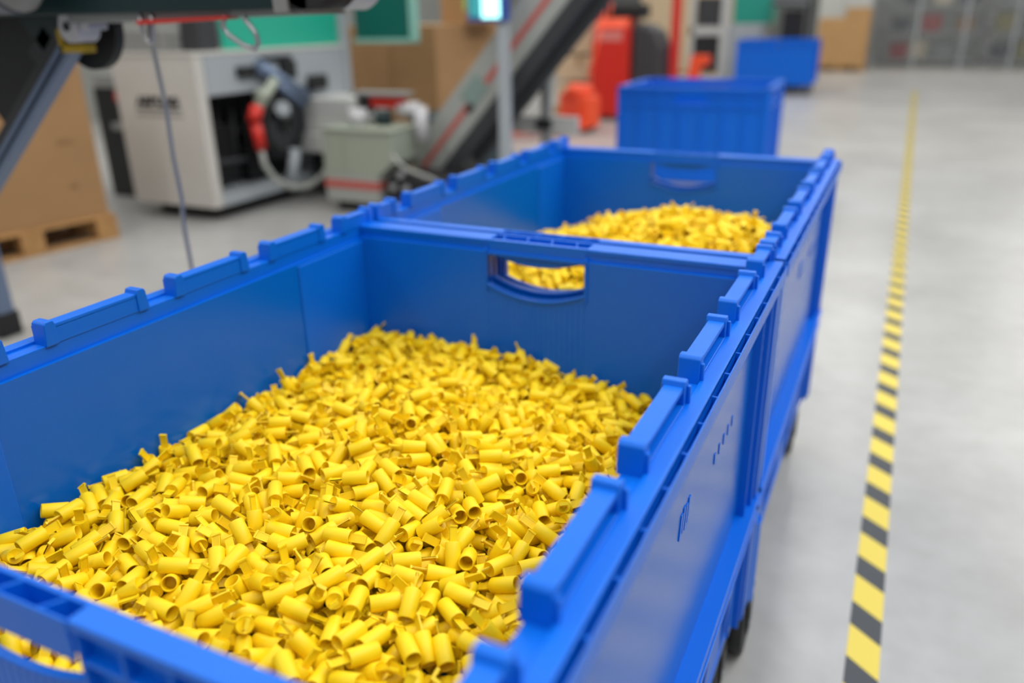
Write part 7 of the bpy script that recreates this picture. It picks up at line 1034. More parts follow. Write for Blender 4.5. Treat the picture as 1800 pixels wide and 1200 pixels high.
# ================================================================== YELLOW TUBE CAPS
def cap_body(n=18, hi=True):
    m = MB(); R0, R1, x0, x1 = 0.0108, 0.0088, -0.019, 0.0185
    prof = [(x1 - 0.0035, 0.0001), (x1 - 0.001, 0.0088), (x1, R0 - 0.0008), (x1 - 0.0012, R0), (x0 + 0.0008, R0), (x0, R0 - 0.0007), (x0, R1 + 0.0005), (x0 + 0.0008, R1), (x1 - 0.008, R1 - 0.0004), (x1 - 0.009, 0.0001)]
    if not hi: prof = [(x1, 0.0001), (x1, R0), (x0, R0), (x0, R1), (x1 - 0.012, R1), (x1 - 0.012, 0.0001)]
    vs = [(x, r * math.cos(k * math.tau / n), r * math.sin(k * math.tau / n)) for x, r in prof for k in range(n)]
    m.add(vs, [(j * n + k, j * n + (k + 1) % n, (j + 1) * n + (k + 1) % n, (j + 1) * n + k) for j in range(len(prof) - 1) for k in range(n)], smooth=True)
    return m
def cap_tab(hi=True):
    m = MB()
    m.box((0.0165, -0.0058, -0.0010), (0.0400, 0.0058, 0.0004))
    m.box((0.0385, -0.0062, -0.0022), (0.0410, 0.0062, 0.0022))          # cross bar at the tip
    if hi:
        for s in (-1, 1): m.box((0.017, s * 0.0058, -0.0012), (0.040, s * 0.0047, 0.0012))
        for k in range(9): m.box((0.0215 + k * 0.0018, -0.0047, 0.0003), (0.0223 + k * 0.0018, 0.0047, 0.0009))
    else:
        m.box((0.017, -0.0058, -0.0014), (0.040, -0.0046, 0.0014)); m.box((0.017, 0.0046, -0.0014), (0.040, 0.0058, 0.0014))
    return m
def heap(data):
    a = np.array(data, float).reshape(-1, 6)
    P = a[:, :3] / 1000.0; E = np.radians(a[:, 3:]) / 2
    c, s = np.cos(E), np.sin(E); cx_, cy_, cz_ = c.T; sx_, sy_, sz_ = s.T
    Q = np.stack([cx_ * cy_ * cz_ + sx_ * sy_ * sz_, sx_ * cy_ * cz_ - cx_ * sy_ * sz_, cx_ * sy_ * cz_ + sx_ * cy_ * sz_, cx_ * cy_ * sz_ - sx_ * sy_ * cz_], 1)
    return P, Q
bo = cap_body().build('tube_cap', 'yellow'); to = cap_tab().build('tab', 'yellow', bo)
for pol in bo.data.polygons: pol.use_smooth = True
try: bo.data.set_sharp_from_angle(angle=math.radians(50))
except Exception: pass
tag(bo, 'yellow plastic tube cap with ridged tab, on top of the heap in the front crate', 'plastic cap', 'yellow tube caps heaped in the front crate')
P, Q = heap(HEAP_NEAR)
bo.rotation_mode = 'QUATERNION'
for i in range(len(P)):
    if i == 0: o = bo
    else:
        o = bo.copy(); C.objects.link(o); t = to.copy(); C.objects.link(t); t.parent = o
    o.location = P[i]; o.rotation_quaternion = Quaternion(Q[i])
def heap_mesh(name, data, hi, n, label, peak=None):
    P, Q = heap(data)
    if peak: P[:, 2] += peak[0] - peak[1] * ((P[:, 0] + 0.52) ** 2 + 0.5 * (P[:, 1] - 2.1) ** 2)
    src = cap_body(n, hi); tb = cap_tab(hi)
    base_v = np.array(src.v + tb.v); k0 = len(src.v)
    faces = src.f + [tuple(a + k0 for a in f) for f in tb.f]; sm = src.sm + [False] * len(tb.f)
    w, x, y, z = Q.T
    Rm = np.stack([1 - 2 * (y * y + z * z), 2 * (x * y - z * w), 2 * (x * z + y * w), 2 * (x * y + z * w), 1 - 2 * (x * x + z * z), 2 * (y * z - x * w),
                   2 * (x * z - y * w), 2 * (y * z + x * w), 1 - 2 * (x * x + y * y)], 1).reshape(-1, 3, 3)
    V = np.einsum('nij,kj->nki', Rm, base_v) + P[:, None, :]
    nv = len(base_v); N = len(P); V = V.reshape(-1, 3)
    quads = np.array(faces)     # every face is a quad
    idx = (quads[None] + (np.arange(N) * nv)[:, None, None]).reshape(-1, 4)
    me = bpy.data.meshes.new(name); me.vertices.add(len(V)); me.vertices.foreach_set('co', V.ravel())
    me.loops.add(idx.size); me.loops.foreach_set('vertex_index', idx.ravel())
    me.polygons.add(len(idx)); me.polygons.foreach_set('loop_start', np.arange(len(idx)) * 4); me.polygons.foreach_set('loop_total', np.full(len(idx), 4))
    me.polygons.foreach_set('use_smooth', np.tile(sm, N)); me.update(); me.validate()
    try: me.set_sharp_from_angle(angle=math.radians(50))
    except Exception: pass
    me.materials.append(M['yellow']); o = bpy.data.objects.new(name, me); C.objects.link(o)
    return tag(o, label, 'plastic caps', None, 'stuff')
heap_mesh('tube_cap_heap', HEAP_REST, True, 16, 'rest of the heap of yellow plastic tube caps filling the front blue crate')
heap_mesh('tube_cap_heap', HEAP_FAR, False, 10, 'blurred heap of yellow plastic tube caps piled high in the second blue crate', (0.040, 0.20))

# ================================================================== CRATES FARTHER BACK
def closed_crate(loc, w, l, h, rz, label):
    # solid-walled crate with ribbed flanks, plain rim and a scooped handle in the near wall
    root = thing('storage_crate', loc, label, 'crate', None, rz)
    a, b = w / 2, l / 2; t = 0.035; z0 = 0.17
    def wall(axis, s):
        m = MB()
        half, off = (a, b) if axis == 1 else (b, a)
        def bx(u0, u1, d0, d1, z0_, z1_):
            if axis == 1: m.box((u0, s * (off - d0), z0_), (u1, s * (off - d1), z1_))
            else: m.box((s * (off - d0), u0, z0_), (s * (off - d1), u1, z1_))
        hw = 0.13
        bx(-half, -hw, 0.02, 0.045, z0, h - 0.01); bx(hw, half, 0.02, 0.045, z0, h - 0.01); bx(-hw, hw, 0.02, 0.045, z0, h - 0.13)
        bx(-hw, hw, 0.012, 0.045, h - 0.055, h - 0.01)
        bx(-half, half, 0.0, 0.05, h - 0.022, h); bx(-half, half, 0.004, 0.03, h - 0.075, h - 0.06); bx(-half, half, 0.004, 0.03, h - 0.155, h - 0.14)
        n = 7
        for k in range(n + 1):
            u = -half + 0.02 + (2 * half - 0.04) * k / n
            if abs(u) < hw: bx(u - 0.01, u + 0.01, 0.006, 0.03, z0, h - 0.15)
            else: bx(u - 0.012, u + 0.012, 0.004, 0.03, z0, h - 0.01)
        bx(-half, half, 0.004, 0.03, z0, z0 + 0.05)
        return m
    for s in (-1, 1):
        wall(1, s).build('end_wall', 'blue', root, 0.003, 1); wall(0, s).build('side_wall', 'blue', root, 0.003, 1)
    box((-a + 0.02, -b + 0.02, 0.165), (a - 0.02, b - 0.02, 0.19)).build('base', 'blue', root)
    for sx in (-1, 1):
        for sy2 in (-1, 1): caster(sx * (a - 0.09), sy2 * (b - 0.11), 0.0, root)
    return root
closed_crate((-1.575, 7.10, 0), 1.22, 0.98, 0.925, 0.03, 'empty blue crate with handle scoop, standing alone beyond the two filled crates')
closed_crate((-2.42, 17.3, 0), 1.45, 1.0, 0.99, 0.0, 'farthest blue crate, in front of the black stand and grey machine')

# ================================================================== OVERHEAD DISCHARGE CONVEYOR (top left, close)
ov = thing('overhead_conveyor', (-2.3, 1.9, 0), 'dark green overhead conveyor with black belt end reaching over the crates, top left', 'conveyor')
def loc_(o): o.location = tuple(a - b for a, b in zip(o.location, ov.location)); return o
def part(mb, name, material, root, bevel=0.0, label=None, seg=2):
    o = mb.build(name, material, None, bevel, seg); o.parent = root
    o.matrix_parent_inverse = Matrix.Identity(4)
    # vertices were given in world metres: move them into the root's frame
    Ti = Matrix.Rotation(-root.rotation_euler[2], 4, 'Z') @ Matrix.Translation(-Vector(root.location))
    if root.parent is not None: Ti = Matrix.Translation(-Vector(root.location)) @ Ti if False else Ti
    o.data.transform(Ti)
    if label: o['label'] = label
    return o
def sub(mb, name, material, par, root, bevel=0.0, label=None):
    o = part(mb, name, material, root, bevel, label); o.parent = par; return o
part(MB().box((-3.6, 1.60, 1.484), (-1.345, 1.66, 1.75)), 'side_beam', 'dkgreen', ov, 0.004)
part(MB().box((-3.6, 1.82, 1.50), (-1.40, 1.86, 1.75)).box((-3.6, 1.66, 1.50), (-1.4, 1.82, 1.53)), 'frame', 'dkgreen', ov, 0.004)
part(MB().add([(-2.10, 1.615, 1.462), (-1.30, 1.615, 1.474), (-1.30, 1.615, 1.486), (-2.10, 1.615, 1.486), (-2.10, 1.78, 1.462), (-1.30, 1.78, 1.474), (-1.30, 1.78, 1.486), (-2.10, 1.78, 1.486)],
     [(0, 1, 2, 3), (7, 6, 5, 4), (0, 4, 5, 1), (1, 5, 6, 2), (2, 6, 7, 3), (3, 7, 4, 0)]), 'underside_plate', 'grey', ov)
part(MB().box((-1.365, 1.59, 1.476), (-1.325, 1.63, 1.75)), 'bracket', 'grey', ov, 0.003)
d = MB(); d.cyl((-1.275, 1.6, 1.568), (-1.275, 1.8, 1.568), 0.085, n=40); d.box((-1.9, 1.64, 1.4835), (-1.275, 1.8, 1.6525)); d.box((-1.325, 1.6, 1.4835), (-1.275, 1.64, 1.6525))
part(d, 'belt', 'tyre', ov)
g = MB(); n = 16
for k in range(n):
    a0 = math.pi * 1.5 + 0.25 + k * 1.2 / n; a1 = a0 + 1.2 / n
    c = lambda a, r: (-1.275 + r * math.cos(a), 1.568 + r * math.sin(a))
    (x0, z0), (x1, z1), (x2, z2), (x3, z3) = c(a0, .0855), c(a1, .0855), c(a1, .0895), c(a0, .0895)
    g.add([(x0, 1.70, z0), (x1, 1.70, z1), (x2, 1.70, z2), (x3, 1.70, z3), (x0, 1.8, z0), (x1, 1.8, z1), (x2, 1.8, z2), (x3, 1.8, z3)],
          [(0, 1, 2, 3), (7, 6, 5, 4), (0, 4, 5, 1), (1, 5, 6, 2), (2, 6, 7, 3), (3, 7, 4, 0)])
part(g, 'end_guard', 'steel', ov)
r = MB(); r.cyl((-3.2, 1.5, 1.562), (-2.13, 1.5, 1.562), 0.075, n=36); r.cyl((-2.13, 1.5, 1.562), (-2.02, 1.5, 1.60), 0.075, 0.045, n=36)
part(r, 'drive_motor', 'grey', ov)
# slanted aluminium leg with its slot, bearing block, clip and pulley
P0 = Vector((-2.20, 1.70, 1.415)); P1 = Vector((-3.30, 1.70, 0.515)); D = (P1 - P0).normalized(); Nn = Vector((D.z, 0, -D.x)); Ln = (P1 - P0).length
T = Matrix(((D.x, Nn.x, 0, P0.x), (0, 0, 1, P0.y), (D.z, Nn.z, 0, P0.z), (0, 0, 0, 1)))
lg = MB()
for a, b in ((-0.0225, -0.006), (0.006, 0.0225)): lg.box((0, a, -0.0225), (Ln, b, 0.0225), T)
lg.box((0, -0.008, -0.010), (Ln, 0.008, 0.0225), T)
leg = part(lg, 'leg', 'alu', ov, 0.0015)
sub(MB().box((0, -0.005, -0.0115), (Ln, 0.005, -0.0095), T), 'profile_slot', 'slot', leg, ov)
part(MB().box((-0.10, 0.024, 0.02), (Ln, 0.088, 0.026), T).box((0.10, 0.024, 0.03), (0.22, 0.14, 0.035), T), 'cover_plate', 'dkgrey', ov, 0.002)
part(MB().box((-0.16, 0.086, 0.03), (0.165, 0.60, 0.05), T), 'guard_panel', 'dkgreen', ov, 0.004)
part(MB().box((0.175, 0.120, 0.06), (0.55, 0.60, 0.08), T), 'side_panel', 'black', ov, 0.004)
b = MB(); b.box((-2.17, 1.635, 1.445), (-2.05, 1.70, 1.484)); b.cyl((-2.125, 1.630, 1.452), (-2.125, 1.70, 1.452), 0.040, n=28)
bl = part(b, 'bearing_block', 'nylon', ov, 0.006, None, 3)
sub(MB().cyl((-2.13, 1.626, 1.455), (-2.13, 1.633, 1.455), 0.012, n=20), 'bolt', 'tyre', bl, ov)
part(MB().box((-2.215, 1.655, 1.385), (-2.115, 1.70, 1.408)).box((-2.215, 1.655, 1.385), (-2.195, 1.70, 1.45)), 'clip', 'yclip', ov, 0.004)
part(MB().cyl((-2.205, 1.75, 1.452), (-2.205, 1.78, 1.452), 0.118, n=48), 'pulley', 'tyre', ov, 0.003)
part(MB().add([(-1.825, 1.60, 1.457), (-1.52, 1.60, 1.466), (-1.52, 1.60, 1.473), (-1.825, 1.60, 1.467), (-1.825, 1.64, 1.457), (-1.52, 1.64, 1.466), (-1.52, 1.64, 1.473), (-1.825, 1.64, 1.467)],
     [(0, 1, 2, 3), (7, 6, 5, 4), (0, 4, 5, 1), (1, 5, 6, 2), (2, 6, 7, 3), (3, 7, 4, 0)]), 'edge_strip', 'red', ov)
def loop(cx, zt, w, h, y, tilt):
    pts = []
    for k in range(21):
        a = math.pi + k * math.pi / 20
        pts.append((cx + w * math.cos(a) + tilt * math.sin(a), y, zt + h * math.sin(a)))
    return [(pts[0][0], y, zt + 0.03)] + pts + [(pts[-1][0], y, zt + 0.03)]
part(MB().tube(loop(-1.80, 1.452, 0.020, 0.042, 1.61, 0), 0.005), 'hook', 'steel', ov)
part(MB().tube([(-1.530, 1.61, 1.474), (-1.545, 1.61, 1.452), (-1.53, 1.61, 1.430), (-1.485, 1.61, 1.405), (-1.452, 1.61, 1.398), (-1.438, 1.61, 1.412), (-1.445, 1.61, 1.436), (-1.475, 1.61, 1.470)], 0.0065), 'hook', 'steel', ov)
# upright post of the same conveyor frame
part(MB().box((-4.03, 2.30, 0.12), (-3.935, 2.385, 1.55)).box((-4.03, 2.31, 1.48), (-3.5, 2.37, 1.55)).box((-3.58, 1.84, 1.50), (-3.52, 2.37, 1.55)), 'post', 'alu', ov, 0.006)
part(MB().box((-4.04, 2.28, 0.0), (-3.93, 2.40, 0.125)), 'foot', 'black', ov, 0.006)
cab = MB().tube([(-1.895, 1.70, 1.470), (-1.893, 1.70, 1.40), (-1.885, 1.702, 1.25), (-1.888, 1.70, 1.1), (-1.880, 1.698, 0.98), (-1.893, 1.70, 0.90), (-1.888, 1.70, 0.7), (-1.89, 1.70, 0.3), (-1.88, 1.70, 0.0)], 0.0062).build('cable', 'steel', origin=(-1.88, 1.70, 0))
tag(cab, 'thin grey cable hanging from the overhead conveyor down behind the front crate', 'cable')

# ================================================================== CARDBOARD BOX ON PALLET (left)
RZ = math.radians(-9.5) * -1
pr = thing('wooden_pallet', (-5.12, 4.0, 0), 'wooden pallet on the floor at far left, under the tall cardboard box', 'pallet', None, -0.165)
# local frame: y runs back along the visible long side (negative), x to the left (negative)
pl = MB()
pl_d = MB(); pl_s = MB(); pl_b = MB()
for x0, x1 in ((-0.8, -0.70), (-0.45, -0.305), (-0.10, 0.0)):
    pl_b.box((x0, -1.2, 0.0), (x1, 0, 0.022))
blocks = [(x0, x1, y0, y1) for x0, x1 in ((-0.8, -0.70), (-0.45, -0.305), (-0.10, 0.0)) for y0, y1 in ((-0.155, 0), (-0.68, -0.53), (-1.2, -1.055))]
for x0, x1, y0, y1 in blocks: pl_s.box((x0, y0, 0.022), (x1, y1, 0.135)).build('block', 'wood', pr, 0.003); pl_s = MB()
for y0, y1 in ((-0.155, 0), (-0.68, -0.53), (-1.2, -1.055)): pl_d.box((-0.8, y0, 0.135), (0, y1, 0.157))
for k in range(5): pl_d.box((-0.8 + k * 0.166, -1.2, 0.157), (-0.8 + k * 0.166 + 0.13, 0, 0.178))
pl_b.build('runner', 'wood', pr, 0.003); pl_d.build('deck', 'wood', pr, 0.003)
cb = thing('cardboard_box', (-5.12, 4.0, 0.178), 'tall brown cardboard box on a pallet at far left, behind the conveyor leg', 'cardboard box', None, -0.165)
b = MB().box((-0.80, -1.2, 0.0), (-0.03, -0.03, 1.04)); b.build('body', 'card', cb, 0.004)
MB().box((-0.80, -1.2, 1.0405), (-0.42, -0.03, 1.045)).box((-0.41, -1.2, 1.0405), (-0.03, -0.03, 1.045)).build('flap', 'cardlt', cb)
mk = MB().box((-0.0298, -0.30, 0.52), (-0.0292, -0.16, 0.535)).box((-0.0298, -0.30, 0.545), (-0.0292, -0.2, 0.555)).box((-0.0298, -0.27, 0.22), (-0.0292, -0.21, 0.25))
mk.build('print', mat('faint_print', (0.24, 0.13, 0.05), 0.9), cb)
MB().box((-0.0298, -1.05, 0.0), (-0.0294, -0.97, 1.04)).build('packing_tape', mat('brown_tape', (0.30, 0.155, 0.05), 0.4), cb)

# ================================================================== MOULDING MACHINE
mm = thing('moulding_machine', (-5.2, 5.5, 0), 'white and grey moulding machine with turquoise guard, right of the pallet box', 'machine')
XF = -4.755
body = MB(); body.box((-5.62, 4.61, 0.11), (XF, 4.70, 1.255)); body.box((-5.62, 4.70, 1.0), (-5.2, 4.71, 1.2))
part(body, 'front_panel', 'white', mm, 0.008)
sidep = MB(); sidep.box((-5.62, 4.705, 0.945), (XF + 0.004, 6.42, 1.235)); sidep.box((-5.62, 4.705, 0.11), (XF + 0.004, 6.42, 0.20)); sidep.box((-5.62, 5.95, 0.2), (XF + 0.004, 6.42, 0.945)); sidep.box((-5.62, 4.705, .2), (-5.58, 5.95, 0.945))
part(sidep, 'side_frame', 'coolgrey', mm, 0.006)
part(MB().box((-5.64, 4.60, 1.236), (XF + 0.012, 6.43, 1.262)), 'top_edge', 'white', mm, 0.003)
part(MB().box((-5.5, 4.75, 0.0), (-4.85, 6.9, 0.11)), 'plinth', 'black', mm, 0.004)
part(MB().box((-5.2, 4.71, 0.2), (-5.16, 5.95, 0.945)).box((-5.1, 4.8, 0.25), (-4.95, 5.1, 0.7)).box((-5.1, 5.2, 0.22), (-4.9, 5.8, 0.5)).box((-5.12, 4.75, 0.6), (-5.0, 5.9, 0.66)), 'interior', 'black', mm, 0.004)
pp = MB()
for k in range(6): pp.cyl((-4.98 - 0.03 * (k % 2), 4.80 + k * 0.17, 0.22), (-5.02, 4.86 + k * 0.17, 0.90), 0.014)
pp.cyl((-4.95, 4.75, 0.42), (-4.95, 5.9, 0.36), 0.025)
part(pp, 'pipework', 'dkgrey', mm)
part(MB().torus((-4.70, 5.46, 0.66), (1, 0, 0), 0.235, 0.022).cyl((-4.72, 5.46, 0.66), (-4.69, 5.46, 0.66), 0.05), 'hand_wheel', 'black', mm)
part(MB().cyl((-4.76, 5.42, 0.55), (-4.73, 5.42, 0.55), 0.17, n=36), 'disc', 'dkgrey', mm)
part(MB().cyl((-4.68, 5.44, 0.16), (-4.68, 5.52, 0.45), 0.05), 'cylinder', 'coolgrey', mm)
part(MB().cyl((-4.74, 5.50, 0.74), (-4.66, 5.40, 0.80), 0.06), 'cylinder', 'coolgrey', mm)
part(MB().cyl((-4.60, 4.98, 0.74), (-4.60, 5.04, 0.84), 0.052).cyl((-4.60, 5.03, 0.52), (-4.60, 5.0, 0.72), 0.045), 'valve', 'red', mm)
part(MB().cyl((-4.60, 5.05, 0.84), (-4.62, 5.30, 1.02), 0.042).cyl((-4.60, 5.08, 0.9), (-4.60, 5.12, 0.93), 0.05), 'elbow_pipe', 'sage', mm)
part(MB().tube([(-4.60, 5.02, 0.54), (-4.58, 5.02, 0.40), (-4.55, 5.08, 0.28), (-4.5, 5.2, 0.19), (-4.45, 5.35, 0.17), (-4.42, 5.5, 0.22), (-4.4, 5.7, 0.36), (-4.4, 5.85, 0.50)], 0.024), 'hose', 'conv', mm)
part(MB().cyl((-4.70, 5.22, 1.14), (-4.66, 5.72, 0.86), 0.055).cyl((-4.68, 5.35, 1.02), (-4.62, 5.62, 0.80), 0.035), 'tie_bar', 'alu', mm)
part(MB().box((XF, 5.02, 1.06), (XF + 0.05, 5.26, 1.14)).box((XF, 5.52, 1.02), (XF + .06, 5.68, 1.16)).box((XF, 5.30, 1.16), (XF + .04, 5.66, 1.20)), 'handle', 'black', mm, 0.006)
part(MB().box((XF, 5.86, 0.90), (XF + 0.05, 6.10, 1.02)), 'handle', 'black', mm, 0.006)
ch = MB(); ch.box((-4.752, 5.72, 0.50), (-4.23, 6.35, 0.535)); ch.box((-4.752, 5.72, 0.535), (-4.23, 5.76, 0.66)); ch.box((-4.752, 6.31, 0.535), (-4.23, 6.35, 0.84)); ch.box((-4.752, 5.76, 0.66), (-4.26, 6.31, 0.84)); ch.box((-4.752, 5.68, 0.40), (-4.3, 5.72, 0.56))
part(ch, 'delivery_chute', 'ltgrey', mm, 0.005)
part(MB().box((-4.72, 5.78, 0.11), (-4.45, 6.2, 0.42)), 'lower_cabinet', 'black', mm, 0.01)
part(MB().box((-4.82, 4.97, 1.262), (-4.79, 6.42, 1.72)), 'guard_door', 'teal', mm, 0.004)
part(MB().box((-4.98, 4.74, 1.262), (-4.80, 4.95, 1.50)), 'control_box', 'dkgrey', mm, 0.01)
part(MB().box((-5.6, 4.66, 1.262), (-5.05, 4.95, 1.42)).box((-5.05, 4.70, 1.262), (-4.99, 4.92, 1.40)), 'top_cover', 'grey', mm, 0.01)
part(MB().box((-4.84, 6.44, 0.55), (-4.76, 6.54, 1.9)), 'column', 'coolgrey', mm, 0.006)
part(MB().box((-4.74, 6.62, 1.30), (-4.14, 6.66, 1.9)), 'guard_door', 'dteal', mm, 0.004, 'deep green guard door')
part(MB().box((-4.14, 6.60, 1.28), (-4.08, 6.68, 1.9)).box((-4.76, 6.61, 1.262), (-4.08, 6.67, 1.30)), 'door_frame', mat('pale_turquoise', (0.25, 0.50, 0.42), 0.5), mm, 0.004)
# maker's plate on the front panel: bold word above two thin lines
plate = MB().box((-5.43, 4.6075, 0.795), (-4.94, 4.610, 0.815))
part(plate, 'badge_strip', mat('badge_grey', (0.28, 0.27, 0.25), 0.5), mm)
def text_part(body_, size, loc, rot, mt, name, root, sx=1.0, extrude=0.001):
    cu = bpy.data.curves.new(name, 'FONT'); cu.body = body_; cu.size = size; cu.extrude = extrude; cu.align_x = 'CENTER'; cu.align_y = 'CENTER'; cu.offset = size * 0.075
    ot = bpy.data.objects.new(name, cu); C.objects.link(ot)
    dg = bpy.context.evaluated_depsgraph_get(); me = bpy.data.meshes.new_from_object(ot.evaluated_get(dg))
    bpy.data.objects.remove(ot); bpy.data.curves.remove(cu)
    me.transform(Matrix.Translation(Vector(loc)) @ Euler(rot).to_matrix().to_4x4() @ Matrix.Diagonal((sx, 1, 1, 1)))
    me.transform(Matrix.Rotation(-root.rotation_euler[2], 4, 'Z') @ Matrix.Translation(-Vector(root.location)))
    me.name = name; me.materials.clear(); me.materials.append(M[mt]); o = bpy.data.objects.new(name, me); C.objects.link(o); o.parent = root
    return o
text_part('ARBURG', 0.088, (-5.185, 4.608, 0.905), (math.pi / 2, 0, 0), 'black', 'lettering', mm, 1.28)
part(MB().box((-5.42, 4.6075, 0.842), (-4.95, 4.610, 0.858)), 'badge_strip', 'dkgrey', mm)

# dark cabinet between the pallet box and the machine
dc = thing('control_cabinet', (-6.1, 5.4, 0), 'dark narrow cabinet with red and grey fittings, between pallet box and white machine', 'cabinet')
part(MB().box((-6.5, 5.1, 0.0), (-5.72, 5.9, 0.95)), 'housing', 'black', dc, 0.01)
part(MB().box((-6.45, 5.08, 0.95), (-5.74, 5.9, 1.06)), 'shelf', 'grey', dc, 0.006)
part(MB().box((-6.2, 5.06, 0.84), (-5.80, 5.10, 0.92)).box((-5.95, 5.06, 0.78), (-5.78, 5.10, 0.84)), 'fitting', 'red', dc, 0.006)
part(MB().box((-6.3, 5.06, 0.60), (-5.76, 5.10, 0.66)), 'rail', 'grey', dc, 0.004)

# ================================================================== HOPPER WITH RED STRIPE, CONVEYOR
hp = thing('hopper_bin', (-3.95, 5.5, 0), 'sage grey sheet metal bin with a red stripe, at the foot of the sloping conveyor', 'bin')
h = MB(); h.add([(-4.21, 5.30, 0.30), (-3.70, 5.30, 0.30), (-3.55, 5.30, 0.42), (-3.54, 5.30, 0.665), (-4.20, 5.30, 0.665), (-4.21, 5.75, 0.30), (-3.70, 5.75, 0.30), (-3.55, 5.75, 0.42), (-3.54, 5.75, 0.665), (-4.20, 5.75, 0.665)],
      [(0, 1, 2, 3, 4), (9, 8, 7, 6, 5), (0, 5, 6, 1), (1, 6, 7, 2), (2, 7, 8, 3), (3, 8, 9, 4), (4, 9, 5, 0)])
part(h, 'hopper', 'sage', hp, 0.006)
part(MB().box((-4.21, 5.301, 0.09), (-3.70, 5.74, 0.31)), 'base', 'conv', hp, 0.006)
part(MB().box((-4.213, 5.296, 0.20), (-3.697, 5.302, 0.262)).box((-3.699, 5.30, 0.20), (-3.696, 5.72, 0.262)), 'stripe', 'stripe', hp)
part(MB().box((-4.205, 5.28, 0.655), (-3.53, 5.77, 0.672)).box((-4.0, 5.292, 0.31), (-3.985, 5.30, 0.66)), 'rim', 'sage', hp, 0.003)
part(MB().box((-4.15, 5.36, 0.0), (-3.76, 5.68, 0.09)), 'plinth', 'black', hp, 0.004)
dv = thing('dosing_valve', (-3.7, 5.75, 0.672), 'small red, white and green fittings on the back edge of the sage bin', 'valve')
part(MB().box((-3.98, 5.60, 0.80), (-3.62, 5.68, 0.90)), 'red_block', 'red', dv, 0.02)
part(MB().box((-4.08, 5.55, 0.90), (-3.58, 5.72, 0.925)).box((-4.06, 5.60, 0.672), (-4.02, 5.66, 0.91)), 'bracket', 'grey', dv, 0.003)
part(MB().box((-4.02, 5.58, 0.76), (-3.92, 5.68, 0.90)), 'dark_block', 'black', dv, 0.01)
part(MB().cyl((-3.98, 5.50, 0.673), (-3.98, 5.50, 0.80), 0.075), 'cap', 'nylon', dv)
part(MB().cyl((-3.80, 5.60, 0.672), (-3.80, 5.60, 0.78), 0.07), 'seat', 'dkgreen', dv)
part(MB().cyl((-3.465, 5.62, 0.56), (-3.465, 5.62, 0.82), 0.055).cyl((-3.66, 5.62, 0.79), (-3.48, 5.62, 0.81), 0.05), 'elbow_pipe', 'nylon', dv)
db = thing('dark_bin', (-3.5, 6.4, 0), 'dark blue-grey bin behind the sage bin, left of the sloping conveyor', 'bin')
dbm = mat('dark_petrol', (0.02, 0.05, 0.065), 0.5)
part(MB().box((-4.1, 6.46, 0.0), (-3.40, 6.95, 0.60)), 'body', dbm, db, 0.02)
part(MB().box((-4.12, 6.44, 0.60), (-3.38, 6.97, 0.64)), 'rim', dbm, db, 0.01)
de = thing('drive_unit', (-3.35, 5.5, 0), 'black conveyor drive unit with shiny round knobs, right of the sage bin', 'motor')
part(MB().box((-3.66, 5.35, 0.0), (-3.15, 5.85, 0.30)), 'housing', 'black', de, 0.02)
for kx, kz in ((-3.58, 0.23), (-3.46, 0.225), (-3.33, 0.20), (-3.5, 0.33)):
    k = part(MB().cyl((kx, 5.32, kz), (kx, 5.36, kz), 0.028), 'knob', 'steel', de)
part(MB().tube([(-3.52, 5.26, 0.50), (-3.47, 5.26, 0.44), (-3.40, 5.27, 0.39), (-3.30, 5.28, 0.36), (-3.2, 5.32, 0.32), (-3.2, 5.40, 0.28)], 0.014), 'hose', 'conv', de)

cv = thing('inclined_conveyor', (-3.3, 6.1, 0), 'grey sloping conveyor with a red stripe, rising behind the second crate', 'conveyor')
A0 = Vector((-3.66, 5.86, 0.26)); ang = math.atan2(1.28, 1.14); Lc = 3.0
T = Matrix.Translation(A0) @ Matrix.Rotation(-ang, 4, 'Y')
part(MB().box((0, 0, -0.135), (Lc, 0.03, 0.165), T).box((0, 0.47, -0.135), (Lc, 0.50, 0.165), T), 'side_frame', 'conv', cv, 0.006)
part(MB().box((0.0, 0.03, 0.06), (Lc, 0.47, 0.08), T), 'top_belt', 'conv', cv)
part(MB().box((0.06, -0.004, -0.028), (Lc, 0.0, 0.018), T), 'stripe', 'stripe', cv)
part(MB().box((0.10, -0.02, -0.262), (Lc, 0.45, -0.137), T), 'return_belt', 'dkgrey', cv, 0.02)
part(MB().box((0.75, -0.01, -0.05), (0.98, -0.002, 0.10), T), 'side_bracket', mat('green_grey', (0.22, 0.30, 0.27), 0.5), cv, 0.004)
part(MB().box((0.70, -0.015, -0.05), (0.78, -0.002, -0.0), T), 'latch', 'tyre', cv, 0.004)
part(MB().box((0.40, 0.1, -0.35), (2.6, 0.14, -0.262), T), 'stiffener', 'dkgrey', cv, 0.004)
part(MB().box((-2.72, 6.28, 0.04), (-2.65, 6.36, 1.30)), 'leg', 'grey', cv, 0.004)
part(MB().box((-3.10, 6.29, 0.56), (-2.4, 6.35, 0.70)).box((-3.12, 6.29, 0.0), (-3.04, 6.35, 0.7)), 'cross_bar', 'ltgrey', cv, 0.004)
part(MB().box((-2.75, 6.25, 0.60), (-2.62, 6.37, 0.68)), 'clamp', 'black', cv, 0.004)
part(MB().box((-2.75, 6.2, 0.0), (-2.62, 6.45, 0.05)), 'foot', 'black', cv, 0.004)

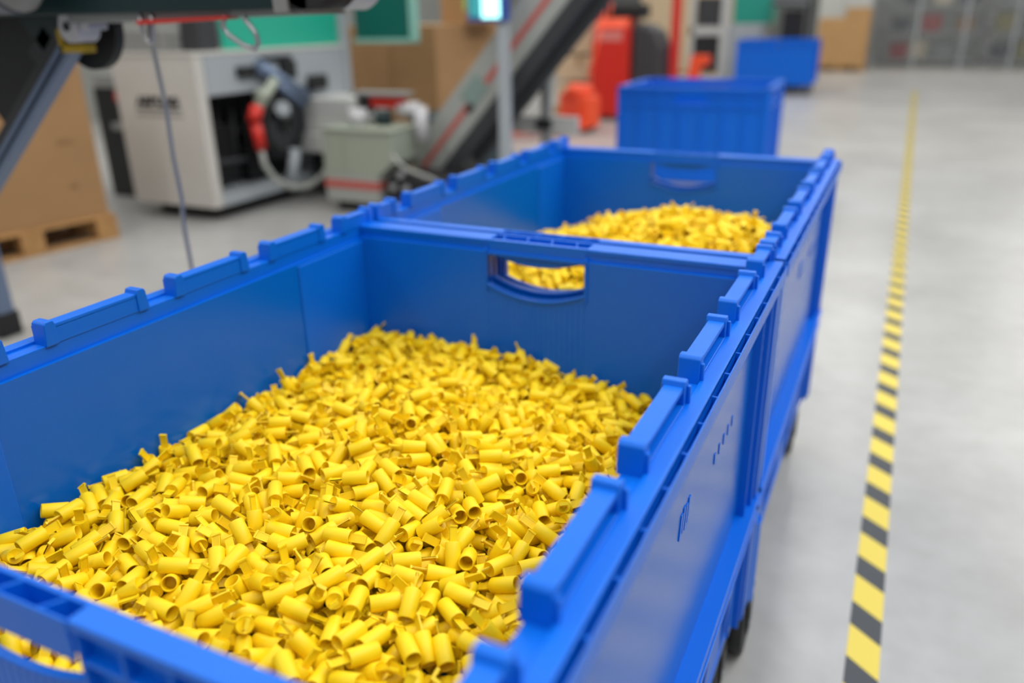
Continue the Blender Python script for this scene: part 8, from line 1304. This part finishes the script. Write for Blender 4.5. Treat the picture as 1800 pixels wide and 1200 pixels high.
ms = thing('monitor_stand', (-2.93, 5.7, 0), 'grey upright post with a small lit screen in a blue frame, before the sloping conveyor', 'monitor stand')
part(MB().box((-2.80, 5.66, 0.0), (-2.72, 5.74, 1.46)), 'post', 'coolgrey', ms, 0.008)
part(MB().box((-3.02, 5.6, 0.0), (-2.7, 5.85, 0.015)), 'foot_plate', 'grey', ms, 0.003)
sf = part(MB().box((-3.02, 5.63, 1.435), (-2.69, 5.67, 1.80)), 'screen_frame', 'bluepaint', ms, 0.006)
sub(MB().box((-3.0, 5.626, 1.468), (-2.905, 5.63, 1.78)), 'side_screen', mat('teal_screen', (0.03, 0.25, 0.27), 0.3, emit=((0.05, 0.35, 0.38), 0.6)), sf, ms)
sub(MB().box((-2.90, 5.626, 1.458), (-2.755, 5.63, 1.78)), 'lit_screen', 'screen', sf, ms)

# ================================================================== BIG CARDBOARD BOXES BEHIND
def carton(loc, w, l, h, label, m='card', pallet=True, grp=None, flap=True):
    root = thing('cardboard_box', loc, label, 'cardboard box', grp)
    MB().box((-w / 2, -l / 2, 0), (w / 2, l / 2, h)).build('body', m, root, 0.004)
    if flap:
        MB().box((-w / 2, -l / 2, h), (-0.004, l / 2, h + 0.006)).build('flap', 'cardlt', root)
        MB().box((0.004, -l / 2, h), (w / 2, l / 2, h + 0.006)).build('flap', 'cardlt', root)
    MB().box((-0.03, -l / 2 - 0.001, h * 0.55), (0.03, -l / 2, h)).build('packing_tape', mat('parcel_tape', (0.33, 0.18, 0.07), 0.4), root)
    return root
def pallet(loc, w, l, label):
    root = thing('wooden_pallet', loc, label, 'pallet')
    for i in range(3):
        for j in range(3):
            x = -w / 2 + 0.07 + i * (w - 0.14) / 2; y = -l / 2 + 0.07 + j * (l - 0.14) / 2
            box((x - 0.07, y - 0.07, 0.02), (x + 0.07, y + 0.07, 0.10)).build('block', 'wood', root)
    m = MB(); r = MB()
    for j in range(3):
        y = -l / 2 + 0.07 + j * (l - 0.14) / 2; r.box((-w / 2, y - 0.07, 0), (w / 2, y + 0.07, 0.02))
    for k in range(5):
        x = -w / 2 + k * (w - 0.12) / 4; m.box((x, -l / 2, 0.10), (x + 0.12, l / 2, 0.13))
    r.build('runner', 'wood', root); m.build('deck', 'wood', root); return root
pallet((-4.82, 8.1, 0), 1.06, 1.6, 'low wooden pallet on the floor behind the white machine, under big cardboard boxes')
carton((-4.81, 8.1, 0.13), 1.04, 1.58, 1.27, 'big brown cardboard box on a pallet, behind the green guards of the machine')
sb = carton((-4.30, 8.2, 1.406), 0.50, 0.6, 0.5, 'small cardboard box on top of the big brown box, beside the lit screen')
MB().box((0.02, -0.3012, 0.13), (0.24, -0.300, 0.3)).build('label_sticker', mat('yellow_green_label', (0.35, 0.55, 0.12), 0.6), sb)
pallet((-4.75, 12.9, 0), 0.8, 0.9, 'low wooden pallet stacked with pale cartons, left of the red stacker')
for k, lb in enumerate(('lowest of the pale cartons stacked left of the red stacker', 'middle pale carton stacked left of the red stacker', 'topmost pale carton stacked left of the red stacker')):
    z0 = [0.13, 0.53, 0.93][k]
    carton((-4.75, 12.9, z0), 0.74, 0.84, [0.36, 0.36, 0.5][k], lb, 'cream', grp='pale cartons left of the stacker', flap=False)

# ================================================================== RED STACKER TRUCK AND PALLET JACKS
st = thing('stacker_truck', (-3.9, 12.0, 0), 'tall red pallet stacker with dark grey tank, beyond the sloping conveyor', 'stacker')
part(MB().box((-4.33, 11.9, 0.06), (-3.76, 12.5, 1.30)), 'body', 'red', st, 0.03)
part(MB().prism([(11.9, 1.30), (12.5, 1.30), (12.4, 1.45), (12.0, 1.42)], 0, -4.28, -3.80), 'hood', 'orange', st, 0.02)
part(MB().box((-4.30, 11.895, 1.12), (-3.86, 11.90, 1.26)), 'name_strip', mat('pale_red_sign', (0.65, 0.20, 0.17), 0.5), st)
tk = MB(); pts = [(-3.76, 0.30), (-3.36, 0.30), (-3.30, 0.60), (-3.30, 1.02), (-3.40, 1.24), (-3.56, 1.34), (-3.76, 1.36)]
tk.add([(x, 12.0, z) for x, z in pts] + [(x, 12.6, z) for x, z in pts], [tuple(range(7)), tuple(range(13, 6, -1))] + [(k, (k + 1) % 7, 7 + (k + 1) % 7, 7 + k) for k in range(7)])
part(tk, 'tank', 'dkgrey', st, 0.05)
part(MB().box((-4.2, 12.1, 1.42), (-3.6, 12.4, 1.62)).box((-4.32, 12.05, 1.30), (-4.24, 12.2, 1.7)), 'control_head', 'black', st, 0.03)
part(MB().box((-3.26, 12.3, 0.0), (-3.14, 12.42, 1.9)), 'mast', 'red', st, 0.01)
part(MB().cyl((-4.25, 12.2, 0.07), (-4.1, 12.2, 0.07), 0.07), 'wheel', 'tyre', st)
part(MB().cyl((-3.5, 12.2, 0.10), (-3.36, 12.2, 0.10), 0.10), 'wheel', 'tyre', st)
part(MB().box((-3.74, 12.05, 0.05), (-3.3, 12.5, 0.30)), 'chassis', 'tyre', st, 0.02)
def pallet_jack(loc, rz, label, s=1.0):
    root = thing('pallet_jack', loc, label, 'pallet jack', 'orange pallet jacks parked behind the crates', rz)
    for sx in (-1, 1): box((sx * 0.11 * s, 0.1, 0.06), (sx * 0.27 * s, 1.25 * s, 0.13)).build('fork', 'orange', root, 0.01)
    b = MB(); b.prism([(-0.27 * s, -0.05), (0.27 * s, -0.05), (0.27 * s, 0.16), (0.20 * s, 0.2), (-0.20 * s, 0.2), (-0.27 * s, 0.16)], 2, 0.08, 0.34 * s); b.build('chassis', 'orange', root, 0.02)
    MB().cyl((0, 0.05, 0.34 * s), (0, 0.05, 0.44 * s), 0.17 * s, 0.10 * s).build('hood', 'orange', root)
    MB().cyl((0, -0.06, 0.05), (0, -0.02, 0.46 * s), 0.06).build('pump', 'tyre', root)
    MB().cyl((-0.08, -0.1, 0.09), (0.08, -0.1, 0.09), 0.09).build('wheel', 'tyre', root)
    MB().cyl((0, -0.05, 0.4 * s), (0, -0.32, 1.08 * s), 0.018).tube([(-0.12, -0.30, 1.0 * s), (-0.13, -0.34, 1.14 * s), (0, -0.36, 1.18 * s), (0.13, -0.34, 1.14 * s), (0.12, -0.30, 1.0 * s)], 0.014).build('handle', 'orange', root)
    return root
pallet_jack((-4.02, 10.75, 0), 2.45, 'orange pallet jack low on the floor in front of the red stacker', 1.4)
pj = thing('pallet_jack', (-3.25, 14.0, 0), 'orange pallet jack with its bent handle raised, behind the lone blue crate', 'pallet jack', 'orange pallet jacks parked behind the crates')
part(MB().box((-3.50, 14.0, 0.05), (-3.05, 14.5, 0.30)), 'chassis', 'orange', pj, 0.02)
part(MB().add([(-3.42, 14.0, 0.30), (-3.22, 14.0, 0.30), (-3.18, 14.0, 0.66), (-3.04, 14.0, 0.70), (-3.04, 14.0, 0.84), (-3.34, 14.0, 0.84),
               (-3.42, 14.1, 0.30), (-3.22, 14.1, 0.30), (-3.18, 14.1, 0.66), (-3.04, 14.1, 0.70), (-3.04, 14.1, 0.84), (-3.34, 14.1, 0.84)],
              [(0, 1, 2, 5), (2, 3, 4, 5), (11, 8, 7, 6), (11, 10, 9, 8), (0, 6, 7, 1), (1, 7, 8, 2), (2, 8, 9, 3), (3, 9, 10, 4), (4, 10, 11, 5), (5, 11, 6, 0)]), 'handle', 'orange', pj)
part(MB().cyl((-3.4, 14.1, 0.06), (-3.2, 14.1, 0.06), 0.06), 'wheel', 'tyre', pj)

# ================================================================== MACHINES AND BOXES FAR BACK
m2 = thing('packing_machine', (-3.7, 18.6, 0), 'grey machine with turquoise hood behind the farthest blue crate', 'machine')
part(MB().box((-4.42, 18.4, 0.30), (-3.72, 19.3, 1.02)), 'left_cabinet', 'black', m2, 0.01)
part(MB().box((-4.46, 18.36, 1.04), (-3.66, 19.3, 1.22)).box((-4.46, 18.36, 0.0), (-4.36, 18.46, 1.9)).box((-3.80, 18.34, 0.0), (-3.62, 18.44, 1.9)), 'frame', 'ltgrey', m2, 0.01)
part(MB().box((-4.36, 18.5, 1.22), (-3.80, 19.3, 1.8)), 'dark_panel', 'dkgrey', m2, 0.01)
part(MB().box((-3.62, 18.4, 0.10), (-2.95, 19.3, 1.22)), 'cabinet', 'coolgrey', m2, 0.01)
part(MB().box((-3.66, 18.40, 1.22), (-2.85, 19.3, 1.26)), 'worktop', 'ltgrey', m2, 0.01)
part(MB().box((-3.56, 18.40, 1.26), (-2.80, 19.2, 1.9)), 'hood', mat('sea_green', (0.01, 0.30, 0.22), 0.4), m2, 0.02)
bs = thing('black_stand', (-2.35, 18.2, 0), 'black upright stand topped by a tilted tray, behind the farthest blue crate', 'stand')
part(MB().box((-2.52, 18.1, 0.05), (-2.12, 18.4, 1.50)), 'column', 'black', bs, 0.02)
part(MB().add([(-2.75, 17.95, 1.60), (-2.05, 17.95, 1.52), (-2.05, 18.45, 1.62), (-2.75, 18.45, 1.72), (-2.75, 17.95, 1.66), (-2.05, 17.95, 1.58), (-2.05, 18.45, 1.68), (-2.75, 18.45, 1.78)],
              [(0, 3, 2, 1), (4, 5, 6, 7), (0, 1, 5, 4), (1, 2, 6, 5), (2, 3, 7, 6), (3, 0, 4, 7)]), 'tray', 'dkgrey', bs, 0.01)
part(MB().box((-2.6, 18.0, 0.0), (-2.0, 18.5, 0.05)).box((-2.06, 18.2, 0.05), (-1.98, 18.3, 1.7)), 'base', 'dkgrey', bs, 0.01)
pallet((-1.78, 24.6, 0), 1.22, 1.2, 'wooden pallet far back beside the aisle, under a tan cardboard box')
cbx = thing('cardboard_box', (-1.78, 24.6, 0.13), 'tan cardboard box with one corner cut low, far back beside the aisle', 'cardboard box')
bb = MB(); bb.box((-0.62, -0.6, 0), (0.60, 0.6, 1.17)); bb.box((0.02, -0.6, 1.17), (0.60, 0.6, 1.43))
bb.build('body', mat('tan_cardboard', (0.50, 0.29, 0.12), 0.85, var=0.04), cbx, 0.004)
MB().box((-0.6, -0.58, 1.17), (0.0, 0.58, 1.20)).build('flap', 'cream', cbx)
wc = thing('white_cabinet', (-1.9, 26.0, 0), 'white cabinet standing behind the tan cardboard box, far back', 'cabinet')
part(MB().box((-2.60, 25.6, 0.0), (-1.25, 26.4, 2.1)), 'housing', mat('white_cabinet_paint', (0.56, 0.58, 0.55), 0.5), wc, 0.01)
part(MB().box((-1.94, 25.594, 0.05), (-1.92, 25.60, 2.05)), 'door_gap', 'grey', wc)
for k, (x, w, h, lb) in enumerate(((-5.9, 1.5, 1.95, 'tall stack of cream board sheets far back, behind the red stacker'), (-4.75, 0.72, 2.0, 'pinkish cream board stack far back, left of the grey machine'))):
    r = thing('board_stack', (x, 22.5 + k * 0.4, 0), lb, 'board stack')
    MB().box((-w / 2, -0.5, 0.1), (w / 2, 0.5, h)).build('sheets', 'cream', r, 0.01); MB().box((-w / 2, -0.5, 0.0), (w / 2, 0.5, 0.1)).build('runner', 'wood', r)

# racking behind a wire fence at the end of the hall
fe = thing('mesh_fence', (1.5, 25.6, 0), 'grey wire mesh fence across the end of the hall, in front of the racks', 'fence')
x = -1.2
for k in range(7): part(MB().box((x + k * 1.15 - 0.03, 25.57, 0), (x + k * 1.15 + 0.03, 25.63, 2.2)), 'post', 'coolgrey', fe)
for k in range(6):
    g = MB(); xa = x + k * 1.15 + 0.03; xb = xa + 1.09
    for i in range(22): xx = xa + i * 1.09 / 21; g.box((xx - 0.0025, 25.597, 0.08), (xx + 0.0025, 25.603, 2.15))
    for i in range(30): zz = 0.08 + i * 2.07 / 29; g.box((xa, 25.5975, zz - 0.0025), (xb, 25.6025, zz + 0.0025))
    part(g, 'mesh_panel', 'coolgrey', fe)
random.seed(11)
for k, (x0, lb) in enumerate(((-1.0, 'left bay of the grey storage rack behind the mesh fence'), (1.75, 'middle bay of the grey storage rack behind the mesh fence'), (4.5, 'right bay of the grey storage rack behind the mesh fence'))):
    r = thing('storage_rack', (x0 + 1.35, 27.5, 0), lb, 'rack', 'storage racks behind the fence')
    for xx in (x0, x0 + 2.62):
        for yy in (27.0, 28.0): part(MB().box((xx, yy, 0), (xx + 0.08, yy + 0.08, 2.6)), 'upright', 'grey', r)
    for zz in (0.12, 0.85, 1.55): part(MB().box((x0, 27.0, zz), (x0 + 2.7, 28.08, zz + 0.06)), 'shelf', 'grey', r)
cols = [('dull red', (0.28, 0.06, 0.06)), ('brown', (0.25, 0.14, 0.07)), ('pale', (0.45, 0.40, 0.30)), ('dark grey', (0.07, 0.07, 0.08)), ('grey', (0.22, 0.23, 0.23)), ('olive', (0.22, 0.20, 0.09))]
cm = [mat('bin_' + a.replace(' ', '_'), c, 0.6) for a, c in cols]
spots = [(0, -0.45, 0), (2, 0.05, 0), (4, 0.7, 0), (3, -0.5, 1), (0, 0.30, 1), (1, 1.15, 1), (3, 2.1, 0), (5, 2.7, 0), (4, 3.4, 0), (5, 2.1, 1), (4, 3.0, 1), (1, 3.6, 1), (3, -0.3, 2), (2, 0.5, 2), (3, 1.2, 2), (4, 2.2, 2)]
lv = [0.18, 0.91, 1.61]; ln = ['bottom', 'middle', 'top']; seen = {}
for ci, x0, l in spots:
    key = (cols[ci][0], ln[l]); seen[key] = seen.get(key, 0) + 1
    h = random.uniform(0.35, 0.52); w = random.uniform(0.38, 0.56)
    side = ' toward the left end' if x0 < 1.3 else ' toward the right end'
    o = MB().add([(-w / 2 * .92, -0.28, 0), (w / 2 * .92, -0.28, 0), (w / 2 * .92, 0.28, 0), (-w / 2 * .92, 0.28, 0), (-w / 2, -0.3, h), (w / 2, -0.3, h), (w / 2, 0.3, h), (-w / 2, 0.3, h)],
                 [(0, 3, 2, 1), (4, 5, 6, 7), (0, 1, 5, 4), (1, 2, 6, 5), (2, 3, 7, 6), (3, 0, 4, 7)]).box((-w / 2 - .02, -0.32, h - 0.05), (w / 2 + .02, 0.32, h)).build('storage_bin', cm[ci], None, 0.01, 1)
    o.location = (x0, 27.45, lv[l])
    tag(o, f'{cols[ci][0]} storage bin on the {ln[l]} rack shelf behind the fence{side}', 'bin', 'bins on the racks')
